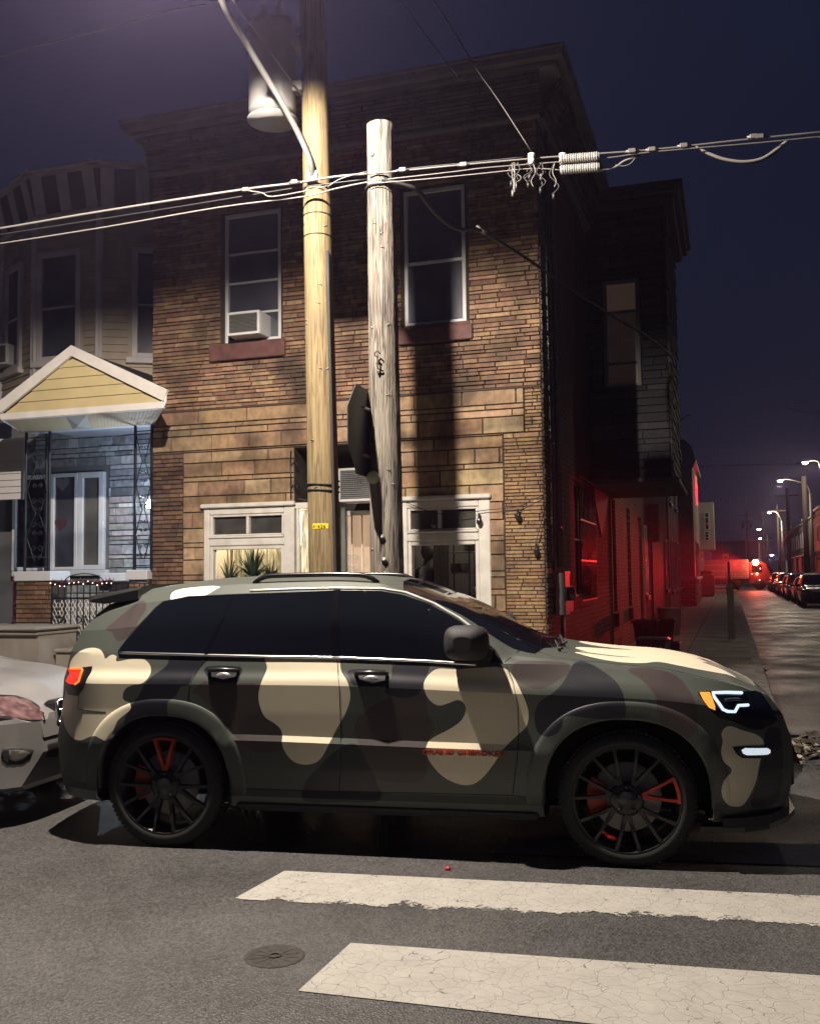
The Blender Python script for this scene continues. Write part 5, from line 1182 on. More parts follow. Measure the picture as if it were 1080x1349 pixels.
m.prism(poly, .0, .148, 'z'); o = m.build('sidewalk', SLAB, None, B, base=(0, 0, 0)); setp(o, kind='structure')
# expansion joints of the side-street pavement
m = MB()
for k in range(40):
    y = .5+k*1.5+(.3 if k % 3 else 0)
    m.box(.03, KX-.17, y-.012, y+.012, .1475, .1495)
m.box(1.3, 1.32, -1, 60, .1475, .1492)
o = m.build('sidewalk_joint', M('joint_dark', (.05, .045, .04), .95), None, B, base=(0, 0, 0)); setp(o, kind='structure')
# far kerb and pavement on the other side of the side street
m = MB(); m.bev(7.15, 7.35, 24, 170, -.02, .15, .02); m.box(7.352, 9.4, 24, 170, 0, .148); o = m.build('far_sidewalk', SLAB, None, B, base=(0, 0, 0)); setp(o, kind='structure')
m = MB(); m.box(-2, KX, 90, 170, 0, .15); o = m.build('far_sidewalk', SLAB, None, B, base=(0, 0, 0)); setp(o, kind='structure')
# crosswalk paint, worn and cracked
def paint():
    m = bpy.data.materials.new('worn_road_paint'); m.use_nodes = True; n = m.node_tree; p = n.nodes['Principled BSDF']; L = n.links.new
    tc = n.nodes.new('ShaderNodeTexCoord'); 
    nz = n.nodes.new('ShaderNodeTexNoise'); nz.inputs['Scale'].default_value = 3; nz.inputs['Detail'].default_value = 3; L(tc.outputs['Object'], nz.inputs['Vector'])
    vm = n.nodes.new('ShaderNodeMix'); vm.data_type = 'VECTOR'; vm.inputs[0].default_value = .22; L(tc.outputs['Object'], vm.inputs[4]); L(nz.outputs['Color'], vm.inputs[5])
    v = n.nodes.new('ShaderNodeTexVoronoi'); v.feature = 'DISTANCE_TO_EDGE'; v.inputs['Scale'].default_value = 17; L(vm.outputs[1], v.inputs['Vector'])
    cr = n.nodes.new('ShaderNodeMapRange'); cr.inputs[1].default_value = .003; cr.inputs[2].default_value = .016; L(v.outputs['Distance'], cr.inputs[0])
    n2 = n.nodes.new('ShaderNodeTexNoise'); n2.inputs['Scale'].default_value = 38; n2.inputs['Detail'].default_value = 8; n2.inputs['Roughness'].default_value = .8; L(tc.outputs['Object'], n2.inputs['Vector'])
    n3 = n.nodes.new('ShaderNodeTexNoise'); n3.inputs['Scale'].default_value = 6; n3.inputs['Detail'].default_value = 8; L(tc.outputs['Object'], n3.inputs['Vector'])
    at = n.nodes.new('ShaderNodeAttribute'); at.attribute_name = 'wear'
    s1 = n.nodes.new('ShaderNodeMath'); s1.operation = 'MULTIPLY_ADD'; s1.inputs[1].default_value = 1.2; L(n3.outputs[0], s1.inputs[0]); L(n2.outputs[0], s1.inputs[2])
    s2 = n.nodes.new('ShaderNodeMath'); s2.operation = 'SUBTRACT'; L(s1.outputs[0], s2.inputs[0]); L(at.outputs['Fac'], s2.inputs[1])
    ed = n.nodes.new('ShaderNodeMapRange'); ed.inputs[1].default_value = .64; ed.inputs[2].default_value = .72; L(s2.outputs[0], ed.inputs[0])
    fr = n.nodes.new('ShaderNodeMapRange'); fr.inputs[3].default_value = .45; fr.inputs[4].default_value = 1; L(cr.outputs[0], fr.inputs[0])
    mu = n.nodes.new('ShaderNodeMath'); mu.operation = 'MULTIPLY'; L(ed.outputs[0], mu.inputs[0]); L(fr.outputs[0], mu.inputs[1])
    x = n.nodes.new('ShaderNodeMix'); x.data_type = 'RGBA'; L(n3.outputs[0], x.inputs[0]); x.inputs[6].default_value = (.33, .315, .285, 1); x.inputs[7].default_value = (.50, .48, .43, 1)
    y = n.nodes.new('ShaderNodeMix'); y.data_type = 'RGBA'; y.blend_type = 'MULTIPLY'; y.inputs[0].default_value = .45; L(x.outputs[2], y.inputs[6]); L(n2.outputs[0], y.inputs[7]); L(y.outputs[2], p.inputs['Base Color'])
    tr = n.nodes.new('ShaderNodeBsdfTransparent'); ms = n.nodes.new('ShaderNodeMixShader'); L(mu.outputs[0], ms.inputs[0]); L(tr.outputs[0], ms.inputs[1]); L(p.outputs[0], ms.inputs[2]); L(ms.outputs[0], n.nodes['Material Output'].inputs[0])
    p.inputs['Roughness'].default_value = .75; return m
PAINT = paint()
def stripe(pa, pb, pc, pd, label, ext=0, wn=0.0, wf=0.0):
    """near-left, far-left, far-right, near-right given in the road frame"""
    m = MB(); a, b, c_, d = [Vector((*p, 0)) for p in (pa, pb, pc, pd)]; nu, nv = 40, 8; w_ = []
    for i in range(nu+1):
        for j in range(nv+1):
            f, g = i/nu, j/nv; l = a.lerp(b, g); r = d.lerp(c_, g); p = l.lerp(r, f); m.v.append((p.x, p.y, .004)); m.vc.append(None)
            w_.append(max(wn*max(0, 1-g*2.6)*(.35+.65*min(1, f*1.5)), wf*max(0, 1-(1-g)*4))+.0)
    for i in range(nu):
        for j in range(nv): k = i*(nv+1)+j; m.f.append([k, k+nv+1, k+nv+2, k+1]); m.mi.append(0); m.sm.append(False)
    o = m.build('crosswalk_stripe', PAINT, None, C, base=(0, 0, 0), attrs={'wear': w_}); setp(o, kind='structure'); return o
def gp(px, py): q = C.I @ ground(px, py, .004); return (q.x, q.y)
def stretch(p, q, k): return (q[0]+(q[0]-p[0])*k, q[1]+(q[1]-p[1])*k)
for (nl, fl_, fr2, nr), wn, wf, k in (((gp(645, 1123), gp(672, 1102), gp(1080, 1112), gp(1080, 1141)), 0, 0, .5), ((gp(308, 1184), gp(375, 1147), gp(1080, 1180), gp(1080, 1226)), .95, .25, .5), ((gp(393, 1305), gp(462, 1242), gp(1080, 1285), gp(1080, 1382)), .0, 0, .5)):
    stripe(nl, fl_, stretch(fl_, fr2, k), stretch(nl, nr, k), '', wn=wn, wf=wf)
# manhole cover
q = C.I @ ground(362, 1260); t = thing('manhole_cover', 'round rusty cast iron manhole cover set in the road', 'manhole cover', C, (q.x, q.y, 0))
MC = M('cast_iron', (.036, .032, .029), .85, .0, var=.4, vscale=30)
m = MB(); m.lathe([(.0, .002), (.118, .002), (.121, .0045), (.133, .0045), (.136, .001)], 40, Matrix.Translation((q.x, q.y, 0)), cap=False); m.build('rim', MC, t)
m = MB()
for k in range(12): a = k*math.pi/6; m.box(-.004, .004, .03, .11, .0015, .0035, Matrix.Translation((q.x, q.y, 0)) @ Matrix.Rotation(a, 4, 'Z'))
m.lathe([(.02, .008), (.03, .008), (.03, .003)], 20, Matrix.Translation((q.x, q.y, 0)), cap=False); m.build('spokes', MC, t)
q = ground(590, 1146); m = MB(); m.lathe([(0, .022), (.016, .014), (.018, .0)], 8, Matrix.Translation((q.x, q.y, 0))); o = m.build('bottle_cap', M('red_plastic', (.5, .02, .02), .5), None, WF); setp(o, 'tiny red cap lying on the road by the crosswalk', 'cap')
# debris heap at the end of the side kerb
rng = random.Random(3); m = MB()
for k in range(150):
    c_ = B.w(KX+rng.gauss(.12, .14), -1.9+rng.gauss(0, .38), 0); sz = rng.uniform(.012, .06); m.col = rng.choice([(.05, .035, .02), (.10, .075, .05), (.03, .025, .02), (.28, .25, .2)])
    Rm = Matrix.Translation(c_+Vector((0, 0, sz*.3+rng.random()*.05))) @ Matrix.Rotation(rng.random()*6, 4, 'Z') @ Matrix.Rotation(rng.gauss(0, .7), 4, 'X')
    m.add([(-sz, -sz*.5, 0), (sz, -sz*.6, .01), (sz*.8, sz*.5, 0), (-sz*.7, sz*.6, .012), (0, 0, sz*.5)], [(0, 1, 4), (1, 2, 4), (2, 3, 4), (3, 0, 4)], Rm)
o = m.build('street_litter', M('litter', (1, 1, 1), .8, attr='col'), None, WF); setp(o, kind='stuff', label='leaves and litter heaped at the side kerb')
for i, (px, py, s_, l) in enumerate(((1036, 985, .09, 'crumpled pale paper bag in the gutter litter'), (1006, 884, .06, 'small pale scrap on the side street kerb'), (1052, 1000, .05, 'crumpled white wrapper at the gutter edge'))):
    q = ground(px, py, .02); m = MB(); m.smooth = False; R_ = random.Random(i); rings = []
    for k in range(6):
        f = k/5; sc_ = math.sin(math.pi*(.08+.84*f)); rings.append([(q.x+math.cos(a)*s_*sc_*R_.uniform(.7, 1.2), q.y+math.sin(a)*s_*.8*sc_*R_.uniform(.7, 1.2), .005+s_*1.1*f) for a in np.linspace(0, 6.28, 9)[:-1]])
    m.loft(rings); o = m.build('paper_scrap', M('scrap_paper', (.4, .36, .3), .8), None, WF); setp(o, l, 'paper')
# ================================================================ poles
def woodmat(name, c, dark, zs=.35, sc=9, bump=.006):
    m = bpy.data.materials.new(name); m.use_nodes = True; n = m.node_tree; p = n.nodes['Principled BSDF']; L = n.links.new
    tc = n.nodes.new('ShaderNodeTexCoord'); mp = n.nodes.new('ShaderNodeMapping'); mp.inputs['Scale'].default_value = (1, 1, zs*.1*1.2); L(tc.outputs['Object'], mp.inputs[0])
    a = n.nodes.new('ShaderNodeTexNoise'); a.inputs['Scale'].default_value = sc*6; a.inputs['Detail'].default_value = 8; a.inputs['Distortion'].default_value = 1.2; L(mp.outputs[0], a.inputs['Vector'])
    b = n.nodes.new('ShaderNodeTexNoise'); b.inputs['Scale'].default_value = 1.7; b.inputs['Detail'].default_value = 5; L(tc.outputs['Object'], b.inputs['Vector'])
    r = n.nodes.new('ShaderNodeValToRGB'); r.color_ramp.elements[0].position = .36; r.color_ramp.elements[0].color = (*dark, 1); r.color_ramp.elements[1].position = .56; r.color_ramp.elements[1].color = (*c, 1); L(a.outputs[0], r.inputs[0])
    mr = n.nodes.new('ShaderNodeMapRange'); mr.inputs[1].default_value = .3; mr.inputs[2].default_value = .7; mr.inputs[3].default_value = .72; mr.inputs[4].default_value = 1.15; L(b.outputs[0], mr.inputs[0])
    x = n.nodes.new('ShaderNodeMix'); x.data_type = 'RGBA'; x.blend_type = 'MULTIPLY'; x.inputs[0].default_value = 1; L(r.outputs[0], x.inputs[6]); L(mr.outputs[0], x.inputs[7]); L(x.outputs[2], p.inputs['Base Color'])
    bp = n.nodes.new('ShaderNodeBump'); bp.inputs['Distance'].default_value = bump; L(a.outputs[0], bp.inputs['Height']); L(bp.outputs[0], p.inputs['Normal']); p.inputs['Roughness'].default_value = .8
    return m
YW = woodmat('new_pine_pole', (.20, .152, .072), (.095, .066, .03), bump=.004)
GW = woodmat('weathered_pole', (.20, .178, .145), (.035, .028, .022), bump=.015)
def pole_mesh(p0, p1, r0, r1, seed, rough, n=44, m_=60, flat_top=True):
    rng = random.Random(seed); g = [rng.gauss(0, 1) for _ in range(n)]; g2 = [rng.gauss(0, 1) for _ in range(n)]; rings = []
    for i in range(m_+1):
        f = i/m_; p = Vector(p0).lerp(Vector(p1), f); r = r0+(r1-r0)*f; ring = []
        for k in range(n):
            a = 2*math.pi*k/n; d = 1+rough*(g[k]*(1-f)+g2[k]*f+.35*rng.gauss(0, 1)); ring.append((p.x+math.cos(a)*r*d, p.y+math.sin(a)*r*d, p.z))
        rings.append(ring)
    b = MB(); b.smooth = True; b.loft(rings)
    return b
YB, YT = C.on(428.5, 900, 2.42), C.on(411, -60, 2.42)
tp, bt_ = C.on(416.5, 200, 2.42), C.on(427, 700, 2.42)
ax = lambda z: bt_+(tp-bt_)*((z-bt_.z)/(tp.z-bt_.z))
rY = lambda z: .150-(.150-.118)*(z/5.6) if z < 5.6 else .118-.004*(z-5.6)
yp = thing('utility_pole', 'yellowish new wooden utility pole carrying the transformer and street lamp', 'pole', C, (ax(.1).x, ax(.1).y, .1))
pole_mesh(ax(.1), ax(9.0), rY(0), rY(9), 1, .004).build('shaft', YW, yp)
tp2, bt2 = C.on(501, 180, 2.20), C.on(509, 700, 2.20)
ax2 = lambda z: bt2+(tp2-bt2)*((z-bt2.z)/(tp2.z-bt2.z))
gtop = C.on(501, 165, 2.2).z
gp_ = thing('utility_pole', 'grey weathered wooden pole cut off flat at the top beside the yellow one', 'pole', C, (ax2(.1).x, ax2(.1).y, .1))
pole_mesh(ax2(.1), ax2(gtop), .152, .116, 2, .022).build('shaft', GW, gp_)
HW_ = M('galvanised', (.32, .31, .30), .45, .7); 
# yellow pole fittings
zc_ = C.on(425, 693, 2.3).z; a_ = ax(zc_)
tg = MB()
for k in range(8):
    an0, an1 = [rad(-118+k*7.5+d) for d in (0, 7.5)]; r_ = rY(zc_)+.004
    tg.add([(a_.x+math.cos(t_)*r_, a_.y+math.sin(t_)*r_, z) for z in (zc_-.023, zc_+.023) for t_ in (an0, an1)], [(0, 1, 3, 2)])
tg.build('number_tag', M('yellow_tag', (.65, .48, .03), .4), yp)
for i, d in enumerate('41626'):
    an = rad(-111+i*9.5); r_ = rY(zc_)+.0075
    MM = Matrix.Translation(Vector((a_.x+math.cos(an)*r_, a_.y+math.sin(an)*r_, zc_-.014))-Vector(yp['bx'])) @ Matrix.Rotation(an+math.pi/2, 4, 'Z') @ Matrix.Rotation(math.pi/2, 4, 'X')
    text_mesh(d, .038, .001, 'tag_digit', BLKM, yp, MM)
def bandon(parent, axf, rf, z, hgt, name, mat, tilt=0.0, r=.008, wraps=1, bot=False):
    b = MB(); pts = []
    for k in range(33*wraps): t_ = 2*math.pi*k/32; zz = z+tilt*math.cos(t_)+hgt*(k/32); p = axf(zz); pts.append((p.x+math.cos(t_)*(rf(zz)+r), p.y+math.sin(t_)*(rf(zz)+r), zz))
    b.tube(pts, r, 6); return b.build(name, mat, parent)
zb_ = C.on(425, 632, 2.3).z; bandon(yp, ax, rY, zb_, -.05, 'cable_strap', BLKM, .0, .007, 2)
for y_ in (279, 307): bandon(yp, ax, rY, C.on(418, y_, 2.3).z, 0, 'steel_or_shadow_band', BLKM, 0, .005)  # dark rings here stand in for wire shadows on the shaft
m = MB(); pts = [ax(z)+Vector((rY(z)*.86, -rY(z)*.62, 0)) for z in np.linspace(.1, 4.6, 14)]; m.tube(pts, .016, 8); m.build('ground_wire', BLKM, yp)
# knot scar
kz = C.on(421, 430, 2.3); m = MB(); a_ = ax(kz.z); m.loft([[(a_.x-.005+w_*math.cos(t_), a_.y-rY(kz.z)-.002+abs(w_*math.cos(t_))*.5, z) for t_ in np.linspace(0, 2*math.pi, 9)[:-1]] for w_, z in ((.001, kz.z+.17), (.012, kz.z+.1), (.022, kz.z-.02), (.02, kz.z-.12), (.03, kz.z-.16), (.004, kz.z-.175))]); m.build('split_scar', M('scar', (.10, .06, .03), .95, var=.5, vscale=60), yp)
# bolts, hooks
for px, py in ((503, 708), (506, 738), (507, 757)):
    q = C.on(px, py, 2.05); a_ = ax2(q.z); dr_ = Vector((q.x-a_.x, -.15, 0)).normalized(); q = a_+dr_*.147
    MB().lathe([(.026, 0), (.026, .006), (.010, .008), (.009, .02), (0, .021)], 14, Matrix.Translation(q) @ Matrix.Rotation(math.pi/2, 4, 'X')).build('bolt', HW_, gp_)
q = C.on(498, 475, 2.05); a_ = ax2(q.z); q = Vector((q.x, a_.y-.138, q.z)); m = MB()
m.tube([q+Vector((.0, -.03, .05))+Vector((.022*math.cos(t_), -.01, .022*math.sin(t_))) for t_ in np.linspace(0, 5.2, 12)], .006, 6); m.tube([q+Vector((.0, 0, .0)), q+Vector((0, -.035, .03)), q+Vector((0, -.03, -.07)), q+Vector((.04, -.0, -.09))], .007, 6); m.tube([q+Vector((0, -.02, -.10)), q+Vector((0, .02, -.10))], .012, 8); m.build('hook', BLKM, gp_)
q = C.on(503, 240, 2.05); bandon(gp_, ax2, lambda z: .121, q.z, 0, 'steel_or_shadow_band', BLKM, 0, .010)
q = C.on(494, 200, 2.05); a_ = ax2(q.z); MB().lathe([(.02, 0), (.02, .01), (0, .012)], 8, Matrix.Translation((a_.x-.05, a_.y-.108, q.z)) @ Matrix.Rotation(math.pi/2, 4, 'X')).build('bolt', HW_, gp_)
rng = random.Random(31)
for k in range(26):
    P_, fx, fr_, yy = ((yp, ax, rY, 2.3) if k % 2 else (gp_, ax2, lambda z: .152-.0065*z, 2.05))
    z = rng.uniform(1.9, 4.9); an = rad(rng.uniform(-150, -40)); a_ = fx(z); r_ = fr_(z); m = MB(); t_ = rng.uniform(-.6, .6); c_ = a_+Vector((math.cos(an)*r_, math.sin(an)*r_, 0)); tn = Vector((-math.sin(an), math.cos(an), 0))*math.cos(t_)+Vector((0, 0, math.sin(t_))); o_ = Vector((math.cos(an), math.sin(an), 0))*.007
    m.tube([c_-tn*.016-o_, c_-tn*.016+o_, c_+tn*.016+o_, c_+tn*.016-o_], .0028, 4); m.build('staple', HW_, P_)
# transformer
tc_ = C.on(359, 95, 2.35); r_ = (C.on(388, 95, 2.35).x-C.on(329, 95, 2.35).x)/2; z1_, z0_ = C.on(359, 34, 2.35).z, C.on(359, 148, 2.35).z
tr = thing('transformer', 'grey cylindrical transformer hung on the yellow pole above the lamp arm', 'transformer', C, (tc_.x, tc_.y, z0_))
TG = M('transformer_grey', (.24, .235, .23), .5, .2, var=.12, vscale=4)
m = MB(); m.lathe([(.0, z0_-.05), (r_*.9, z0_-.03), (r_, z0_+.0), (r_, z1_-.1), (r_*1.03, z1_-.09), (r_*1.03, z1_-.04), (r_*.95, z1_), (r_*.3, z1_+.05), (0, z1_+.05)], 40, Matrix.Translation((tc_.x, tc_.y, 0))); m.build('tank', TG, tr)
m = MB(); 
for k in range(16): a = k*math.pi/8; m.tube([(tc_.x+r_*.6*math.cos(a), tc_.y+r_*.6*math.sin(a), z1_+.01), (tc_.x+r_*1.05*math.cos(a), tc_.y+r_*1.05*math.sin(a), z1_-.05)], .012, 6)
m.build('lid_clamp', TG, tr)
m = MB()
for z in (z1_-.2, z0_+.2): m.bev(tc_.x+r_*.8, ax(z).x-.08, tc_.y-.06, tc_.y+.06, z-.05, z+.05, .01)
m.build('bracket', TG, tr)
for dx in (-.08, .08):
    m = MB(); m.lathe([(.03, 0), (.045, .03), (.03, .05), (.045, .08), (.03, .1), (.02, .16), (0, .17)], 14, Matrix.Translation((tc_.x+dx, tc_.y, z1_+.04))); m.build('insulator', M('porcelain', (.3, .3, .3), .3) if not bpy.data.materials.get('porcelain') else bpy.data.materials['porcelain'], tr)
m = MB(); m.lathe([(.001, -.02), (r_*1.06, -.015), (r_*1.06, .0), (0, .01)], 36, Matrix.Translation((tc_.x, tc_.y, z0_-.07))); m.build('base_plate', TG, tr)
# street lamp on the yellow pole
LC = C.I @ LAMP
sl = thing('street_lamp', 'street lamp head on a long curved arm above the road in front of the poles', 'street lamp', C, (LC.x, LC.y, LC.z))
def pd(px, py, Y): d = ray(px, py); return C.I @ (CP+d*(Y/d.y))
arm = [pd(411, 232, 8.52), pd(409, 214, 8.45), pd(396, 182, 8.40), pd(374, 140, 8.24), pd(350, 100, 8.05), pd(320, 50, 7.7), pd(292, 0, 7.25), Vector((LC.x, LC.y+.6, LC.z+.09)), Vector((LC.x, LC.y+.25, LC.z+.09))]
m = MB(); m.tube(catmull(arm, 6), .026, 10); m.build('arm', HW_, sl)
m = MB(); a_ = arm[0]; m.box(a_.x-.05, a_.x+.05, a_.y-.02, a_.y+.09, a_.z-.06, a_.z+.04); m.build('bracket', HW_, sl)
m = MB(); m.smooth = True; rings = []
for k in range(11):
    f = k/10; w_ = .15*math.sin(math.pi*(.1+.8*f))**.6; h_ = .075*math.sin(math.pi*(.12+.8*f))**.6
    rings.append([(LC.x+math.cos(a)*w_, LC.y-.30+.62*f, LC.z+.075+max(-.035, math.sin(a)*h_)) for a in np.linspace(0, 2*math.pi, 21)[:-1]])
m.loft(rings); m.build('lamp_head', M('lamp_housing', (.3, .3, .3), .5), sl)
m = MB(); m.box(LC.x-.11, LC.x+.11, LC.y-.22, LC.y+.14, LC.z+.028, LC.z+.036); m.build('lens', lamp_mat('lit_lens', (1, .85, .7), 20), sl)
so = light('road_light', 'SPOT', (0, 0, 0), 4000, (1, .87, .74), sl, shadow_soft_size=.05, spot_size=rad(176), spot_blend=.20); so.location = (0, 0, -.08)
so.matrix_parent_inverse = Matrix.Identity(4)
# stop sign seen almost edge on
q = C.on(477, 568, 1.98); T = Matrix.Translation(q) @ Matrix.Rotation(rad(86), 4, 'Z')
ss = thing('stop_sign', 'stop sign seen nearly edge-on beside the grey pole', 'stop sign', C, tuple(q))
oc = [(.405*math.cos(rad(22.5+45*k)), .405*math.sin(rad(22.5+45*k))) for k in range(8)]
m = MB(); m.prism(oc, -.003, .003, 'y'); m.build('plate', M('sign_back', (.05, .055, .06), .5, .5), ss, T=T)
m = MB(); m.prism([(x*.94, z*.94) for x, z in oc], .0035, .005, 'y'); pl_ = m.build('red_face', M('sign_red', (.45, .02, .02), .4), ss, T=T)
MM = Matrix.Rotation(rad(86), 4, 'Z') @ Matrix.Translation((0, .007, -.1)) @ Matrix.Rotation(math.pi, 4, 'Z') @ Matrix.Rotation(math.pi/2, 4, 'X')
text_mesh('STOP', .26, .001, 'sign_lettering', WHT2, ss, MM)
m = MB()
for dz in (-.2, .2): m.tube([(q.x, q.y, q.z+dz), (ax2(q.z).x-.1, ax2(q.z).y-.02, q.z+dz)], .015, 6)
m.build('bracket', HW_, ss)
q = C.on(493, 629, 2.05); m = MB(); m.lathe([(0, 0), (.055, 0), (.055, .01), (0, .012)], 24, Matrix.Translation((q.x-.01, ax2(q.z).y-.15, q.z)) @ Matrix.Rotation(math.pi/2, 4, 'X') @ Matrix.Rotation(.5, 4, 'Y')); o = m.build('reflector', M('reflector_white', (.6, .55, .4), .5), None, C); setp(o, 'round pale reflector on the grey pole under the stop sign', 'reflector')
# ================================================================ wires
WB_ = M('black_cable', (.02, .02, .02), .5); WP = M('bare_wire', (.13, .12, .115), .5, .3); WPL = M('pale_cable', (.15, .14, .13), .55)
def wire(pts, r, mat, label, group=None, n=6, name='cable', fr=C, sm=4, cat='cable'):
    m = MB(); P = catmull(pts, sm); base = P[0]; m.tube(P, r, n); o = m.build(name, mat, None, fr); setp(o, label, cat, group); return o
W = lambda t_, *p: [C.on(x, y, t_) for x, y in p]
wire(W(2.26, (-60, 309), (0, 301), (100, 284), (200, 268), (325, 249), (390, 241), (440, 233), (484, 229)), .0115, WPL, 'upper pale cable running in from the left edge to the poles')
wire(W(2.24, (-60, 329), (0, 321), (140, 299), (290, 273), (400, 259), (440, 249), (484, 240), (520, 236)), .0075, WPL, 'lower pale cable running in from the left edge to the poles')
wire(W(2.27, (-60, 318), (0, 309), (200, 278), (330, 257), (400, 246), (484, 236)), .006, WB_, 'dark thin cable between the two pale cables left of the poles')
wire(W(2.06, (484, 229), (520, 226), (600, 218), (700, 209), (765, 204), (860, 197), (980, 184), (1080, 174), (1140, 168), (1800, 100)), .0085, WP, 'highest bare cable running right from the poles past the splice case')
wire(W(2.05, (484, 238), (520, 235), (600, 226), (640, 221), (740, 213), (800, 208), (860, 200), (1000, 188), (1080, 180), (1140, 176), (1800, 112)), .006, WP, 'second bare cable just below the highest one')
wire(W(2.04, (484, 242), (560, 236), (640, 228), (700, 222), (738, 224)), .005, WPL, 'short low cable ending at the ribbed splice case')
wire(W(2.07, (500, 229), (540, 222), (620, 214), (690, 207)), .006, WB_, 'dark cable lashed above the bare ones right of the grey pole')
wire(W(2.20, (325, 251), (345, 254), (358, 259), (400, 252), (430, 245)), .006, WPL, 'looped jumper wire on the left cables by the yellow pole')
wire(W(2.1, (432, 246), (450, 235), (484, 226)), .006, WP, 'slanting jumper wire between the two poles')
wire(W(2.1, (916, 194), (935, 203), (955, 210), (980, 213), (1003, 209), (1022, 197), (1038, 184)), .0135, WPL, 'pale slack cable loop hanging beneath the wires at far right')
wire(W(2.11, (916, 194), (935, 205), (955, 212), (980, 215.5), (1003, 211.5), (1022, 200), (1038, 185)), .006, WB_, 'dark cable strapped beneath the pale slack loop')
wire(W(2.08, (786, 226), (810, 220), (822, 212), (842, 205)), .010, WPL, 'pale cable tail leaving the splice case to the right')
wire(W(2.08, (800, 210), (812, 218), (828, 217), (838, 206)), .005, WP, 'thin loop of wire right of the splice case')
wire(W(2.3, (565, -10), (600, 45), (630, 95), (655, 130), (700, 200)), .006, WB_, 'dark wire slanting down past the cornice, the right of two')
wire(W(2.3, (522, -10), (560, 45), (605, 104)), .005, WB_, 'dark wire slanting down past the cornice, the left of two')
wire([pd(-10, 78, 8.6), pd(60, 58, 8.6), pd(140, 38, 8.6), pd(220, 15, 8.6), pd(292, 2, 8.6)], .006, WPL, 'thin pale wire rising to the lamp arm from the left edge')
wire([pd(303, -5, 7.2), pd(350, 60, 8.0), pd(400, 128, 8.6), pd(437, 167, 8.8)], .006, WP, 'thin stay wire from the lamp arm back to the yellow pole')
o = wire([C.on(503, 236, 2.05), C.on(530, 243, 2.1), C.on(550, 251, 2.2), C.on(566, 272, 2.5), C.on(588, 294, 3), C.on(610, 303, 3.4), C.on(633, 304, 3.9), C.on(700, 345, 5.2), C.on(770, 394, 6.8), C.on(850, 442, 8.9), C.on(884, 470, 9.6)], .021, WB_, 'black service drop cable curving from the grey pole to the side bay', sm=6)
q = C.on(633, 304, 3.9); m = MB(); m.tube([q+Vector((-.04, 0, .05)), q+Vector((0, 0, 0)), q+Vector((.05, 0, -.03))], .02, 8); o = m.build('cable_clamp', HW_, None, C); setp(o, 'small metal clamp on the black service drop cable', 'clamp')
# splice enclosure
t = thing('splice_case', 'ribbed pale splice enclosure slung on the wires right of the facade corner', 'splice case', C, tuple(C.on(765, 215, 2.0)))
a_, b_ = C.on(737, 217, 2.0), C.on(789, 213, 2.0); dx = (b_-a_).normalized()
for dz, nm in ((.045, 'upper_case'), (-.045, 'lower_case')):
    m = MB(); m.smooth = True; L_ = (b_-a_).length
    prof = [(.0, 0), (.032, .0)]+[(.040 if k % 2 else .034, .01+(L_-.02)*k/32) for k in range(33)]+[(.032, L_), (0, L_)]
    rt_ = Vector((0, 0, 1)).rotation_difference(dx).to_matrix().to_4x4(); m.smooth = False
    m.lathe(prof, 16, Matrix.Translation(a_+Vector((0, 0, dz))) @ rt_, smooth=False); m.build(nm, M('splice_grey', (.20, .195, .18), .5) if not bpy.data.materials.get('splice_grey') else bpy.data.materials['splice_grey'], t)
for px in (700, 741):
    q = C.on(px, 209, 2.02); m = MB(); m.lathe([(0, -.05), (.025, -.045), (.03, -.01), (.02, .0), (.03, .01), (.03, .04), (0, .05)], 14, Matrix.Translation(q)); o = m.build('insulator', WHT2, None, C); setp(o, 'white insulator at the left end of the hanging wire ends' if px == 700 else 'white insulator against the splice case', 'insulator')
rng = random.Random(12)
hang = thing('cable_ends', 'tangle of loose black and white cable ends hanging under the wires', 'cable ends', C, tuple(C.on(708, 218, 2.04)))
for k in range(16):
    x = rng.uniform(674, 732); L_ = rng.uniform(14, 42); m = MB(); d = rng.uniform(-10, 10)
    m.tube(catmull(W(2.04+rng.uniform(-.04, .04), (x, 214), (x+d, 214+L_*.4), (x-d*.6, 214+L_*.75), (x+d*.3, 214+L_)), 4), .0045, 5); q = C.on(x+d*.3, 214+L_, 2.04)
    if k % 2: m.tube([q, q+Vector((0, 0, -.05))], .012, 8)
    m.build('cable_end', WB_ if k % 3 else WP, hang)
for i, (x, y) in enumerate(((324, 250), (388, 240), (530, 224), (610, 217), (832, 199), (900, 192), (992, 180), (1000, 180), (858, 197))):
    q = C.on(x, y, 2.2 if x < 480 else 2.04); m = MB(); m.bev(q.x-.03, q.x+.03, q.y-.015, q.y+.015, q.z-.016, q.z+.02, .004); m.tube([q+Vector((-.05, 0, .0)), q+Vector((.05, 0, 0))], .011, 6); o = m.build('wire_clamp', WP, None, C); setp(o, ['clamp where the left pale cables first join', 'clamp just left of the yellow pole', 'clamp just right of the grey pole', 'clamp above the right upper window', 'clamp right of the splice case', 'clamp left of the slack loop', 'left one of two clamps above the slack loop', 'right one of two clamps above the slack loop', 'clamp midway between splice case and slack loop'][i], 'clamp')
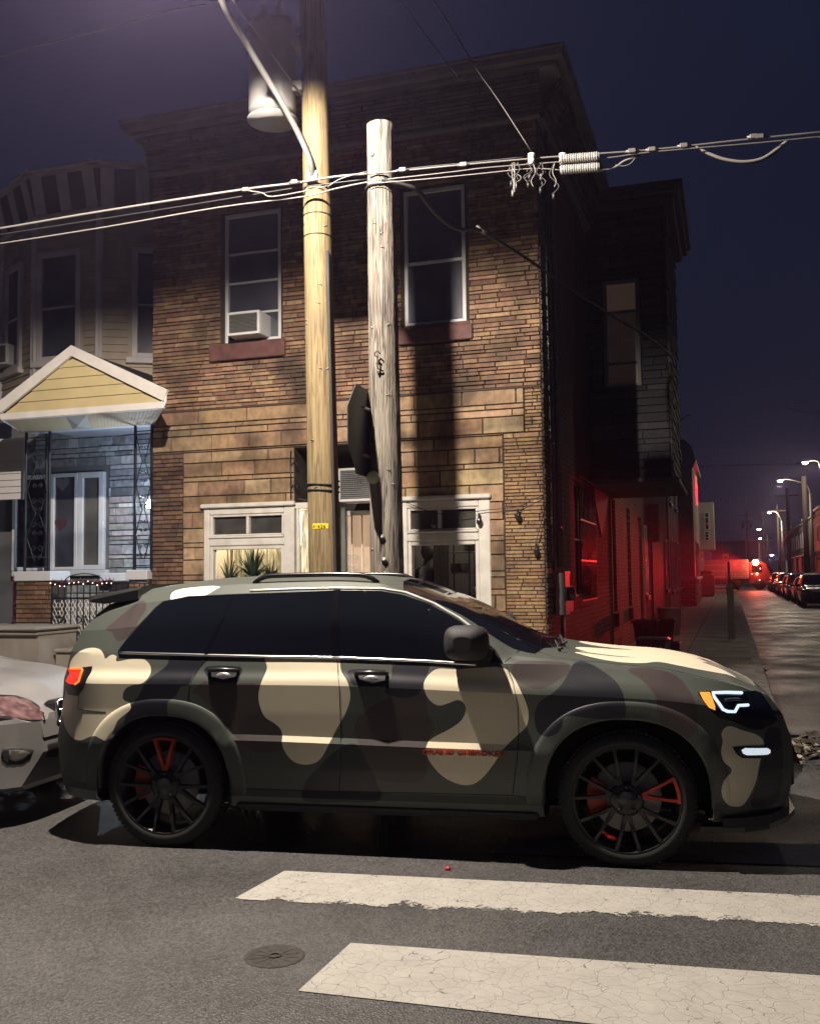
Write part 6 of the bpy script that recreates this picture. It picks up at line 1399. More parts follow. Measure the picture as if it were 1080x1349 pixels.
# ================================================================ generic car
def car_tables(L, hw, hgt, hood, cowl, roof0, roof1, tail, belt, tailz):
    """L length; s runs from -L to 0 (nose). cowl, roof0 (front of roof), roof1, tail: s values"""
    zc = [(-L, tailz), (tail, tailz+.02), (roof1, hgt-.05), ((roof0+roof1)/2, hgt), (roof0, hgt-.05), (cowl, hood), (-.35, hood-.10), (0, hood-.30)]
    zw = [(-L, tailz-.12), (tail, tailz-.08), (roof1, hgt-.16), ((roof0+roof1)/2, hgt-.12), (roof0, hgt-.16), (cowl, hood-.05), (-.35, hood-.16), (0, hood-.36)]
    bl = [(-L, belt), (cowl, belt-.03), (-.35, belt-.12), (0, hood-.38)]
    tw = [(-L, .2), (roof1, .22), (roof0, .20), (cowl, .12), (0, .14)]
    c = lambda v: [(-L, v), (0, v)]
    return dict(hw=hw, a0=-L, a1=0, b0=-L+.6, b1=-.7, ds=.06,
        keys=[(c(hw), c(.24), 0, 0), (c(.2), c(.24), 0, 3), (c(.05), c(.28), 0, 2), (c(.02), c(.5), 0, 4), (c(.0), c(.72), 1, 4), (c(.02), [(a, z-.08) for a, z in bl], 0, 3), (c(.05), bl, 1, 3),
              ([(a, t*.55+.02) for a, t in tw], [(a, .5*(z+itp(bl, a))) for a, z in zw], 0, 3), (tw, zw, 1, 3), ([(a, t+.09) for a, t in tw], [(a, z+.06) for a, z in zw], 1, 3), (c(.6), [(a, z-.01) for a, z in zc], 0, 5), (c(hw), zc, 0, 3)],
        sr=lambda z, t: -L+.0+float(np.interp(z, [.24, .5, .9, tailz, hgt], [.12, 0, .03, .10, .25])), sf=lambda z, t: float(np.interp(z, [.24, .45, .65, .8, hood], [-.12, 0, .0, -.07, -.22])),
        er=lambda s, z: .3*max(0, (-L+.45-s)/.45)**2, ef=lambda s, z: .38*max(0, (s+.5)/.5)**2)
WHP = None
def far_car(paint, fr, pos, rz, label, group, P, simple=True, wheels_at=(.85, .85)):
    global WHP
    S = Shell(P); L = -P['a0']; hw = P['hw']
    t = bpy.data.objects.new('parked_car', None); COL.objects.link(t); t.matrix_world = fr.M @ Matrix.Translation(pos) @ Matrix.Rotation(rz, 4, 'Z') @ Matrix.Translation((0, -hw, 0)); t['bx'] = [0, 0, 0]; t['rz'] = 0; t['local'] = 1
    setp(t, label, 'car', group)
    ar = [(-wheels_at[0], .32, .37, .37), (-L+wheels_at[1], .32, .37, .37)]
    V, Fs = S.mesh(arches=ar); shell_object(S, V, Fs, 'body', paint, t)
    zb = P['keys'][6][1]; zw = P['keys'][8][1]
    e = [s for s, _ in P['keys'][8][1]]; tail, r1, rm, r0, cw = e[1], e[2], e[3], e[4], e[5]
    pz = lambda s: itp(zb, s)+.02; wz = lambda s: itp(zw, s)-.01
    for a, b in ((tail+.15, (r1+r0)/2-.03), ((r1+r0)/2+.03, cw-.12)):
        ss = np.linspace(a, b, 9); poly = [(s, pz(s)) for s in ss]+[(s, max(pz(s)+.02, wz(s))) for s in ss[::-1]]
        patch(S, poly, 'window', NGLASS2, t, .004, .01, .15)
    tt = lambda s: itp(P['keys'][8][0], s)+.10
    ss = np.linspace(r0+.02, cw-.02, 6); patch(S, [(s, tt(s)) for s in ss]+[(s, 2*hw-tt(s)) for s in ss[::-1]], 'windshield', NGLASS2, t, .005, .01, .3, both=False, top=True)
    ss = np.linspace(r1-.02, tail+.05, 5); patch(S, [(s, tt(s)) for s in ss]+[(s, 2*hw-tt(s)) for s in ss[::-1]], 'rear_window', NGLASS2, t, .005, .01, .3, both=False, top=True)
    if WHP is None:
        tmp = [(n, mb, mt) for n, mb, mt in make_wheel(.33, .23, .2, 5, None, calip=False, fast=True, spokemat=M('alloy', (.3, .3, .3), .35, .8))]
        w0 = wheel_obj(tmp, t, (ar[0][0], .01, .33)); WHP = [(c_.name.split('.')[0], c_.data, None) for c_ in w0.children]
    else: wheel_obj(WHP, t, (ar[0][0], .01, .33))
    wheel_obj(WHP, t, (ar[1][0], .01, .33)); wheel_obj(WHP, t, (ar[0][0], 2*hw-.01, .33), flip=True); wheel_obj(WHP, t, (ar[1][0], 2*hw-.01, .33), flip=True)
    for sx, nm, mt, s0 in ((1, 'headlight', bpy.data.materials['headlight_glass'], 0), (-1, 'tail_light', bpy.data.materials['tail_glass'], -L)):
        zz = .66 if sx > 0 else .8
        for y0 in (.16, 2*hw-.16):
            h = S.bvh.ray_cast(Vector((s0+sx*2, min(y0, 2*hw-y0), zz)), Vector((-sx, 0, 0))); x = h[0].x if h[0] else s0
            m = MB(); m.bev(x-.06, x+.035, y0-.13, y0+.13, zz-.07, zz+.07, .02); m.build(nm, mt, t)
    m = MB(); m.bev(-.14, .035, .5, 2*hw-.5, .42, .72, .02); m.build('grille', BLK, t)
    m = MB(); m.bev(-L-.02, -L+.1, hw-.26, hw+.26, .52, .63, .005); m.build('number_plate', WHT2, t)
    for y0 in (-.06, 2*hw+.06): m = MB(); m.bev(cw-.45, cw-.28, y0-.1, y0+.1, itp(zb, cw)+.0, itp(zb, cw)+.13, .03); m.build('side_mirror', paint, t)
    return t, S
M('headlight_glass', (.35, .33, .3), .15, .3); M('tail_glass', (.25, .01, .01), .2)
# ================================================================ silver car behind the SUV
SILV = M('silver_paint', (.29, .28, .275), .36, .4, coat=.6, var=.03, vscale=200)
PS = car_tables(4.4, .92, 1.66, 1.06, -1.15, -2.05, -3.9, -4.25, 1.0, 1.45); PS['ds'] = .04; PS['keys'] = [(k[0], k[1], k[2], k[3]*3) for k in PS['keys']]
zmap = PS['sf']; PS['sf'] = lambda z, t: float(np.interp(z, [.24, .40, .55, .78, .90, 1.06], [-.10, .0, .03, .0, -.10, -.28]))
svp = Vector((-1.13, .95, 0))
sc_, SS = far_car(SILV, C, svp, 0, 'silver car with its headlamps off parked nose to tail behind the camouflaged SUV', None, PS)
sc_.name = 'parked_car'
for ch_ in list(sc_.children):
    if ch_.name.split('.')[0] in ('headlight', 'grille'): bpy.data.objects.remove(ch_)
SF = Frame((0, 0, 0), 0); SF.M = C.M @ Matrix.Translation(svp) @ Matrix.Translation((0, -.92, 0)); SF.I = SF.M.inverted()
def fpatch(S, pts, name, mat, parent, off=.004, thick=.01, step=.03, mirror=True):
    """panel on the nose, outlined in pixels of the photograph"""
    P3 = [S.pix(x, y, SF) for x, y in pts]; poly = [(p.y, p.z) for p in P3]; n = len(poly)
    pp = [Vector(p) for p in poly]; mn = np.min(poly, axis=0); mx = np.max(poly, axis=0)
    for a in np.arange(mn[0]+step/2, mx[0], step):
        for b in np.arange(mn[1]+step/2, mx[1], step):
            if inpoly((a, b), poly): pp.append(Vector((a, b)))
    r = G.delaunay_2d_cdt(pp, [(i, (i+1) % n) for i in range(n)], [list(range(n))], 1, 1e-6); vs = []; cnt = {}
    for f in r[2]:
        for i in range(len(f)): cnt.setdefault(tuple(sorted((f[i], f[(i+1) % len(f)]))), []).append((f[i], f[(i+1) % len(f)]))
    bd = [e[0] for e in cnt.values() if len(e) == 1]; Fv = []; Bv = []
    for p in r[0]:
        h = S.bvh.ray_cast(Vector((3, p.x, p.y)), Vector((-1, 0, 0)))
        co, nn = (h[0], h[1] if h[1].x > 0 else -h[1]) if h[0] else (S.bvh.find_nearest(Vector((0, p.x, p.y)))[0], Vector((1, 0, 0)))
        Fv.append(co+nn*off); Bv.append(co+nn*(off-thick))
    nv = len(Fv); fs = [tuple(f) for f in r[2]]+[(b, a, a+nv, b+nv) for a, b in bd]
    hw = S.P['hw']; obs = []
    for mir in ((0, 1) if mirror else (0,)):
        m = MB(); m.smooth = True; m.add([(v.x, 2*hw-v.y if mir else v.y, v.z) for v in Fv+Bv], fs); obs.append(m.build(name, mat, parent))
    return obs[0]
HLG = M('headlamp_reflector', (.26, .15, .16), .12, .6, var=.6, vscale=14)  # reddish tint puts a reflection into the headlamp colour
hl_ = fpatch(SS, [(-22, 917), (0, 916), (20, 917), (38, 922), (50, 930), (57, 943), (59, 949), (40, 949), (0, 946), (-25, 944)], 'headlight', HLG, sc_, .004)
m = MB()
pp_ = [SS.pix(x, y, SF) for x, y in ((-22, 917), (0, 916), (20, 917), (38, 922), (50, 930), (57, 943), (59, 949), (40, 949), (0, 946), (-25, 944))]; m.tube([p+Vector((.006, 0, 0)) for p in pp_], .006, 6, closed=True); m.build('bezel', BLK, hl_)
fpatch(SS, [(2, 993), (4, 986), (12, 984), (30, 985), (45, 988), (40, 1000), (28, 1007), (10, 1008), (3, 1002)], 'fog_lamp_recess', BLKM, sc_, .003)
fpatch(SS, [(12, 988), (30, 988), (40, 991), (34, 1000), (20, 1003), (12, 1000)], 'fog_lamp', M('fog_reflector', (.16, .15, .14), .3, .5), sc_, .007, .005)
gy = SS.pix(69, 935, SF).y; gz0, gz1 = SS.pix(75, 952, SF).z, SS.pix(75, 917, SF).z
m = MB(); m.bev(-.10, .025, gy, 1.84-gy, gz0, gz1, .02); 
m.build('grille', BLK, sc_)
m = MB()
for z in (gz0, (gz0*.45+gz1*.55), gz1): m.tube([(.026, gy-.01, z), (.034, .92, z), (.026, 1.85-gy, z)], .012, 8)
for y_ in (gy-.01, 1.85-gy): m.tube([(.026, y_, gz0), (.026, y_, gz1)], .012, 8)
m.build('grille_bar', M('chrome_cold', (.75, .78, .85), .15, 1), sc_)
fpatch(SS, [(62, 979), (78, 976), (76, 997), (60, 998)], 'lower_intake', BLKM, sc_, .003)
m = MB(); line_on(SS, [(-1.1, .26), (-.8, .22), (-.5, .24), (-.36, .34)], .003, m, -.0005, top=True); m.build('panel_seam', SEAM, sc_)
# ================================================================ side-street buildings
RBR = brickmat('red_brick_far', (.20, .06, .045), (.15, .05, .04), (.10, .07, .06), ax='y')
BST = M('beige_stucco', (.42, .34, .20), .8, var=.08)
BRN = M('brown_render', (.085, .055, .045), .95, spec=.1, var=.3, bump=.01, bscale=18)
def sidehouse(name, label, y0, y1, x, hgt, mat, wins=(), door=None, cornice_mat=None, cat='building'):
    t = thing(name, label, cat, B, (x-3, (y0+y1)/2, 0))
    m = MB(); m.box(x-8, x, y0, y1, .1, hgt); m.build('wall', mat, t)
    m = MB(); m.bev(x-8.1, x+.18, y0-.0, y1+.0, hgt, hgt+.18, .02); m.build('cornice', cornice_mat or CORN, t)
    for (a, b, c_, d) in wins:
        T = Matrix.Translation((x, 0, 0)) @ SIDE; window(t, a, b, c_, d, -.035, T=T, fm=WHT2, gm=NGLASS, fw=.07); mm = MB(); mm.bev(a-.08, b+.08, -.10, -.0, c_-.14, c_-.01, .01); mm.build('stone_sill', CORN, t, T=T)
    if door:
        a, b, dm = door; mm = MB(); mm.bev(a, b, -.05, -.0, .15, 2.45, .01); 
        o = mm.build('door', dm, t, T=Matrix.Translation((x, 0, 0)) @ SIDE)
    return t
GD = M('teal_roller_door', (.045, .065, .06), .8, spec=.2)
gd = sidehouse('side_building', 'low brown rendered building with a teal roller door next to the corner building', 14.55, 26, -.05, 7.2, BRN, [(15.2, 15.9, 1.1, 3.0), (24.2, 25.2, 1.1, 2.9), (16, 17, 4.6, 6.2), (23, 24, 4.6, 6.2)])
m = MB()
for i in range(15): m.bev(17.9+i*.32, 18.2+i*.32, -.035, -.0, .15, 3.1, .015)
m.build('roller_door', GD, gd, T=Matrix.Translation((-.05, 0, 0)) @ SIDE)
m = MB(); m.bev(17.35, 17.6, -.28, -.0, 2.6, 3.7, .02); m.build('drainpipe_panel', BRN, gd, T=Matrix.Translation((-.05, 0, 0)) @ SIDE)
sidehouse('side_building', 'red brick side building between the roller door and the beige shop', 26.05, 34.9, -.0, 7.4, RBR, [(27, 27.8, 1, 3), (29, 29.8, 1, 3), (31, 31.8, 1, 3), (33, 33.8, 1, 3), (27, 27.8, 4.4, 6.2), (31, 31.8, 4.4, 6.2)])
bs = sidehouse('beige_shop', 'beige stucco shop with a stone clad base and red neon sign on the side street', 35, 43.5, .62, 6.8, BST, [(37, 38.4, 1.4, 3.2), (40, 41.4, 1.4, 3.2)])
s = MB(); cladding(s, -.5, .64, .15, 1.35, [], [.12, .16, .2], (.15, .4), [(.16, .15, .14), (.22, .2, .18), (.1, .09, .08)], d=.03, gap=.012, base=34.99, seed=61, amp=.3); s.build('stone_base', STONE, bs)
s = MB(); cladding(s, 35, 43.5, .15, 1.35, [], [.14, .18], (.2, .5), [(.16, .15, .14), (.22, .2, .18)], d=.03, gap=.012, base=-.63, seed=62, amp=.3); s.bev(34.9, 43.6, -.72, -.60, 1.36, 1.48, .02); s.build('stone_base', STONE, bs, T=SIDE)
m = MB(); m.bev(-.5, .70, 34.90, 34.985, 1.36, 1.48, .02); m.build('base_ledge', WHT, bs)
sidehouse('side_building', 'red brick side building beyond the beige shop', 43.6, 56, -.0, 7.0, RBR, [(45, 45.9, 1, 2.9), (48, 48.9, 1, 2.9), (51, 51.9, 1, 2.9), (54, 54.9, 1, 2.9), (46, 47, 4.4, 6), (52, 53, 4.4, 6)])
wb = sidehouse('side_building', 'white sided house with a projecting upper bay down the side street', 56.1, 66, -.0, 6.6, M('white_clapboard', (.36, .33, .30), .7), [(58, 59, 1, 2.8)])
q0, q1 = B.on(922, 662, 57), B.on(941, 724, 57); m = MB(); m.bev(.0, q1.x, 57, 60, q1.z, q0.z, .02); m.build('oriel_bay', bpy.data.materials['white_clapboard'], wb)
for (a, b) in ((675, 698), (700, 712)):
    u0, u1 = B.on(927, a, 56.9), B.on(934, b, 56.9); window(wb, u0.x, u1.x, u1.z, u0.z, 56.96, fm=WHT2, gm=NGLASS2, fw=.05, rails=(.35, .7))
sidehouse('side_building', 'red brick corner house before the far intersection', 66.1, 78.5, -.0, 6.2, RBR, [(68, 69, 1, 2.8), (71, 72, 1, 2.8), (74, 75, 1, 2.8), (68, 69, 4, 5.4)])
# satellite dish
q = B.on(898, 600, 24); t = thing('satellite_dish', 'large dark satellite dish on the side wall', 'satellite dish', B, tuple(q))
T = Matrix.Translation(q) @ Matrix.Rotation(rad(60), 4, 'Z') @ Matrix.Rotation(rad(80), 4, 'X')
m = MB(); m.smooth = True; m.lathe([(0, 0), (.2, .02), (.4, .07), (.55, .14), (.56, .15), (.54, .15), (.4, .085), (.2, .035), (0, .015)], 28, T, cap=False); m.build('dish', TG, t)
m = MB(); m.tube([q, Vector((.0, q.y, q.z-.5))], .03, 8); m.build('mount', TG, t)
# neon sign
q = B.on(912, 648, 40); qa, qb_ = B.on(905, 626, 40), B.on(919, 672, 40)
t = thing('neon_sign', 'glowing red neon sign projecting high over the side pavement', 'neon sign', B, tuple(q)); NEO = lamp_mat('lit_red_neon', (1, .02, .05), 3.5)
rng = random.Random(5); cx, cz, rx, rz = q.x, q.z, (qb_.x-qa.x)*.42, (qa.z-qb_.z)*.5
m = MB(); n_ = 0
for k in range(9):
    x0 = cx+rx*(-.85+1.7*k/8); hh = rz*math.sqrt(max(0, 1-((x0-cx)/rx)**2)); pts = [(x0+.03*rng.uniform(-1, 1), q.y-.04, cz-hh+2*hh*j/8) for j in range(9)]; m.tube(catmull([(a+.06*rng.uniform(-1, 1), b, c_) for a, b, c_ in pts], 2), .028, 5)
m.tube([(cx+rx*math.cos(a), q.y-.04, cz+rz*math.sin(a)) for a in np.linspace(0, 2*math.pi, 24)[:-1]], .03, 5, closed=True); m.build('neon_tube', NEO, t)
m = MB(); m.prism([(cx+rx*1.15*math.cos(a), cz+rz*1.1*math.sin(a)) for a in np.linspace(0, 2*math.pi, 20)[:-1]], q.y, q.y+.15, 'y'); m.build('sign_panel', BLK, t)
m = MB(); m.box(.60, cx-rx*.8, q.y+.02, q.y+.1, cz-.05, cz+.05); m.build('bracket', BLK, t)
nl = light('neon_light', 'POINT', (0, 0, 0), 240, (1, .03, .05), t, shadow_soft_size=.3); nl.location = (0, -.4, 0)
# far right row of houses
R_T = Matrix(((0, 1, 0, 0), (-1, 0, 0, 0), (0, 0, 1, 0), (0, 0, 0, 1)))
rng = random.Random(8)
for i in range(9):
    y0 = 66+i*7.2; h_ = 6.3+.5*rng.random(); x = 9.4
    t = thing('far_rowhouse', ['dim brick', 'tallest dim', 'narrow dim', 'porch fronted', 'flat fronted', 'plain', 'shadowed', 'distant', 'farthest'][i]+' rowhouse on the right side of the side street, %s from the camera' % ['first', 'second', 'third', 'fourth', 'fifth', 'sixth', 'seventh', 'eighth', 'ninth'][i], 'house', B, (x+3, y0+3.5, 0), 'far rowhouses on the right of the side street')
    wm = bpy.data.materials.get('far_brick_%s' % 'abc'[i % 3]) or M('far_brick_%s' % 'abc'[i % 3], [(.20, .08, .06), (.26, .18, .15), (.14, .07, .06)][i % 3], .85, var=.2)
    m = MB(); m.box(x, x+8, y0, y0+7.15, .1, h_); m.build('wall', wm, t); m = MB(); m.bev(x-.25, x+8, y0, y0+7.15, h_, h_+.25, .03); m.build('cornice', CORN, t)
    for a in (1.2, 4.4):
        for z0, z1 in ((4.1, 5.6), (1.2, 2.9)):
            m = MB(); m.bev(x-.06, x+.02, y0+a, y0+a+1.1, z0, z1, .02); m.box(x-.07, x-.06, y0+a+.1, y0+a+1, z0+.1, z1-.1); o = m.build('window', WHT2, t); m = MB(); m.box(x-.075, x-.0705, y0+a+.12, y0+a+.98, z0+.1, z1-.1); m.build('pane', NGLASS2, o)
    m = MB(); m.loft([[(x, y0+.3, 3.4), (x, y0+6.8, 3.4), (x, y0+6.8, 3.3), (x, y0+.3, 3.3)], [(x-1.5, y0+.3, 3.0), (x-1.5, y0+6.8, 3.0), (x-1.5, y0+6.8, 2.9), (x-1.5, y0+.3, 2.9)]]); m.build('porch_roof', CORN, t)
    for a in (.5, 6.6): m = MB(); m.bev(x-1.45, x-1.3, y0+a-.07, y0+a+.07, .15, 2.9, .01); m.build('porch_post', WHT2, t)
# distant houses closing the street
for i, (a, b, h_, l) in enumerate(((-9, -1, 6, 'dim house across the far intersection on the left'), (14, 22, 7, 'dim house across the far intersection on the right'), (-2, 12, 9, 'low dark building closing the far end of the street'))):
    yy = 92 if i == 0 else (140 if i == 1 else 240); t = thing('far_house', l, 'house', B, ((a+b)/2, yy, 0)); m = MB(); m.box(a, b, yy, yy+10, .0, h_); m.build('wall', BRN, t); m = MB(); m.bev(a-.2, b+.2, yy-.2, yy+10, h_, h_+.3, .03); m.build('cornice', CORN, t)
    for k in range(3): u = a+(b-a)*(k+.3)/3; m = MB(); m.bev(u, u+1, yy-.05, yy, 1.2, 2.8, .02); m.build('window', NGLASS2, t)
# parked cars along the right kerb
cols = [('dark_blue_paint', (.015, .018, .025)), ('black_car_paint', (.01, .01, .011)), ('dark_grey_paint', (.06, .06, .065)), ('maroon_paint', (.08, .015, .015)), ('pale_grey_paint', (.25, .25, .25)), ('green_black_paint', (.02, .03, .025))]
PM = [M(n_, c_, .22, .3, coat=.8) for n_, c_ in cols]
PF1 = car_tables(4.6, .9, 1.62, 1.02, -1.15, -1.95, -3.9, -4.45, .98, 1.35); PF2 = car_tables(4.6, .89, 1.44, .94, -1.25, -2.1, -3.3, -4.0, .90, 1.0)
for P_ in (PF1, PF2): P_['ds'] = .12
lb_ = ['dark parked car nearest in the right-hand kerb row', 'black parked car second in the right-hand kerb row', 'grey parked car third in the right-hand kerb row', 'maroon parked car fourth in the right-hand kerb row', 'pale parked car fifth in the right-hand kerb row', 'dark parked car sixth in the right-hand kerb row', 'black parked car seventh in the right-hand kerb row', 'last grey parked car in the right-hand kerb row']
for i in range(8):
    far_car(PM[[0, 1, 2, 3, 4, 5, 1, 2][i]], B, (6.15+.05*(i % 2), 36.5+i*6.0, 0), -math.pi/2, lb_[i], 'cars parked along the right kerb', PF1 if i % 2 == 0 else PF2)
# truck at the intersection
ty = 83; xa, xb = B.on(925, 770, ty).x, B.on(1006, 770, ty).x; z1 = B.on(960, 737, ty).z; z0 = B.on(960, 771, ty).z
tk = thing('truck', 'emergency truck with a red beacon crossing the far intersection', 'truck', B, ((xa+xb)/2, ty+1.2, 0))
TRM = M('truck_body', (.30, .25, .24), .5, var=.1)
m = MB(); m.bev(xa-1.5, xb-1.3, ty, ty+2.4, 1.0, z1, .05); m.build('cargo_box', TRM, tk)
m = MB(); m.prism([(xb-1.25, .6), (xb+.5, .6), (xb+.55, 1.5), (xb+.2, z1-.5), (xb-.1, z1-.25), (xb-1.25, z1-.25)], ty+.05, ty+2.35, 'y'); m.build('cab', M('truck_dull_red', (.14, .03, .03), .4), tk)
m = MB(); m.box(xb-1.0, xb-.15, ty+.03, ty+.05, 1.6, z1-.5); m.build('cab_window', NGLASS2, tk)
m = MB(); m.bev(xa-1.4, xb+.4, ty+.1, ty+2.3, .55, .95, .03); m.build('chassis', BLKM, tk)
m = MB(); 
for k in range(3): m.bev(xa-1.45, xb-1.35, ty-.02, ty-.003, 1.2+k*.55, 1.24+k*.55, .005)
m.build('side_rail', CHROME, tk)
for x in (xa+.2, xa+2.9, xb-.4):
    for yy in (ty+.02, ty+2.1): m = MB(); m.lathe([(0, -.0), (.28, .0), (.3, .02), (.46, .02), (.5, .06), (.5, .26), (0, .26)], 24, Matrix.Translation((x, yy, .5)) @ Matrix.Rotation(-math.pi/2, 4, 'X')); m.build('wheel', TYRE, tk)
q = B.on(994.5, 741, ty-.1); BEA = lamp_mat('lit_red_beacon', (1, .16, .07), 130)
m = MB(); m.smooth = True; m.lathe([(0, -.27), (.2, -.2), (.28, 0), (.2, .2), (0, .27)], 16, Matrix.Translation((q.x, ty-.5, q.z))); bo = m.build('beacon', BEA, tk)
q2 = B.on(996.5, 756, ty-.1); m = MB(); m.lathe([(0, -.08), (.09, 0), (0, .08)], 10, Matrix.Translation((q2.x, ty-.1, q2.z))); m.build('marker_light', BEA, tk)
for px, py in ((1001, 749), (990, 756), (1000, 764)): q3 = B.on(px, py, ty-.1); m = MB(); m.lathe([(0, -.05), (.05, 0), (0, .05)], 8, Matrix.Translation((q3.x, ty-.1, q3.z))); m.build('marker_light', lamp_mat('lit_marker', (1, .3, .25), 12), tk)
bl_ = light('beacon_light', 'POINT', (0, 0, 0), 450, (1, .02, .018), tk, shadow_soft_size=.2); bl_.location = (q.x-(xa+xb)/2, -5.5, q.z+1.5)
b2 = light('beacon_light', 'SPOT', (0, 0, 0), 60000, (1, .02, .02), tk, shadow_soft_size=.3, spot_size=rad(3.0), spot_blend=.6)
tgt = Vector((0.1, 6, 1.5)); src = Vector((3.2, ty-3.2, q.z)); d_ = (B.w(*tgt)-B.w(*src)).normalized()
b2.parent = None; b2.matrix_world = Matrix.Translation(B.w(*src)) @ Vector((0, 0, -1)).rotation_difference(d_).to_matrix().to_4x4()
# side-street lamps
STL = lamp_mat('lit_street_lamp', (1, .86, .66), 40); STC = lamp_mat('lit_cold_lamp', (.7, .85, 1), 60)
PGR = M('steel_pole', (.20, .19, .17), .6, .4)
for i, (px, py, z, pw_, lab) in enumerate(((1060, 609, 7.6, 420, 'nearest lit street lamp on the side street, over the parked cars'), (1027, 633, 7.6, 400, 'second lit street lamp on the side street'), (1013, 675, 7.6, 900, 'third smaller lit street lamp on the side street'), (999, 697, 7.6, 0, 'fourth tiny street lamp far down the side street'), (1001, 709, 7.6, 0, 'fifth tiny street lamp farthest down the side street'), (1016, 731, 4.5, 600, 'cold white lamp low above the far parked cars'))):
    d = ray(px, py); q = B.I @ (CP+d*((z-H)/d.z)); t = thing('street_lamp', lab, 'street lamp', B, (7.25, q.y, .1), 'street lamps down the side street')
    k = 1 if i < 3 else 1.6
    m = MB(); m.tube([(7.25, q.y, .1), (7.25, q.y, z-.9)], [.13*1, .09], 10); m.build('pole', PGR, t)
    m = MB(); m.tube(catmull([(7.25, q.y, z-1.0), (7.0, q.y, z-.35), (q.x+.6, q.y, z+.05), (q.x+.1, q.y, z+.08)], 5), .045, 6); m.build('arm', PGR, t)
    m = MB(); m.smooth = True; m.lathe([(0, -.12*k), (.13*k, -.07*k), (.17*k, 0)], 12, Matrix.Translation((q.x, q.y, z))); m.build('lens', STC if i == 5 else STL, t)
    m = MB(); m.lathe([(.18*k, .0), (.16*k, .08), (.05, .13), (0, .13)], 12, Matrix.Translation((q.x, q.y, z+.004))); m.build('lamp_head', PGR, t)
    if pw_: l_ = light('lamp_light', 'POINT', (0, 0, 0), pw_, (.75, .87, 1) if i == 5 else (1, .84, .62), t, shadow_soft_size=.15); l_.location = (q.x-7.25, 0, z-.35-.1)
t = thing('street_lamp', 'assumed unseen street lamp at the near right corner of the side street', 'street lamp', B, (7.5, 9, .1), 'street lamps down the side street')  # assumed lamp outside the view, added to light the post and side pavement
m = MB(); m.tube([(7.5, 9, .1), (7.5, 9, 7.0)], [.13, .09], 10); m.build('pole', PGR, t)
m = MB(); m.tube(catmull([(7.5, 9, 6.9), (7.3, 9, 7.5), (6.0, 9, 7.75), (5.2, 9, 7.75)], 5), .045, 6); m.build('arm', PGR, t)
m = MB(); m.lathe([(0, -.12), (.13, -.07), (.17, 0)], 12, Matrix.Translation((5.1, 9, 7.65))); m.build('lens', STL, t); m = MB(); m.lathe([(.18, .0), (.16, .08), (0, .13)], 12, Matrix.Translation((5.1, 9, 7.654))); m.build('lamp_head', PGR, t)
l_ = light('lamp_light', 'SPOT', (0, 0, 0), 230, (1, .84, .62), t, shadow_soft_size=.1, spot_size=rad(150), spot_blend=.4); l_.location = (-2.4, 0, 7.4)
# side pavement is lit by the lamps above, the assumed corner one included
for i, (px, v, h_, l) in enumerate(((1063, 47, 7.0, 'dark wooden utility pole by the nearest parked cars'), (1040, 74, 8.5, 'thin utility pole among the far right rowhouses'), (1027, 95, 8.5, 'thin utility pole farther down the right kerb'), (985, 130, 10, 'distant utility pole carrying transformers'), (1006, 100, 8, 'pale thin pole right of the truck'))):
    q = B.on(px, 760, v); t = thing('utility_pole', l, 'pole', B, (q.x, v, .1)); m = MB(); m.tube([(q.x, v, .1), (q.x, v, h_)], [.17, .13], 10); m.build('shaft', M('dark_wood', (.06, .045, .035), .8) if not bpy.data.materials.get('dark_wood') else bpy.data.materials['dark_wood'], t)
    if i in (1, 2, 3): m = MB(); m.box(q.x-.9, q.x+.9, v-.06, v+.06, h_-.7, h_-.55); m.build('crossarm', bpy.data.materials['dark_wood'], t)
    if i == 3:
        for dx in (-.5, .5): m = MB(); m.lathe([(0, h_-2.4), (.25, h_-2.4), (.25, h_-1.5), (0, h_-1.45)], 12, Matrix.Translation((q.x+dx, v-.2, 0))); m.build('transformer_tank', TG, t)
# wires of the side street
def bw(p, r, l, mat=None): wire([B.on(x, y, v) for x, y, v in p], r, mat or WPL, l, None, 5, 'cable', B, 5)
bw(((918, 614, 42), (980, 613, 42), (1060, 610, 42), (1110, 609, 42)), .02, 'wire strung straight across the side street at lamp height')
bw(((930, 704, 70), (975, 704, 70), (1040, 700, 70)), .025, 'lower wire across the far side street')
bw(((1085, 545, 30), (1060, 543, 32), (1030, 536, 34)), .012, 'short pale wire at the right edge above the lamps')
bw(((1085, 675, 40), (1060, 686, 47), (1040, 700, 60), (1028, 720, 74)), .03, 'wire sagging from the right edge along the rowhouses')
bw(((886, 560, 9), (900, 551, 9), (909, 545, 9)), .012, 'short aerial mast wire above the side roofs')
# pavement furniture
WOODP = M('weathered_post', (.26, .22, .16), .8, var=.2, vscale=8)
q = B.at(963.5, 841, .15); m = MB(); zt = B.on(963, 770, q.y).z; m.bev(q.x-.075, q.x+.075, q.y-.075, q.y+.075, .14, zt-.04, .01); m.bev(q.x-.06, q.x+.06, q.y-.06, q.y+.06, zt-.045, zt, .03); o = m.build('wooden_post', WOODP, None, B); setp(o, 'square wooden post standing in the side pavement by the kerb', 'post')
q = B.at(961, 800, .15); m = MB(); zt = B.on(961, 740, q.y).z; m.tube([(q.x, q.y, .14), (q.x, q.y, zt)], .05, 8); o = m.build('bollard', WHT2, None, B); setp(o, 'thin white post behind the square wooden post', 'post')
q = B.at(957, 783, .15); t = thing('street_sign', 'rectangular red-lit street sign on a thin pole before the truck', 'sign', B, (q.x, q.y, .15)); z1 = B.on(957, 730, q.y).z; z2 = B.on(957, 739, q.y).z
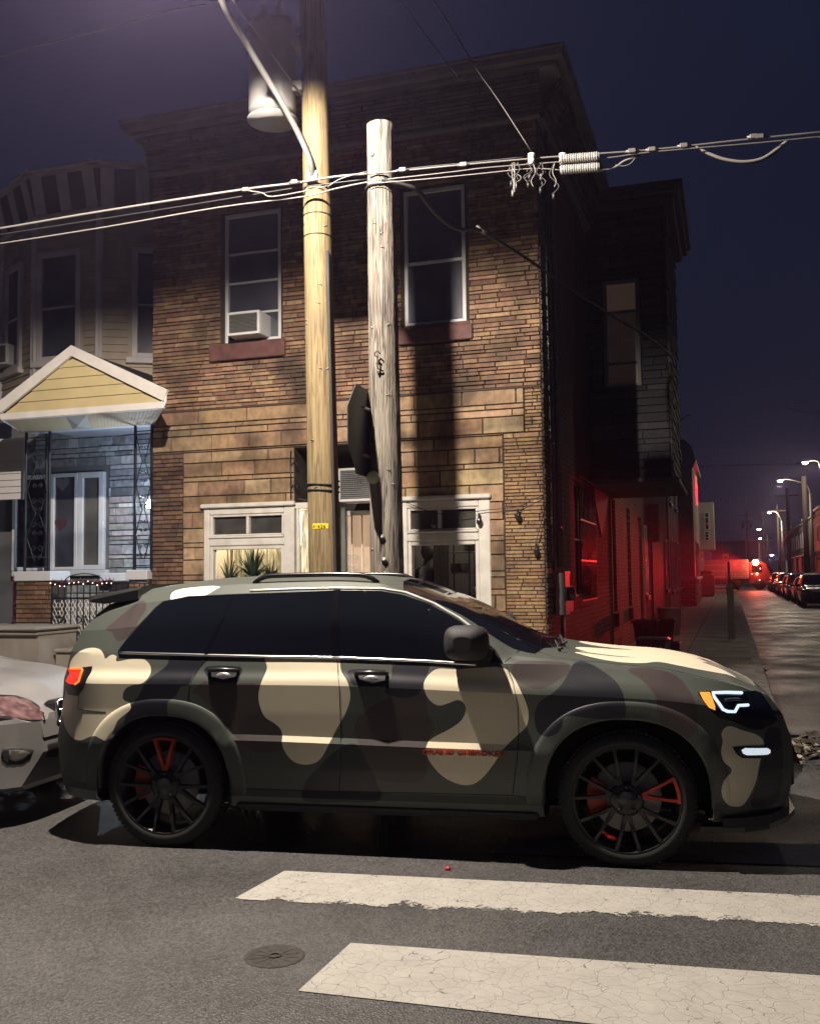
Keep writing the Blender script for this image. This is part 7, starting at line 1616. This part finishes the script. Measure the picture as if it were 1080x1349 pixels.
m = MB(); m.tube([(q.x, q.y, .15), (q.x, q.y, z1)], .035, 8); m.build('pole', PGR, t); m = MB(); m.bev(q.x-.2, q.x+.2, q.y-.045, q.y-.036, z2, z1, .003); m.build('plate', M('redlit_sign_plate', (.5, .06, .05), .5), t)  # red light on the plate is put into its colour
m = MB(); m.box(q.x-.14, q.x+.14, q.y-.052, q.y-.0455, (z1+z2)/2-.05, (z1+z2)/2+.05); m.build('sign_bar', M('sign_dark', (.06, .02, .02), .5), t)
def planter(px, py, w0, w1, h_, label, mat, rim=.02):
    q = B.at(px, py, .15); m = MB(); x, y = q.x, q.y
    m.loft([[(x+sx*w/2, y+sy*w/2, z) for sx, sy in ((-1, -1), (1, -1), (1, 1), (-1, 1))] for w, z in ((w0, .149), (w1, .15+h_-.05), (w1+.05, .15+h_-.045), (w1+.05, .15+h_), (w1-.03, .15+h_), (w1-.04, .15+h_-.06))])
    o = m.build('planter', mat, None, B); setp(o, label, 'planter'); return q
BLP = M('black_plastic', (.015, .015, .017), .5)
planter(873, 856, .34, .50, .62, 'black tapered planter box, the farther right one by the red wall', BLP); planter(851, 858, .32, .46, .62, 'black tapered planter box closer to the red wall', BLP)
q = B.at(861, 872, .15); t = thing('storage_box', 'grey box with white scrawl in front of the black planters', 'box', B, (q.x, q.y, .15)); m = MB(); m.bev(q.x-.27, q.x+.27, q.y-.2, q.y+.2, .15, .58, .02); m.bev(q.x-.29, q.x+.29, q.y-.22, q.y+.22, .53, .56, .01); m.build('body', M('grey_plastic', (.09, .09, .09), .5), t)
m = MB(); 
for k, (dx) in enumerate((-.12, -.05, .03, .11)): m.tube([(q.x+dx, q.y-.228, .33), (q.x+dx+.02, q.y-.228, .44), (q.x+dx+.05, q.y-.228, .35)][:3 if k % 2 else 2], .008, 5)
m.build('scrawl', WHT2, t)
m = MB(); q2 = B.at(880, 868, .15); m.bev(q2.x-.2, q2.x+.2, q2.y-.2, q2.y+.2, .15, .45, .02); m.bev(q2.x-.22, q2.x+.22, q2.y-.22, q2.y+.22, .43, .45, .005); o = m.build('storage_box', BLP, None, B); setp(o, 'low black box beside the grey scrawled box', 'box')
q = B.at(882, 836, .15); t = thing('trash_can', 'galvanised round trash can against the side wall', 'trash can', B, (q.x, q.y, .15)); GV = M('galvanised_can', (.22, .22, .22), .4, .6)
m = MB(); prof = [(.24, .15)]
for k in range(12): prof.append((.245+.05*k/11+(.006 if k % 2 else 0), .17+.62*k/11))
prof += [(.31, .80), (.31, .82), (.29, .82)]; m.lathe(prof, 36, Matrix.Translation((q.x, q.y, 0))); m.build('can', GV, t)
for sg in (-1, 1): m = MB(); m.tube([(q.x+sg*.30, q.y-.06, .66), (q.x+sg*.36, q.y-.04, .62), (q.x+sg*.36, q.y+.04, .62), (q.x+sg*.30, q.y+.06, .66)], .01, 6); m.build('handle', GV, t)
q = B.at(931, 786, .15); m = MB(); m.bev(q.x-.55, q.x+.45, q.y-.5, q.y+.5, .15, 1.6, .12); m.bev(q.x-.5, q.x+.4, q.y-.45, q.y+.45, 1.6, 1.8, .1); o = m.build('wheeled_bin', BLP, None, B); setp(o, 'dark bulky bin at the end of the side pavement', 'bin')
# ================================================================ night haze
hm = bpy.data.materials.new('night_haze'); hm.use_nodes = True; n = hm.node_tree; n.nodes.remove(n.nodes['Principled BSDF'])
v = n.nodes.new('ShaderNodeVolumePrincipled'); v.inputs['Color'].default_value = (.72, .58, 1, 1); v.inputs['Density'].default_value = .0009; v.inputs['Anisotropy'].default_value = .80  # violet tint added to imitate the purple glare of the lamp
n.links.new(v.outputs[0], n.nodes['Material Output'].inputs['Volume'])
m = MB(); m.box(-70, 130, -12, 270, -1, 14); o = m.build('haze', hm, None, WF, base=(0, 0, 0)); setp(o, kind='stuff')
